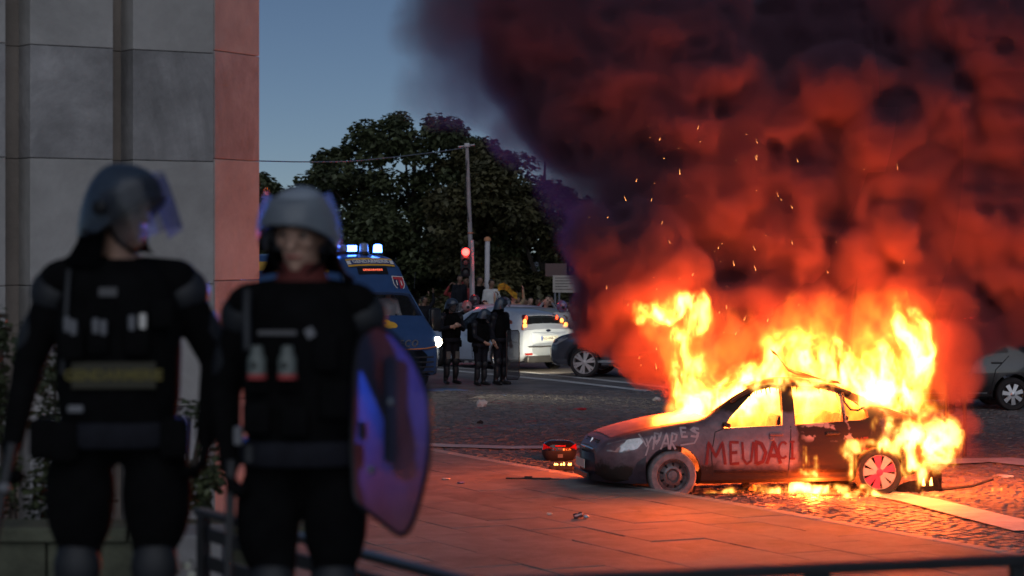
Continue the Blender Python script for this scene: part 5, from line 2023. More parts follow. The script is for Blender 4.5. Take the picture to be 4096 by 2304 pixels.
def face_matrix(J):
    hd, nk = Vector(J['head']), Vector(J['neck'])
    f = Vector(J.get('face', (0, -1, 0))).normalized()
    up = (hd - nk).normalized()
    f = (f - up * f.dot(up)).normalized()
    sd = f.cross(up).normalized()
    m_ = Matrix((sd, -f, up)).transposed().to_4x4()
    m_.translation = hd
    return m_


M['helmet_dark'] = mat('helmet_dark_blue', (.035, .05, .075), .35, var=.2, scale=9, coat=.3)
M['helmet_grey'] = mat('helmet_grey_blue', (.30, .345, .40), .38, var=.12, scale=7, coat=.4)
M['visor'] = glass('clear_visor', (.80, .82, .86), .62, .06, .12, (.5, .52, .6))
M['shield_clear'] = glass('clear_riot_shield', (.74, .70, .76), .70, .10, .42, (.55, .55, .75))
M['vest_text'] = mat('yellow_vest_lettering', (.12, .10, .015), .6, var=.2)
M['grey_text'] = mat('grey_reflective', (.15, .155, .17), .5, var=.2)


def helmet(parent, J, shell_m, visor='up', flange=True, brim=.0):
    """open-faced riot helmet with neck guard and visor; axes: x right, y back, z up of the head"""
    Mh = face_matrix(J)
    h = empty('helmet', (0, 0, 0)); h.parent = parent
    bm = bmesh.new()
    n, rows = 32, []
    for i in range(11):
        ph_ = R(90) * i / 10           # from the crown down
        ring = []
        for k in range(n):
            a = 2 * math.pi * k / n    # 0 = front
            fx, fy = math.sin(a), -math.cos(a)
            front = max(0, math.cos(a))
            back = max(0, -math.cos(a))
            low = -.015 + .075 * front ** 1.5 - .05 * (1 - front) ** 2 - .035 * back
            z = low + (.152 - low) * math.cos(ph_)
            rr = math.sin(ph_) ** .82
            ring.append(bm.verts.new((fx * .126 * rr, .005 + fy * (.148 if fy < 0 else .142) * rr, z)))
        rows.append(ring)
    for a, b in zip(rows[1:], rows[2:]):
        for k in range(n): bm.faces.new((a[k], b[k], b[(k + 1) % n], a[(k + 1) % n]))
    bmesh.ops.contextual_create(bm, geom=rows[1])
    bmesh.ops.delete(bm, geom=rows[0], context='VERTS')
    bmesh.ops.recalc_face_normals(bm, faces=bm.faces)
    bmesh.ops.solidify(bm, geom=bm.faces[:], thickness=.012)
    bm.transform(Mh)
    from_bm('helmet_shell', bm, shell_m, h, 50)
    # rubber edge strip
    bm = bmesh.new()
    pth = []
    for k in range(25):
        a = R(-115 + 230 * k / 24)
        front = max(0, math.cos(a))
        low = -.015 + .075 * front ** 1.5 - .05 * (1 - front) ** 2
        pth.append(Mh @ Vector((math.sin(a) * .129, .005 - math.cos(a) * .151, low)))
    tube(bm, pth, .007, 6)
    from_bm('edge_strip', bm, M['black_metal'], h, 60)
    if flange:
        bm = bmesh.new()
        rws = []
        for (r_, z) in ((.118, -.055), (.128, -.10), (.150, -.145), (.175, -.165)):
            rws.append([bm.verts.new((math.sin(a) * r_ * .95, .01 - math.cos(a) * r_ * 1.08, z - .02 * max(0, -math.cos(a)))) for a in [R(78 + 204 * k / 20) for k in range(21)]])
        for a, b in zip(rws, rws[1:]):
            for k in range(20): bm.faces.new((a[k], a[k + 1], b[k + 1], b[k]))
        bmesh.ops.solidify(bm, geom=bm.faces[:], thickness=.012)
        bm.transform(Mh)
        from_bm('neck_guard', bm, M['black_cloth'], h, 60)
    if visor:
        bm = bmesh.new()
        rws = []
        tilt = {'up': R(62), 'half': R(30), 'down': R(0)}[visor]
        Mv = Mh @ Matrix.Translation((0, -.0, .03)) @ Matrix.Rotation(-tilt, 4, 'X') if visor != 'down' else Mh @ Matrix.Translation((0, 0, .03))
        for i in range(7):
            z = .03 - .19 * i / 6
            rws.append([bm.verts.new((math.sin(a) * (.142 - .004 * i * .3), -math.cos(a) * (.172 - .012 * (i / 6) ** 2), z)) for a in [R(-82 + 164 * k / 20) for k in range(21)]])
        for a, b in zip(rws, rws[1:]):
            for k in range(20): bm.faces.new((a[k], a[k + 1], b[k + 1], b[k]))
        bmesh.ops.solidify(bm, geom=bm.faces[:], thickness=.003)
        bm.transform(Mv)
        v = from_bm('visor', bm, M['visor'], h, 60)
        for s in (-1, 1):
            bm = bmesh.new(); lathe(bm, [(.024, 0), (.024, .012), (.015, .016), (0, .016)], 16, Mh @ Matrix.Translation((s * .134, -.01, .025)) @ Matrix.Rotation(R(90 * s), 4, 'Y'))
            from_bm('visor_pivot', bm, M['black_metal'], h, 50)
    bm = bmesh.new()
    tube(bm, [Mh @ Vector(p) for p in ((-.10, -.01, -.03), (-.082, -.045, -.085), (-.03, -.075, -.125), (.03, -.075, -.125), (.082, -.045, -.085), (.10, -.01, -.03))], .007, 6)
    from_bm('chin_strap', bm, M['black_cloth'], h, 60)
    return h


def eyes_on(parent, J, skin_lid=None):
    Mh = face_matrix(J)  # irises and brows enlarged, adding dark for the shade in the eye sockets
    for s in (-1, 1):
        bm = bmesh.new(); ball(bm, Mh @ Vector((s * .032, -.079, .014)), .0125, 2)
        e = from_bm('eye', bm, M['paper'], parent, 80)
        bm = bmesh.new(); ball(bm, Mh @ Vector((s * .032, -.0885, .013)), .0095, 2)
        from_bm('iris', bm, M['hair'], e, 80)
        bm = bmesh.new(); tube(bm, [Mh @ Vector((s * .014, -.096, .036)), Mh @ Vector((s * .033, -.096, .044)), Mh @ Vector((s * .054, -.082, .036))], [.006, .010, .005], 6)
        from_bm('eyebrow', bm, M['hair'], parent, 80)
    bm = bmesh.new(); tube(bm, [Mh @ Vector((-.027, -.090, -.060)), Mh @ Vector((0, -.098, -.058)), Mh @ Vector((.027, -.090, -.060))], [.003, .005, .003], 6)
    from_bm('mouth', bm, M['red_cloth'], parent, 80)


def riot_gear(p, J, k_=1.0):
    """vest, shoulder caps, belt, knee guards shared by the officers"""
    ch = Vector(J['chest'])
    bm = bmesh.new()
    shell(bm, [(z_, rx_ * k_, ry_, 0, cy2) for z_, rx_, ry_, cy2 in ((.98, .19, .155, .0), (1.06, .20, .165, -.005), (1.2, .205, .175, -.01), (1.36, .20, .17, -.005), (1.45, .165, .14, .0), (1.50, .11, .10, .01))])
    from_bm('vest', bm, M['black_cloth'], p, 50)
    bm = bmesh.new()
    shell(bm, [(.90, .198, .165, 0, 0), (.915, .204, .172, 0, 0), (.965, .204, .172, 0, 0), (.98, .198, .165, 0, 0)])
    from_bm('belt', bm, M['navy_cloth'], p, 50)
    for s, k in ((-1, 'l'), (1, 'r')):
        sh, el = Vector(J['sh_' + k]), Vector(J['el_' + k])
        d = (el - sh).normalized()
        q = d.to_track_quat('-Z', 'Y').to_matrix()
        bm = bmesh.new(); ball(bm, sh + d * .045 + Vector((s * .004, 0, .006)), (.074, .082, .085), 3, q)
        from_bm('shoulder_guard', bm, M['armour'], p, 60)
        bm = bmesh.new(); ball(bm, sh.lerp(el, .6) + Vector((s * .012, 0, 0)), (.054, .058, .12), 3, q)
        from_bm('arm_guard', bm, M['armour'], p, 60)
        kn, an = Vector(J['kn_' + k]), Vector(J['an_' + k])
        bm = bmesh.new(); ball(bm, kn + Vector((0, -.03, .0)), (.078, .06, .095), 3)
        from_bm('knee_guard', bm, M['armour'], p, 60)
        bm = bmesh.new(); ball(bm, kn.lerp(an, .5) + Vector((0, -.028, 0)), (.066, .055, .16), 3)
        from_bm('shin_guard', bm, M['armour'], p, 60)


def pouch(p, c, s, m=None, rz=0):
    bm = bmesh.new(); box(bm, c, s, Matrix.Rotation(rz, 3, 'Z'), bev=min(s) * .22)
    return from_bm('pouch', bm, m or M['black_cloth'], p, 50)


def boots_rule(c, k):
    return 3 if c.z < .30 else None


TZ = 1.36                                # the raised terrace the near officers stand on
# ------------------------------------------------------------------ near left officer: head turned to the right, baton in the hand at the left
JL = joints(head=(.01, -.02, 1.665), face=(.86, -.5, -.06), sh_l=(-.19, .0, 1.43), sh_r=(.19, .01, 1.43), el_l=(-.30, .04, 1.16), wr_l=(-.345, -.03, .90), el_r=(.315, .05, 1.17),
            wr_r=(.29, -.06, .93), hip_l=(-.105, 0, .92), hip_r=(.105, 0, .92), kn_l=(-.13, -.02, .51), kn_r=(.12, -.02, .51), an_l=(-.15, .03, .09), an_r=(.14, .03, .09), toe_l=(-.2, -.14, .04), toe_r=(.2, -.14, .04))
ol = empty('person', ((119 - 512) / F * 8.35, 8.35, TZ), R(4), 'riot officer at far left in dark helmet, head turned right, yellow lettering on chest', 'person', 'riot officers near the camera')
ol.scale = (1.05, 1.05, 1.06)
gl = lambda c, k: (4 if False else (0 if k == 2 and c.z < 1.3 else (3 if c.z < .30 else None)))
me = figure('body', JL, [M['black_cloth'], M['black_cloth'], M['skin'], M['black_metal'], M['hair']], voxel=.0095, bulk=1.06, rule=gl, curl=(1.35, .7), hand_up={'l': (-1, -.3, 0)})
link('body', me, None, ol)
riot_gear(ol, JL)
helmet(ol, JL, M['helmet_dark'], 'half')
eyes_on(ol, JL)
# chest: lettering, radio, cartridges
def chest_text(p, body, x, z, size, m, y=-.188, rx=0.0):
    me = text_mesh(body, size, .002, bold=size * .03)
    place(me, Matrix.Translation((x, y, z)) @ Matrix.Rotation(R(90 + rx), 4, 'X'))
    return link('lettering', me, m, p)


bm = bmesh.new(); box(bm, (.0, -.183, 1.135), (.27, .008, .085), bev=.003)
from_bm('name_panel', bm, mat('dark_panel', (.03, .028, .015), .7), ol)
chest_text(ol, 'GENDARMERIE', 0, 1.135, .047, M['vest_text'], -.190)
for x, z, w, h in ((-.13, 1.24, .075, .11), (-.05, 1.25, .07, .10), (.075, 1.25, .08, .11), (.155, 1.33, .07, .09)):
    pouch(ol, (x, -.185, z), (w, .05, h))
for x, z, m_ in ((-.145, 1.275, M['grey_text']), (-.125, 1.265, M['grey_text']), (-.055, 1.27, M['grey_text']), (-.03, 1.265, M['grey_text']), (.06, 1.28, M['grey_text']), (.095, 1.285, M['paper'])):
    bm = bmesh.new(); lathe(bm, [(.010, 0), (.012, .02), (.012, .045), (0, .05)], 10, Matrix.Translation((x, -.21, z)))
    from_bm('cartridge', bm, m_, ol, 40)
for bx in ((-.01, 1.345, .075, .022), (-.02, 1.40, .06, .03)):
    bm = bmesh.new(); box(bm, (bx[0], -.168, bx[1]), (bx[2], .008, bx[3]), Matrix.Rotation(R(-12), 3, 'X'), bev=.002)
    from_bm('name_strip', bm, mat('dim_grey_patch', (.06, .06, .065), .6), ol)
bm = bmesh.new(); tube(bm, [(-.165, -.17, 1.14), (-.155, -.18, 1.28), (-.15, -.165, 1.40), (-.15, -.12, 1.47)], .008, 6)
from_bm('strap', bm, M['armour'], ol, 60)
for x, z in ((-.23, .93), (-.16, .92), (.19, .93)):
    pouch(ol, (x, -.12, z), (.09, .09, .13))
bm = bmesh.new(); box(bm, (-.12, -.20, 1.03), (.05, .02, .022), bev=.004)
from_bm('buckle', bm, M['grey_text'], ol)
# trouser skirt and thigh pads
for s in (-1, 1):
    bm = bmesh.new(); ball(bm, (s * .125, -.01, .74), (.115, .115, .22), 3)
    from_bm('thigh_guard', bm, M['black_cloth'], ol, 60)

baton = empty('baton', ol.matrix_basis @ Vector((-.36, -.10, .82)), 0, 'black baton with pale tip in the hand of the leftmost officer', 'baton')
bm = bmesh.new()
tube(bm, [(.03, 0, .10), (-.02, -.01, -.16), (-.10, -.02, -.66)], [.017, .017, .014], 12)
from_bm('stick', bm, M['dark_plastic'], baton, 40)
bm = bmesh.new(); ball(bm, (.005, -.02, -.05), (.024, .02, .02), 2)
from_bm('ring', bm, M['grey_text'], baton, 40)

# ------------------------------------------------------------------ near right officer: grey helmet, looks at the camera, shield on his arm
JR = joints(head=(.0, -.03, 1.66), face=(-.16, -1, -.10), neck=(.0, .01, 1.50), sh_l=(-.175, .0, 1.42), sh_r=(.175, .02, 1.42), el_l=(-.262, .06, 1.13), wr_l=(-.225, -.07, .90),
            el_r=(.27, .09, 1.16), wr_r=(.34, -.06, 1.0), hd_l=(.12, -.3, -1), kn_l=(-.09, -.03, .50), kn_r=(.11, -.02, .50), an_l=(-.10, .02, .09), an_r=(.12, .02, .09))
orr = empty('person', ((302 - 512) / F * 8.1, 8.1, TZ), R(-3), 'riot officer in pale grey helmet looking at the camera beside a clear shield', 'person', 'riot officers near the camera')
orr.scale = (1.03, 1.03, 1.015)
me = figure('body', JR, [M['black_cloth'], M['black_cloth'], M['skin'], M['black_metal'], M['hair']], voxel=.0092, bulk=1.05, rule=gl, curl=(1.4, 1.2))
link('body', me, None, orr)
riot_gear(orr, JR, .92)
helmet(orr, JR, M['helmet_grey'], None)
eyes_on(orr, JR)
# pale visor flipped high on the helmet's brow
Mh = face_matrix(JR)
bm = bmesh.new()
rws = []
for i in range(6):
    z = .066 + .075 * (1 - i / 5.0)
    rws.append([bm.verts.new(Mh @ Vector((math.sin(a) * (.140 - .035 * (1 - i / 5) ** 2), .0 - math.cos(a) * (.168 - .05 * (1 - i / 5) ** 2), z - .085 * (abs(math.sin(a)) ** 3) * (i / 5)))) for a in [R(-88 + 176 * k / 24) for k in range(25)]])
for a, b in zip(rws, rws[1:]):
    for k in range(24): bm.faces.new((a[k], a[k + 1], b[k + 1], b[k]))
bmesh.ops.solidify(bm, geom=bm.faces[:], thickness=.004)
from_bm('raised_visor', bm, M['helmet_grey'], orr, 60)
chest = -.186
bm = bmesh.new(); box(bm, (-.055, chest + .012, 1.335), (.125, .008, .016), Matrix.Rotation(R(-8), 3, 'X'), bev=.002)
from_bm('name_strip', bm, mat('grey_name_strip', (.08, .08, .085), .6), orr)
bm = bmesh.new(); box(bm, (.05, chest + .012, 1.335), (.03, .006, .034), Matrix.Rotation(R(-30), 3, 'Y'), bev=.002)
from_bm('rank_patch', bm, M['grey_text'], orr)
for x in (-.115, -.018):
    c_ = empty('canister', (x, chest - .02, 1.235)); c_.parent = orr
    bm = bmesh.new(); lathe(bm, [(.0, -.045), (.030, -.045), (.030, .02), (.022, .035), (.018, .06), (0, .062)], 18)
    from_bm('canister_body', bm, mat('pale_canister', (.12, .14, .13), .5, var=.2), c_, 40)
    bm = bmesh.new(); lathe(bm, [(.0305, -.047), (.0315, -.047), (.0315, -.03), (.0305, -.03)], 18)
    from_bm('red_band', bm, M['red_cloth'], c_, 40)
    bm = bmesh.new(); ball(bm, (-.005, -.027, -.002), (.011, .006, .012), 2)
    from_bm('dark_mark', bm, M['ink'], c_, 40)
    pouch(orr, (x, chest + .02, 1.19), (.075, .06, .10))
for x, z, w, h in ((.10, 1.27, .08, .12), (.13, 1.12, .09, .12), (-.12, 1.06, .09, .10), (.0, 1.05, .09, .10)):
    pouch(orr, (x, chest + .015, z), (w, .05, h))
bm = bmesh.new(); tube(bm, [(-.16, -.12, 1.47), (-.155, -.165, 1.40), (-.15, -.18, 1.28)], .014, 6)
from_bm('strap', bm, M['armour'], orr, 60)
for s in (-1, 1):
    bm = bmesh.new(); ball(bm, (s * .11, -.01, .72), (.105, .11, .21), 3)
    from_bm('thigh_guard', bm, M['black_cloth'], orr, 60)
for x, z, c_ in ((-.185, 1.0, M['grey_text']), (-.15, .94, M['armour']), (.215, 1.02, M['grey_text'])):
    bm = bmesh.new(); box(bm, (x, -.14, z), (.028, .03, .06), bev=.006)
    from_bm('clip', bm, c_, orr)
# band at the neck, coloured red to paint the fire's glow on neck and chin
bm = bmesh.new(); shell(bm, [(1.44, .105, .095, 0, 0), (1.49, .09, .085, 0, -.003), (1.535, .078, .078, 0, -.006), (1.56, .07, .072, 0, -.01)], pw=2)
from_bm('neck_glow_band', bm, mat('neck_red_glow', (.10, .015, .012), .85, var=.3), orr, 60)

stick = empty('baton', orr.matrix_basis @ Vector((-.215, -.10, .80)), 0, 'short black baton held low by the officer in the pale grey helmet', 'baton')
bm = bmesh.new(); tube(bm, [(.0, 0, .12), (-.005, 0, -.08), (-.012, 0, -.34)], [.017, .016, .014], 12)
from_bm('stick', bm, M['dark_plastic'], stick, 40)

# ------------------------------------------------------------------ the clear shield
sd_ = empty('riot_shield', (0, 0, 0), 0, 'clear curved riot shield with dark rim tinged blue and red by the lights', 'shield')
_so = P(392, 430, 7.6); sd_.location = _so
OUT = [(366, 332), (380, 326), (398, 340), (415, 362), (427, 392), (430, 425), (428, 462), (420, 500), (411, 526), (402, 535), (390, 528), (372, 514), (356, 500), (353, 470), (352, 430), (354, 380), (358, 345)]
def sh_pt(px, py, off=0):
    u = (px - 352) / 78.0
    Y = 7.95 - .55 * u + .10 * math.sin(math.pi * min(max(u, 0), 1))
    v = P(px, py, Y) - _so
    return v + Vector((-.72, -.68, 0)) * off
bm = bmesh.new()
sm_o = []
nO = len(OUT)
for i in range(nO):
    p0, p1, p2, p3 = (Vector(OUT[(i + k) % nO]) for k in (-1, 0, 1, 2))
    for k in range(4):
        t_ = k / 4
        sm_o.append(.5 * ((2 * p1) + (p2 - p0) * t_ + (2 * p0 - 5 * p1 + 4 * p2 - p3) * t_ ** 2 + (3 * p1 - p0 - 3 * p2 + p3) * t_ ** 3))
cx = sum(p.x for p in sm_o) / len(sm_o); cy_ = sum(p.y for p in sm_o) / len(sm_o)
rings = []
for f_ in (1, .8, .6, .4, .2):
    rings.append([bm.verts.new(sh_pt(cx + (p.x - cx) * f_, cy_ + (p.y - cy_) * f_)) for p in sm_o])
for a, b in zip(rings, rings[1:]):
    for k in range(len(a)): bm.faces.new((a[k], a[(k + 1) % len(a)], b[(k + 1) % len(a)], b[k]))
bm.faces.new(rings[-1])
bmesh.ops.recalc_face_normals(bm, faces=bm.faces)
bmesh.ops.solidify(bm, geom=bm.faces[:], thickness=.004)
from_bm('shield_panel', bm, M['shield_clear'], sd_, 60)
bm = bmesh.new(); tube(bm, [sh_pt(p.x, p.y) for p in sm_o] + [sh_pt(sm_o[0].x, sm_o[0].y)], .008, 8)
from_bm('shield_rim', bm, M['black_metal'], sd_, 60)
bm = bmesh.new()
box(bm, sh_pt(384, 410, -.05), (.05, .08, .34), Matrix.Rotation(R(-40), 3, 'Z'), bev=.015)
from_bm('handle_pad', bm, M['black_cloth'], sd_)
for (px, py) in ((372, 470), (392, 402)):
    bm = bmesh.new(); lathe(bm, [(.012, -.004), (.014, .0), (.012, .008), (0, .01)], 14, Matrix.Translation(sh_pt(px, py)) @ Matrix.Rotation(R(90), 4, 'X') @ Matrix.Rotation(R(-40), 4, 'Y'))
    from_bm('bolt', bm, M['steel'], sd_)

# ------------------------------------------------------------------ three officers far off by the van
def far_officer(px, py, Y, rz, J, label, scale=1.0, helm='helmet_dark', vis='down', pack=False, top=None):
    p = empty('person', ((px - 512) / F * Y, Y, 0), rz, label, 'person', 'riot officers standing by the van')
    p.scale = (scale,) * 3
    me = figure('body', J, [M['navy_cloth'], M['navy_cloth'], M['skin'], M['black_metal'], M['hair']], voxel=.015, bulk=1.12, rule=lambda c, k: 3 if c.z < .28 else None)
    link('body', me, None, p)
    riot_gear(p, J)
    helmet(p, J, M[helm], vis)
    if pack:
        bm = bmesh.new(); box(bm, (0, .21, 1.22), (.34, .20, .46), bev=.06)
        from_bm('backpack', bm, M['black_cloth'], p, 50)
    for x, y, z in ((-.2, -.05, .86), (.2, .02, .86), (.05, -.18, 1.1)):
        pouch(p, (x, y, z), (.10, .10, .15))
    return p


J1 = joints(face=(.55, -.85, -.05), el_l=(-.27, -.02, 1.16), wr_l=(-.12, -.24, 1.22), el_r=(.26, -.05, 1.16), wr_r=(.06, -.27, 1.25))
far1 = far_officer(451, 386, 52.4, R(28), J1, 'far officer nearest the van with visor down and pale glints on the thighs', 1.03, vis='down')
J2 = joints(face=(.95, -.3, -.12), head=(.06, -.06, 1.63), neck=(.03, -.02, 1.48), chest=(.02, -.01, 1.31), el_l=(-.23, -.06, 1.14), wr_l=(-.10, -.25, 1.02), el_r=(.25, -.05, 1.14), wr_r=(.16, -.26, 1.04))
far2 = far_officer(480.5, 387, 51.9, R(42), J2, 'shortest of the three far officers wearing a bulky backpack', .93, pack=True, vis='down')
J3 = joints(face=(.9, -.35, 0), el_r=(.24, .02, 1.15), wr_r=(.24, -.08, .89))
far3 = far_officer(500, 386, 52.2, R(50), J3, 'far officer in blue helmet with pink arm badge and small shield', 1.04, vis='up')
bm = bmesh.new(); lathe(bm, [(.045, 0), (.045, .006), (0, .008)], 16, Matrix.Translation((.272, -.06, 1.30)) @ Matrix.Rotation(R(70), 4, 'Y'))
b_ = from_bm('arm_badge', bm, mat('pink_badge', (.7, .28, .25), .5), far3)
s3 = empty('riot_shield', P(513, 355, 52.0), 0, 'small clear shield carried by the far officer with the pink badge', 'shield')
bm = bmesh.new()
pts = [(-.22, .62), (.2, .62), (.25, .56), (.25, -.56), (.2, -.62), (-.22, -.62), (-.26, -.56), (-.26, .56)]
prism(bm, [(p[0] * .62, p[1] * .85) for p in pts], -.002, .002, Matrix.Rotation(R(90), 4, 'X') @ Matrix.Rotation(R(30), 4, 'Y'))
from_bm('shield_panel', bm, M['visor'], s3)
bm = bmesh.new()
q_ = [Matrix.Rotation(R(90), 3, 'X') @ Matrix.Rotation(R(30), 3, 'Y') @ Vector((p[0] * .62, p[1] * .85, 0)) for p in pts]
tube(bm, q_ + [q_[0]], .012, 6)
from_bm('shield_rim', bm, M['black_metal'], s3)
for s in (-1, 1):
    bm = bmesh.new(); box(bm, (s * .105, -.10, .62), (.10, .02, .16), bev=.01)
    from_bm('thigh_glint', bm, mat('pale_leg_glint', (.16, .16, .15), .35, coat=.4), far1)  # pale block painted in for the reflection on the upper leg

# ------------------------------------------------------------------ a dark figure behind the tail of the burning car
Jd = joints(face=(-.3, -1, 0), el_l=(-.25, -.05, 1.15), wr_l=(-.15, -.22, 1.0))
dk = empty('person', ((958 - 512) / F * 43, 43, 0), R(-20), 'dark helmeted figure standing in the smoke by the black car', 'person')
me = figure('body', Jd, [M['navy_cloth'], M['navy_cloth'], M['skin'], M['black_metal'], M['hair']], voxel=.018, bulk=1.12)
link('body', me, None, dk); riot_gear(dk, Jd); helmet(dk, Jd, M['helmet_dark'], 'down')

# ------------------------------------------------------------------ van crew
for i, (yy, lab, m_) in enumerate(((-.42, 'van passenger in pale shirt behind the windscreen', 'white_cloth'), (.10, 'dim figure sitting in the middle of the van behind the windscreen', 'navy_cloth'))):
    Js = joints(pelvis=(0, .1, .22), chest=(0, .06, .60), neck=(0, .05, .78), head=(0, .03, .945), sh_l=(-.18, .05, .72), sh_r=(.18, .05, .72), el_l=(-.23, -.02, .45), el_r=(.23, -.02, .45),
                wr_l=(-.14, -.25, .42), wr_r=(.14, -.25, .42), hip_l=(-.09, .08, .20), hip_r=(.09, .08, .20), kn_l=(-.11, -.34, .22), kn_r=(.11, -.34, .22), an_l=(-.11, -.36, -.18), an_r=(.11, -.36, -.18), toe_l=(-.12, -.5, -.22), toe_r=(.12, -.5, -.22))
    p = empty('person', VM @ Vector((1.28, yy, 1.12)), _rz_van - R(90), lab, 'person', 'police crew in the van')
    me = figure('body', Js, [M[m_], M['navy_cloth'], M['skin'], M['black_metal'], M['hair']], voxel=.018, rule=lambda c, k: (0 if k == 3 and c.z > 0.3 else (1 if k == 3 and c.z > -.1 else None)))
    link('body', me, None, p)

# ------------------------------------------------------------------ the crowd
rc = random.Random(21)
def cj(kind):
    j = lambda a=.03: rc.uniform(-a, a)
    if kind == 0: return joints(face=(j(.5), -1, j(.1)))
    if kind == 1: return joints(face=(.6 + j(.2), -1, 0), el_r=(.26, -.08, 1.18), wr_r=(.10, -.22, 1.36))
    if kind == 2: return joints(face=(.3, -1, .05), el_l=(-.28, -.16, 1.46), wr_l=(-.12, -.24, 1.70), el_r=(.28, -.16, 1.46), wr_r=(.10, -.24, 1.70))
    if kind == 3: return joints(face=(-.5, -1, 0), el_l=(-.27, 0, 1.17), wr_l=(-.05, -.16, 1.12), el_r=(.27, 0, 1.17), wr_r=(.05, -.18, 1.15))
    if kind == 4: return joints(face=(.9, -.6, 0), el_r=(.30, -.05, 1.62), wr_r=(.26, -.10, 1.90))
    return joints(face=(.7, -.8, 0), head=(.03, -.04, 1.64))
protos = []
tops = ['navy_cloth', 'white_cloth', 'black_cloth', 'grey_cloth', 'red_cloth', 'tan_cloth']
for kind in range(6):
    for ti in ((0, 2), (1, 3), (3, 4), (2, 5), (5, 0), (2, 1))[kind]:
        me = figure('body', cj(kind), [M[tops[ti]], M['navy_cloth'] if kind % 2 else M['grey_cloth'], M['skin'] if (kind + ti) % 2 else M['skin_dark'], M['black_metal'], M['hair']], voxel=.024, hands=True)
        protos.append((me, tops[ti], kind))
CROWD_Z = road_z(0, 80)


def bystander(px, py_head, Y, k, rz, label, group='people watching the fire from afar', s=1.0, helm=None):
    me, tp, kind = protos[k % len(protos)]
    h = CZ - (py_head - HY) / F * Y             # height of the crown of the head
    p = empty('person', ((px - 512) / F * Y, Y, h - 1.78 * s), rz, label, 'person', group)
    p.scale = (s, s, s)
    link('body', me, None, p)
    return p


# a row of heads over the parked cars
xs_c = [424, 431.5, 440, 449, 457, 523, 531, 538.5, 546, 553, 559, 421, 436, 470, 541, 549, 535, 527, 517, 509, 463, 445, 556, 514, 426, 434, 443, 520, 526, 534, 542, 550, 566, 572, 452, 529, 538, 557]
xs_c.sort()
seen_l = {}
def crowd_label(px, k):
    me, tp, kind = protos[k]
    col = {'navy_cloth': 'dark blue', 'white_cloth': 'white', 'black_cloth': 'black', 'grey_cloth': 'grey', 'red_cloth': 'dark red', 'tan_cloth': 'tan'}[tp]
    pose = {0: 'standing', 1: 'hand at chest', 2: 'hands at face', 3: 'with folded arms', 4: 'arm raised', 5: 'leaning forward'}[kind]
    where = 'left of the first far officer' if px < 447 else ('behind the three far officers' if px < 505 else ('above the hatchback roof front' if px < 533 else 'above the hatchback roof rear'))
    base = 'onlooker in %s %s, %s' % (col, pose, where)
    seen_l[base] = seen_l.get(base, 0) + 1
    return base + ('', '', ', next to the right', ', third from left', ', fourth from left', ', fifth from left', ', sixth from left')[min(seen_l[base], 6)]


for i, px in enumerate(xs_c):
    Y = 73 + rc.uniform(-2, 10)
    prot_n = rc.randrange(12)
    bystander(px + rc.uniform(-1, 1), 295.5 + rc.uniform(0, 5), Y, prot_n, rc.uniform(-.6, .9),
              crowd_label(px, prot_n), s=1.0)
# people standing higher, on the wall
W_UP = [(459.5, 275, 70, 0, .6, 'man in dark clothes on the wall, leftmost of those standing high'), (466, 279, 70.4, 3, .2, 'man in pale top behind the traffic light pole on the wall'),
        (479, 276.5, 69.5, 1, .9, 'man in black T-shirt bending forward on the wall'), (491, 279.5, 69.3, 2, .5, 'man in white T-shirt with raised forearm on the wall'),
        (456, 283, 70.6, 6, -.3, 'person in light grey top sitting low at the left end of the wall'), (485, 281, 70.7, 9, .1, 'dim figure between the black and white T-shirts on the wall')]
prot_i = [0, 5, 1, 2, 5, 7]
for (px, py, Y, k, rz, lab), pi in zip(W_UP, prot_i):
    bystander(px, py, Y, pi, rz, lab, 'people standing on the low wall')
# riders and phone holders with their own look
def rider(px, py, Y, lab, hm, k=2, rz=.2):
    p = bystander(px, py, Y, k, rz, lab, 'motorcycle riders in helmets')
    J = joints(face=(.5, -1, 0))
    Mh = face_matrix(J)
    hlm = empty('helmet', (0, 0, 0)); hlm.parent = p
    bm = bmesh.new(); ball(bm, Mh @ Vector((0, 0, .02)), (.135, .16, .15), 3, Mh.to_3x3()); ball(bm, Mh @ Vector((0, -.05, -.07)), (.10, .12, .08), 3, Mh.to_3x3())
    from_bm('helmet_shell', bm, hm, hlm, 60) if False else None
    bm2 = bmesh.new(); ball(bm2, Mh @ Vector((0, -.012, .0)), (.135, .165, .165), 3, Mh.to_3x3())
    from_bm('helmet_shell', bm2, hm, hlm, 60)
    bm3 = bmesh.new(); box(bm3, Mh @ Vector((0, -.135, .0)), (.19, .07, .085), Mh.to_3x3(), bev=.025)
    from_bm('helmet_visor', bm3, M['black_metal'], hlm, 60)
    return p
M['helm_white_red'] = mat('white_red_helmet', (.62, .60, .60), .25, var=.5, scale=9, coat=.6, col2=(.6, .05, .04))
M['helm_red_blue'] = mat('red_blue_helmet', (.5, .04, .04), .25, var=.2, scale=7, coat=.6, col2=(.12, .25, .5))
M['helm_dark'] = mat('dark_red_helmet', (.06, .03, .04), .25, var=.3, scale=7, coat=.6)
rider(466.5, 302, 65, 'rider in a white and red helmet behind the silver car roof', M['helm_white_red'], 1)
rider(474, 296, 65.5, 'rider in a dark helmet just right of the white helmet', M['helm_dark'], 0)
rider(561.5, 302, 64, 'rider in red and blue helmet and white shirt right of the hatchback', M['helm_red_blue'], 2)
rider(505, 299, 66, 'rider in a smoky grey helmet right of the man in white', M['helmet_grey'], 7)
bystander(484.5, 300.5, 65.5, 8, .3, 'bare shouldered man in front of the wall', 'people near the parked cars')
bystander(546, 299, 66, 4, .2, 'person holding a phone up to the face right of the hatchback roof', 'people near the parked cars')
bystander(513, 294, 67.5, 8, .3, 'person in tan top waving a yellow cloth overhead', 'people near the parked cars')
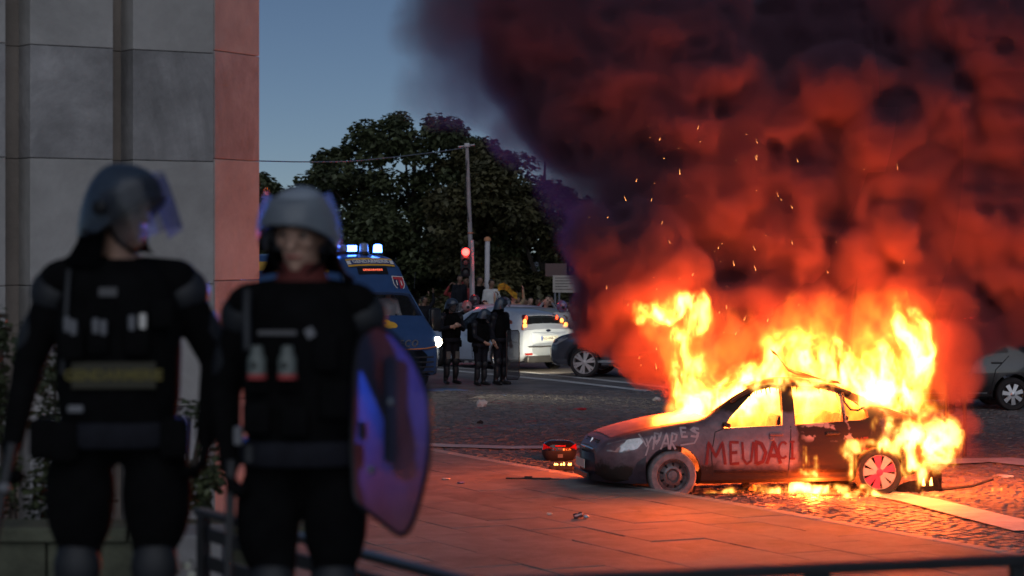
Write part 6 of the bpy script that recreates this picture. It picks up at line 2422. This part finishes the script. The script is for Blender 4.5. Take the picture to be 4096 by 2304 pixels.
bystander(570, 303, 66.5, 3, -.2, 'bystander at the edge of the smoke beside the red and blue helmet', 'people near the parked cars')
bystander(1017, 305, 47, 1, -.3, 'figure in a pale top at the right edge behind the black car', 'people near the parked cars')
# waved cloth
bm = bmesh.new()
c0 = P(510, 287, 67.3)
rows = []
for i in range(7):
    rows.append([bm.verts.new(c0 + Vector((-.34 + .09 * i, .05 * math.sin(i), .05 + .10 * math.sin(i * .8) - j * .09 - .02 * i))) for j in range(3)])
for a, b in zip(rows, rows[1:]):
    for j in range(2): bm.faces.new((a[j], b[j], b[j + 1], a[j + 1]))
bmesh.ops.solidify(bm, geom=bm.faces[:], thickness=.01)
tag(from_bm('cloth', bm, mat('yellow_black_cloth', (.55, .36, .03), .7, var=.9, scale=7), None, 60), 'yellow and dark cloth waved above the crowd', 'cloth')
# white flag in the smoke
fl = empty('flag', P(812, 316, 31.9), 0, 'pale flag on a pole half lost in the orange smoke', 'flag')
bm = bmesh.new()
f0 = fl.location.copy()
rows = []
for i in range(9):
    t_ = i / 8
    top = P(856 - 62 * t_, 281 + 44 * t_ ** .9, 31.9) - f0
    bot = P(848 - 40 * t_, 312 + 15 * t_, 31.9) - f0
    rows.append([bm.verts.new(top.lerp(bot, j / 4) + Vector((0, .08 * math.sin(3 * t_ + j), 0))) for j in range(5)])
for a, b in zip(rows, rows[1:]):
    for j in range(4): bm.faces.new((a[j], b[j], b[j + 1], a[j + 1]))
bmesh.ops.solidify(bm, geom=bm.faces[:], thickness=.006)
from_bm('flag_cloth', bm, M['white_cloth'], fl, 60)
bm = bmesh.new(); tube(bm, [P(857, 278, 31.9) - f0, P(850, 350, 31.9) - f0, P(846, 470, 31.9) - f0], .011, 8)
from_bm('flag_pole', bm, M['soot'], fl, 60)
# ================================================================== TREES, HEDGE
M['leaf'] = mat('dark_leaf', (.045, .062, .028), .6, var=.5, scale=1.1, col2=(.10, .12, .05))
M['leaf_b'] = mat('dark_leaf_olive', (.055, .058, .025), .6, var=.5, scale=1.3, col2=(.115, .105, .045))
M['bark'] = mat('bark', (.06, .048, .04), .9, var=.4, scale=8, bump=.5)


def leaves_mesh(name, clumps, n_each, size, rnd_, droop=.5):
    """many small bent leaves scattered through ellipsoid clumps: (centre, radii)"""
    V, Fq = [], []
    for (c, r) in clumps:
        n = int(n_each * (r[0] * r[2]) ** .8) + 8
        for k in range(n):
            d = Vector((rnd_.gauss(0, 1), rnd_.gauss(0, 1), rnd_.gauss(0, 1))).normalized()
            q = rnd_.random() ** .38
            p = Vector((c[0] + d.x * r[0] * q, c[1] + d.y * r[1] * q, c[2] + d.z * r[2] * q))
            a = rnd_.uniform(0, 6.283)
            out = (Vector((d.x, d.y, d.z * .4)) + Vector((math.cos(a), math.sin(a), 0)) * .8 + Vector((0, 0, -droop))).normalized()
            sd = out.cross(Vector((rnd_.uniform(-.5, .5), rnd_.uniform(-.5, .5), 1))).normalized()
            s = size * rnd_.uniform(.6, 1.35)
            w = s * rnd_.uniform(.32, .5)
            up = sd.cross(out) * (s * .12)
            b = len(V)
            V += [p - out * s * .5, p + sd * w + up, p + out * s * .5, p - sd * w + up]
            Fq.append((b, b + 1, b + 2, b + 3))
    me = bpy.data.meshes.new(name)
    me.from_pydata([tuple(v) for v in V], [], Fq)
    return me


def tree(outline, Y, base_px, label, leafm, n_each=700, size=.21, seed=1, depth=3.0, rad=(.55, 1.0), fill=110, zmin=.2):
    """a broad tree whose crown follows a skyline given as (px, py) points at depth Y"""
    rt = random.Random(seed)
    bx = (base_px - 512) / F * Y
    t = empty('tree', (bx, Y, road_z(0, Y) - .1), 0, label, 'tree', 'trees beyond the crowd')
    pts = [Vector((((px - 512) / F * Y) - bx, 0, CZ - (py - HY) / F * Y - t.location.z)) for px, py in outline]
    xs_o = [p.x for p in pts]; zs_o = [p.z for p in pts]
    clumps = []
    # clumps along the skyline, hanging a little under it
    for a, b in zip(pts, pts[1:]):
        n = max(int((b - a).length / .55), 1)
        for k in range(n):
            p = a.lerp(b, (k + rt.random()) / n)
            r = rt.uniform(rad[0], rad[1]) * .62
            clumps.append(((p.x + rt.uniform(-.15, .15), rt.uniform(-depth * .5, depth * .3), p.z - r * .8 + rt.uniform(-.12, .12)), (r, r, r * .72)))
    for k in range(fill):
        x = rt.uniform(min(xs_o), max(xs_o))
        zt = float(np.interp(x, xs_o, zs_o))
        z = zmin + (zt - .6 - zmin) * rt.random() ** .75
        r = rt.uniform(*rad)
        clumps.append(((x, rt.uniform(-depth, depth * .6), z), (r, r, r * .62)))
    me = leaves_mesh('crown', clumps, n_each, size, rt)
    link('crown', me, leafm, t)
    top = max(zs_o)
    bm = bmesh.new()
    tube(bm, [(0, 0, -.1), (.05, 0, top * .3), (-.05, .05, top * .6), (.0, 0, top * .9)], [.26, .2, .12, .03], 9)
    from_bm('trunk', bm, M['bark'], t, 60)
    for k in range(9):
        x = rt.uniform(min(xs_o), max(xs_o)) * .85
        zt = float(np.interp(x, xs_o, zs_o)) - .3
        bm = bmesh.new()
        tube(bm, [(0, 0, top * rt.uniform(.25, .5)), (x * .5, rt.uniform(-.6, .6), zt * .65), (x, rt.uniform(-.8, .8), zt)], [.10, .06, .02], 6)
        from_bm('branch', bm, M['bark'], t, 60)
    return t


tree([(296, 188), (302, 172), (318, 168), (322, 150), (332, 143), (345, 145), (356, 138), (360, 125), (372, 117), (392, 113), (415, 112), (440, 112), (462, 122), (480, 138), (500, 160), (520, 195)], 84, 415,
     'broad dark tree with the tallest crown behind the police van', M['leaf'], seed=3, fill=150)
tree([(440, 160), (460, 146), (485, 140), (505, 150), (530, 165), (560, 180), (590, 192), (620, 205), (660, 225), (700, 250)], 81, 545,
     'olive dark tree behind the traffic light, half veiled by smoke', M['leaf_b'], seed=9, fill=170)
tree([(236, 190), (252, 178), (262, 171), (272, 178), (284, 190), (300, 200), (330, 205)], 88, 268,
     'small dark tree peeping out at the right of the stone building', M['leaf'], seed=5, fill=60, rad=(.5, .85))
tree([(640, 240), (700, 225), (760, 215), (820, 205), (880, 205), (940, 210), (1000, 215), (1060, 225)], 92, 850,
     'dark tree line hidden behind the thick smoke at right', M['leaf_b'], seed=12, fill=120)
# dark shrubbery under the trees closes the view
rt = random.Random(40)
cl = []
for k in range(150):
    cl.append(((rt.uniform(-13, 13), 94 + rt.uniform(-2, 2), rt.uniform(-.6, 2.4)), (rt.uniform(.9, 1.5), 1.0, rt.uniform(.7, 1.1))))
tag(link('shrubbery', leaves_mesh('shrubbery', cl, 260, .30, rt), M['leaf']), 'dark mass of shrubs under the trees behind the crowd', kind='stuff')


def shrub(name, px0, px1, py0, py1, Y, label, seed, size=.055, n=1500, group=None, m_='leaf'):
    rt = random.Random(seed)
    a = P(px0, py1, Y); b = P(px1, py0, Y)
    c = (a + b) / 2
    s = empty(name, (c.x, Y, a.z), 0, label, 'shrub', group)
    w, h = (b.x - a.x) / 2, b.z - a.z
    cl = []
    for k in range(26):
        cl.append(((rt.uniform(-w, w) * .85, rt.uniform(-.25, .25), rt.uniform(.05, .92) * h), (w * .34, .22, h * .12)))
    link('foliage', leaves_mesh('foliage', cl, n, size, rt), M[m_], s)
    for k in range(5):
        bm = bmesh.new(); tube(bm, [(rt.uniform(-.1, .1), 0, 0), (rt.uniform(-w, w) * .6, rt.uniform(-.1, .1), h * .8)], [.014, .006], 5)
        from_bm('stem', bm, M['bark'], s)
    return s


# ================================================================== TERRACE, PLANTER, LOW RAILING
FA = P(199, 507.5, 9.95); FB = Vector((-.14, 7.84, FA.z)); FC = P(1040, 551.5, 8.45); FC.z = FA.z + .02
bm = bmesh.new()
tp = [(-7, -3), (7, -3), (7, 8.9), (FC.x, FC.y - .12), (FB.x, FB.y - .14), (FA.x - .05, FA.y - .16), (-2.0, 10.1), (-7, 10.1)]
prism(bm, tp, PZ + .02, TZ)
terr = from_bm('terrace', bm, M['slab_dark'])
tag(terr, 'raised stone terrace the two near officers stand on', kind='structure')

pl_ = empty('planter_wall', (-3.6, 13.0, 0), 0, 'low greenish stone planter wall below the dark hedge', 'wall')
for k in range(5):
    bm = bmesh.new(); box(bm, (-.42 + .62 * k, 0, .72), (.61, .35, 1.42), bev=.01)
    from_bm('wall_stone', bm, mat('mossy_stone', (.085, .09, .06), .9, var=.4, scale=4, bump=.4) if k == 0 else bpy.data.materials['mossy_stone'], pl_)
for k in range(3):
    bm = bmesh.new(); box(bm, (.02 + 1.03 * k, 0, 1.47), (1.02, .42, .08), bev=.012)
    from_bm('coping_stone', bm, bpy.data.materials['mossy_stone'], pl_)
shrub('hedge_bush', -40, 40, 305, 530, 13.6, 'dark leafy bush at the far left edge behind the left officer', 2, group='bushes behind the railing')
shrub('hedge_bush', 30, 110, 330, 535, 13.8, 'dark bush hidden behind the left officer', 3, group='bushes behind the railing')
shrub('hedge_bush', 160, 228, 392, 520, 13.4, 'dark bush between the two near officers', 4, group='bushes behind the railing')
pb = empty('planter_block', P(192, 560, 12.2), 0, 'plain grey stone block between the officers beside the black railing', 'planter')
bm = bmesh.new(); box(bm, (0, .25, -.55), (.30, .5, 1.35), bev=.015)
from_bm('stone_block', bm, M['stone_b'], pb)
rf = random.Random(8)
wf = empty('flower_plant', P(187, 574, 10.8), 0, 'small plant with white flowers at the foot of the grey block', 'flowers')
bm = bmesh.new()
for k in range(11):
    c = Vector((rf.uniform(-.07, .07), rf.uniform(-.05, .05), rf.uniform(-.12, .05)))
    for q in range(5):
        a = q * 1.2566
        ball(bm, c + Vector((math.cos(a) * .011, -.004, math.sin(a) * .011)), (.009, .004, .009), 1)
tag(from_bm('blossoms', bm, mat('white_petals', (.5, .52, .42), .7), wf), kind='stuff')
me = leaves_mesh('leaves', [((0, .03, -.1), (.12, .06, .16))], 3000, .04, rf)
link('leaves', me, M['leaf'], wf)
for k in range(5):
    bm = bmesh.new(); tube(bm, [(rf.uniform(-.05, .05), .02, -.5), (rf.uniform(-.07, .07), .01, -.02)], [.006, .003], 5)
    from_bm('stem', bm, M['leaf_b'], wf)

M['rail_black'] = mat('black_rail_paint', (.014, .014, .017), .28, var=.3, scale=6, spec=.6)


def railing(A, B, label, slats, posts, top=(.055, .028)):
    d = (B - A); L = d.length; d.normalize()
    rz = math.atan2(d.y, d.x)
    r = empty('railing', A, rz, label, 'railing', 'low black railings on the terrace edge')
    bm = bmesh.new(); box(bm, (L / 2, 0, -top[1] / 2), (L, top[0], top[1]), bev=.005)
    from_bm('top_rail', bm, M['rail_black'], r)
    for z, h in slats:
        bm = bmesh.new(); box(bm, (L / 2, 0, z), (L - .02, .012, h), bev=.003)
        from_bm('slat', bm, M['rail_black'], r)
    for x, w in posts:
        bm = bmesh.new(); box(bm, (x, .0, -.32 - top[1]), (w, .04, .64), bev=.004)
        from_bm('post', bm, M['rail_black'], r)
    return r


railing(FA, FB, 'black railing running behind the legs of the near officers', [(-.10, .055), (-.215, .06), (-.33, .06), (-.44, .05)], [(.05, .065), (1.2, .05), (2.35, .05)])
railing(FB + Vector((.06, 0, 0)), FC, 'black railing along the lower right corner of the view', [(-.30, .02)], [(.02, .05), (1.17, .085), (1.93, .05)], (.06, .036))

# ================================================================== STREET FURNITURE
def pole_obj(name, a, b, r0, r1, label, cat, m_):
    o = empty(name, a, 0, label, cat)
    bm = bmesh.new(); tube(bm, [(0, 0, 0), tuple(b - a)], [r0, r1], 10)
    from_bm('pole', bm, m_, o, 60)
    return o


M['pole_grey'] = mat('weathered_grey_pole', (.30, .27, .28), .6, var=.25, scale=3)
ty = 68.0
a = P(474.5, 300, ty); a.z = road_z(0, ty)
b = P(467, 147, ty)
lp = pole_obj('cable_pole', P(473.5, 330, ty), b, .085, .05, 'tall leaning grey pole holding an overhead cable before the trees', 'pole', M['pole_grey'])
bm = bmesh.new(); tube(bm, [b - lp.location + Vector((-.25, 0, .0)), b - lp.location + Vector((.22, 0, .06))], .03, 6); box(bm, b - lp.location + Vector((0, 0, .05)), (.16, .16, .12), bev=.02)
from_bm('cable_clamp', bm, M['grey_metal'], lp)
bm = bmesh.new(); tube(bm, [P(467, 160, ty - .1) - lp.location, P(465, 195, ty - .15) - lp.location, P(469, 222, ty - .1) - lp.location], .012, 5)
from_bm('loose_cable', bm, M['black_metal'], lp)
bm = bmesh.new(); lathe(bm, [(.075, -.02), (.09, 0), (.075, .02)], 12, Matrix.Translation(P(470.5, 233, ty) - lp.location))
from_bm('pole_band', bm, mat('orange_band', (.6, .2, .1), .5), lp)
# cable from the building corner to the pole
cb = empty('overhead_cable', b, 0, 'thin overhead cable sagging from the building to the tall pole', 'cable')
e0 = P(250, 160, 40.0)
pth = []
for k in range(17):
    t_ = k / 16
    p = e0.lerp(b, t_)
    want = np.interp(512 + p.x / p.y * F, [240, 300, 350, 400, 440, 467], [160.5, 162.0, 161.5, 156.5, 151.5, 147.5])
    p.z = CZ - (want - HY) / F * p.y
    pth.append(p - b)
bm = bmesh.new(); tube(bm, pth, .011, 5)
from_bm('cable', bm, M['grey_metal'], cb)
tl = empty('traffic_light', P(472, 285, 66.5), 0, 'traffic light showing red beside the tall pole', 'traffic light')
o_ = tl.location.copy()
bm = bmesh.new(); tube(bm, [P(473.5, 330, 66.5) - o_, P(472, 240, 66.5) - o_], .055, 10)
from_bm('post', bm, mat('pale_post', (.42, .40, .42), .5, var=.15), tl, 60)
bm = bmesh.new(); box(bm, P(465.5, 262, 66.3) - o_, (.26, .2, .82), bev=.05)
from_bm('lamp_housing', bm, M['black_metal'], tl, 40)
for k, (py, m_) in enumerate(((252, emit('lit_red_signal', (1.0, .03, .025), 13.0)), (262, M['dark_plastic']), (272, M['dark_plastic']))):
    c = P(465.7, py, 66.14) - o_
    bm = bmesh.new(); lathe(bm, [(.105, .0), (.098, .02), (.06, .035), (0, .04)], 20, Matrix.Translation(c) @ Matrix.Rotation(R(90), 4, 'X'))
    from_bm('signal_lens', bm, m_, tl, 60)
    bm = bmesh.new()
    rows = [[bm.verts.new(c + Vector((.125 * math.sin(a_), y_, .125 * math.cos(a_)))) for a_ in [R(-100 + 200 * q / 12) for q in range(13)]] for y_ in (.02, -.16)]
    for q in range(12): bm.faces.new((rows[0][q], rows[0][q + 1], rows[1][q + 1], rows[1][q]))
    bmesh.ops.solidify(bm, geom=bm.faces[:], thickness=.008)
    from_bm('signal_hood', bm, M['black_metal'], tl, 60)
d = bpy.data.lights.new('red_signal_glow', 'POINT'); d.energy = 30; d.color = (1, .04, .03); d.shadow_soft_size = .1
g_ = bpy.data.objects.new('red_signal_glow', d); COL.objects.link(g_); g_.location = P(465.7, 252, 65.9)
wp = pole_obj('white_post', P(486.5, 330, 70), P(487.5, 240, 70), .075, .075, 'plain white post right of the traffic light', 'post', mat('white_post_paint', (.6, .58, .6), .5, var=.1))
bm = bmesh.new(); lathe(bm, [(.10, -.03), (.10, .05), (.04, .10), (0, .10)], 12, Matrix.Translation(P(487.5, 240, 70) - wp.location))
from_bm('cap', bm, mat('orange_cap', (.55, .25, .12), .5), wp)
# signs at the smoke's edge
sg = empty('sign', P(556, 270, 74), 0, 'small pinkish poster panel above the notice board by the smoke', 'sign')
o_ = sg.location.copy()
bm = bmesh.new(); box(bm, (0, 0, 0), (.66, .05, .40), bev=.006)
mp_ = mat('pink_poster', (.62, .34, .32), .6, var=.8, scale=5, col2=(.10, .06, .06))
from_bm('panel', bm, mp_, sg)
bm = bmesh.new(); tube(bm, [(.1, .06, -2.2), (.1, .06, .1)], .03, 8)
from_bm('post', bm, M['grey_metal'], sg)
nb = empty('notice_board', P(567, 284, 73), 0, 'pale notice board with lines of writing at the edge of the smoke', 'sign')
bm = bmesh.new(); box(bm, (0, 0, 0), (.86, .06, .52), bev=.008)
from_bm('panel', bm, mat('notice_board_paint', (.40, .37, .33), .6, var=.1), nb)
rn = random.Random(4)
for k, w in enumerate((.62, .5, .66, .40, .55)):
    bm = bmesh.new(); box(bm, (-.36 + w / 2, -.034, .18 - .085 * k), (w, .004, .026))
    from_bm('text_line', bm, mat('grey_ink', (.12, .10, .10), .7) if k == 0 else bpy.data.materials['grey_ink'], nb)
for s in (-1, 1):
    bm = bmesh.new(); tube(bm, [(s * .36, .05, -2.6), (s * .36, .05, .2)], .03, 8)
    from_bm('post', bm, M['grey_metal'], nb)
# low wall the people stand on
lw = empty('low_wall', P(476, 330, 70.2), 0, 'low stone wall with people standing on it behind the cars', 'wall')
o_ = lw.location.copy()
for k in range(3):
    bm = bmesh.new(); box(bm, (-.72 + .72 * k, .1, -.3), (.71, .9, 1.36), bev=.02)
    from_bm('wall_stone', bm, M['stone_b'], lw)
# red tail lamps glimmering in the smoke at right
for px, py, lab in ((947.5, 280, 'small red lamp glowing in the smoke, upper of two'), (966, 317.5, 'small red lamp bar glowing in the smoke, lower of two')):
    o = empty('lamp', P(px, py, 34.2), 0, lab, 'lamp', 'red lamps in the smoke')
    bm = bmesh.new(); box(bm, (0, 0, 0), (.16 if py < 300 else .28, .06, .05), bev=.015)
    from_bm('lamp_lens', bm, emit('red_lamp_glow', (1, .03, .04), 60.0), o)
    bm = bmesh.new(); box(bm, (0, .06, 0), (.3, .06, .09), bev=.015)
    from_bm('lamp_housing', bm, M['black_metal'], o)
    bm = bmesh.new(); tube(bm, [(0, .08, -.04), (0, .08, -(o.location.z - .0))], .03, 8)
    from_bm('post', bm, M['black_metal'], o)

# ================================================================== THINGS ON THE GROUND
tc_ = GX(559, 461)
top_case = empty('top_case', tc_, R(4), 'black motorcycle top case with red reflectors lying on the road', 'case')
bm = bmesh.new()
shell(bm, [(.0, .155, .12, 0, 0), (.012, .19, .15, 0, 0), (.09, .235, .185, 0, 0), (.15, .245, .195, 0, 0), (.16, .245, .195, 0, 0)], pw=3.2)
from_bm('case_base', bm, M['dark_plastic'], top_case, 50)
bm = bmesh.new()
shell(bm, [(.164, .245, .195, 0, 0), (.20, .24, .19, 0, 0), (.25, .215, .17, 0, 0), (.285, .16, .12, 0, 0), (.295, .10, .07, 0, 0)], pw=3.0)
from_bm('case_lid', bm, mat('glossy_black_plastic', (.02, .018, .02), .15, coat=.7), top_case, 50)
for s in (-1, 1):
    bm = bmesh.new()
    v = []
    for (x, z) in ((.06, .168), (.06, .19), (.14, .205), (.225, .255), (.238, .20), (.238, .168)):
        k_ = 1 - max(0, (z - .2)) * 1.2
        yy = -.195 * (1 - min(1, abs(x) / .25) ** 3.2) ** (1 / 3.2) * k_ - .008
        v.append(bm.verts.new((s * x, yy, z)))
    bm.faces.new(v)
    r_ = bmesh.ops.solidify(bm, geom=bm.faces[:], thickness=.01)
    from_bm('reflector', bm, mat('red_reflector', (.6, .02, .03), .25, coat=.5) if s == -1 else bpy.data.materials['red_reflector'], top_case, 60)
bm = bmesh.new(); box(bm, (0, -.198, .225), (.15, .012, .022), bev=.004)
from_bm('red_strip', bm, bpy.data.materials['red_reflector'], top_case)
bm = bmesh.new(); box(bm, (0, -.203, .185), (.085, .012, .026), bev=.008)
from_bm('badge', bm, M['grey_text'], top_case)
bm = bmesh.new(); box(bm, (0, -.190, .085), (.075, .012, .05), bev=.004); 
from_bm('lock', bm, M['grey_text'], top_case)
bm = bmesh.new(); box(bm, (.05, .02, .30), (.2, .012, .012), bev=.003)
from_bm('handle', bm, M['chrome'], top_case)

bx_ = GX(562, 471)
tray = empty('burnt_tray', bx_, R(-6), 'small charred tray with little flames beside the car nose', 'debris')
bm = bmesh.new(); box(bm, (0, 0, .045), (.34, .22, .07), bev=.02)
from_bm('tray_body', bm, M['char'], tray)
for k in range(6):
    bm = bmesh.new(); x = -.10 + .045 * k + rf.uniform(-.01, .01)
    h = rf.uniform(.03, .06)
    tube(bm, [(x, -.02, .075), (x + rf.uniform(-.01, .01), -.02, .075 + h * .5), (x + rf.uniform(-.015, .015), -.02, .075 + h)], [.014, .012, .001], 7)
    from_bm('flame_tongue', bm, emit('small_flame', (1.0, .42, .08), 9.0) if k == 0 else bpy.data.materials['small_flame'], tray, 80)

def on_pave(px, py): return GX(px, py, PZ + .006)


wb_ = empty('wiper_blade', on_pave(530, 479.3), R(-2), 'broken black wiper blade lying on the pavement', 'debris')
bm = bmesh.new(); box(bm, (-.02, 0, .012), (.56, .03, .018), bev=.004); box(bm, (-.02, 0, .03), (.1, .03, .018), bev=.004)
from_bm('blade', bm, M['black_metal'], wb_)
bm = bmesh.new(); tube(bm, [(.14, -.06, .012), (.42, -.07, .008)], [.009, .004], 6)
from_bm('arm', bm, M['black_metal'], wb_)
can = empty('crushed_can', on_pave(581, 518.5), R(20), 'crushed shiny can with a pale cap on the pavement', 'can')
bm = bmesh.new()
lathe(bm, [(0, -.05), (.028, -.05), (.033, -.04), (.030, -.01), (.024, .0), (.031, .03), (.027, .05), (0, .05)], 14, Matrix.Translation((-.03, 0, .033)) @ Matrix.Rotation(R(70), 4, 'Y') @ Matrix.Rotation(R(25), 4, 'X'))
from_bm('can_body', bm, mat('can_print', (.55, .55, .6), .25, metal=.8, var=.5, scale=30, col2=(.5, .12, .1)), can, 60)
bm = bmesh.new(); ball(bm, (.055, -.01, .02), (.032, .024, .02), 2)
from_bm('crumpled_foil', bm, mat('pale_blue_foil', (.5, .6, .72), .3, metal=.4), can, 60)


def scrap(name, pos, s, m_, label, cat='litter', seed=0, flat=.3, group=None):
    rs_ = random.Random(seed)
    bm = bmesh.new()
    bmesh.ops.create_icosphere(bm, subdivisions=2, radius=1)
    for v in bm.verts:
        k = 1 + rs_.uniform(-.35, .35)
        v.co = Vector((v.co.x * s * k, v.co.y * s * .8 * k, v.co.z * s * flat * k + s * flat * .8))
    o = from_bm(name, bm, m_)
    o.location = pos
    o.rotation_euler = (0, 0, rs_.uniform(0, 6))
    return tag(o, label, cat, group)


scrap('paper_scrap', on_pave(549, 514.5), .035, M['paper'], 'tiny pinkish scrap on the pavement left of the crushed can', seed=1)
scrap('paper_scrap', on_pave(446, 479.5), .06, M['paper'], 'pale torn paper on the pavement near the shield', seed=2, flat=.15)
scrap('plastic_wrapper', on_pave(461, 483.5), .045, mat('lilac_plastic', (.3, .27, .5), .3, coat=.4), 'lilac plastic wrapper on the pavement right of the torn paper', seed=3)
scrap('plastic_cup', GX(482.5, 407.5), .10, M['paper'], 'crumpled white cup on the asphalt in front of the far officers', seed=4, flat=.8)
scrap('plastic_bottle', GX(752, 492), .055, mat('clear_amber_plastic', (.6, .45, .2), .15, coat=.6), 'round clear plastic ball of a bottle glinting under the car', seed=5, flat=.9)
scrap('paper_scrap', GX(582, 377), .16, M['paper'], 'folded white paper on the road before the dark grey car', seed=6, flat=.25)
scrap('paper_scrap', GX(657, 402), .10, M['paper'], 'pale cup shaped scrap left of the flames on the road', seed=7, flat=.6)
scrap('paper_scrap', GX(944, 543), .035, M['paper'], 'bright orange lit scrap beside the kerb at lower right', seed=8, flat=.7)
scrap('paper_scrap', GX(1003, 478), .13, M['paper'], 'long pale scrap on the road at far right', seed=9, flat=.2)
o = scrap('red_plastic', GX(581, 410), .14, mat('red_plastic', (.6, .03, .03), .4), 'red plastic strip on the asphalt before the white dash', seed=10, flat=.15)
o = scrap('red_plastic', GX(606, 432), .13, bpy.data.materials['red_plastic'], 'thin red strip on the road above the car nose', seed=11, flat=.12)
scrap('dark_stone', GX(480, 424.5), .05, M['char'], 'small dark lump on the road by the blue line', seed=12, flat=.8)
scrap('charred_piece', GX(926, 486), .085, M['char'], 'small charred fragment standing up right of the fallen bumper', 'debris', 13, .9)
scrap('charred_piece', GX(745, 488), .07, M['char'], 'charred scrap under the middle of the car', 'debris', 14, .6)
scrap('charred_piece', GX(820, 487.5), .16, M['char'], 'flat charred block in front of the rear wheel', 'debris', 15, .35)
scrap('charred_piece', GX(905, 473), .07, M['char'], 'charred flake lying behind the rear wheel', 'debris', 16, .4)
# fallen bumper piece
fb_ = empty('bumper_fragment', GX(926 - 4, 493), R(15), 'charred curved bumper fragment with small flames behind the rear wheel', 'debris')
bm = bmesh.new()
rows = []
for i in range(9):
    t_ = i / 8
    rows.append([bm.verts.new((-.34 + .62 * t_, -.05 + .25 * (t_ - .4) ** 2, z * (.35 + .9 * t_ if t_ < .72 else 1.25 - 1.2 * (t_ - .72)) + .02 * math.sin(9 * t_))) for z in (.0, .09, .17, .24)])
for a, b in zip(rows, rows[1:]):
    for j in range(3): bm.faces.new((a[j], b[j], b[j + 1], a[j + 1]))
bmesh.ops.solidify(bm, geom=bm.faces[:], thickness=.03)
from_bm('bumper_shell', bm, M['char'], fb_, 40)
for k in range(2):
    bm = bmesh.new(); tube(bm, [(-.02 + .1 * k, -.09, .10), (-.025 + .1 * k, -.095, .15), (-.015 + .1 * k, -.09, .2)], [.02, .016, .001], 7)
    from_bm('flame_tongue', bm, bpy.data.materials['small_flame'], fb_, 80)
bar = empty('metal_bar', GX(856, 497.5), R(-2), 'charred flat bar lying in front of the rear wheel', 'debris')
bm = bmesh.new(); box(bm, (0, 0, .02), (1.0, .06, .03), bev=.006)
from_bm('bar', bm, M['char'], bar)
bar2 = empty('metal_bar', GX(938, 491.5), R(6), 'thin charred bar leading to the burning patch at right', 'debris')
bm = bmesh.new(); tube(bm, [(-.35, 0, .02), (.1, 0, .03), (.42, 0, .06), (.7, .02, .14)], [.02, .02, .018, .014], 7)
from_bm('bar', bm, M['char'], bar2)
# broken glass sparkling in front of the car
rg = random.Random(17)
bm = bmesh.new()
for k in range(420):
    p = GX(rg.gauss(800, 42), rg.uniform(486, 500), .018)
    s = rg.uniform(.006, .016)
    n_ = Vector((rg.uniform(-1, 1), rg.uniform(-1, .2), rg.uniform(.2, 1))).normalized()
    u = n_.orthogonal().normalized(); v = n_.cross(u)
    q = [p + u * s, p + v * s, p - u * s, p - v * s * .7]
    f1 = [bm.verts.new(x + Vector((0, 0, .012))) for x in q]
    bm.faces.new(f1)
bmesh.ops.solidify(bm, geom=bm.faces[:], thickness=.004)
tag(from_bm('glass_crumbs', bm, mat('window_glass_crumbs', (.5, .52, .5), .05, coat=1.0, spec=1.0)), 'crumbs of shattered window glass on the setts before the car', kind='stuff')
# sparks in the smoke
bm = bmesh.new()
for k in range(70):
    t_ = rg.random()
    px = 700 + rg.gauss(0, 62) + 60 * (rg.random() - .3); py = 90 + 290 * t_ ** .75
    p = P(px, py, rg.uniform(28.6, 29.6))
    l = rg.choice((.006, .012, .02, .045, .07)) * rg.uniform(.6, 1.2); w = rg.uniform(.0009, .0024)
    d = Vector((rg.uniform(-.6, .6), 0, 1)).normalized()
    sx = d.orthogonal().normalized() * w; sy = d.cross(sx).normalized() * w
    a_ = [bm.verts.new(p + sx), bm.verts.new(p - sx * .5 + sy), bm.verts.new(p - sx * .5 - sy), bm.verts.new(p + d * l)]
    for f in ((0, 1, 3), (1, 2, 3), (2, 0, 3), (2, 1, 0)): bm.faces.new([a_[i] for i in f])
tag(from_bm('embers', bm, emit('glowing_ember', (1.0, .36, .10), 7.0)), 'glowing sparks rising through the smoke', kind='stuff')
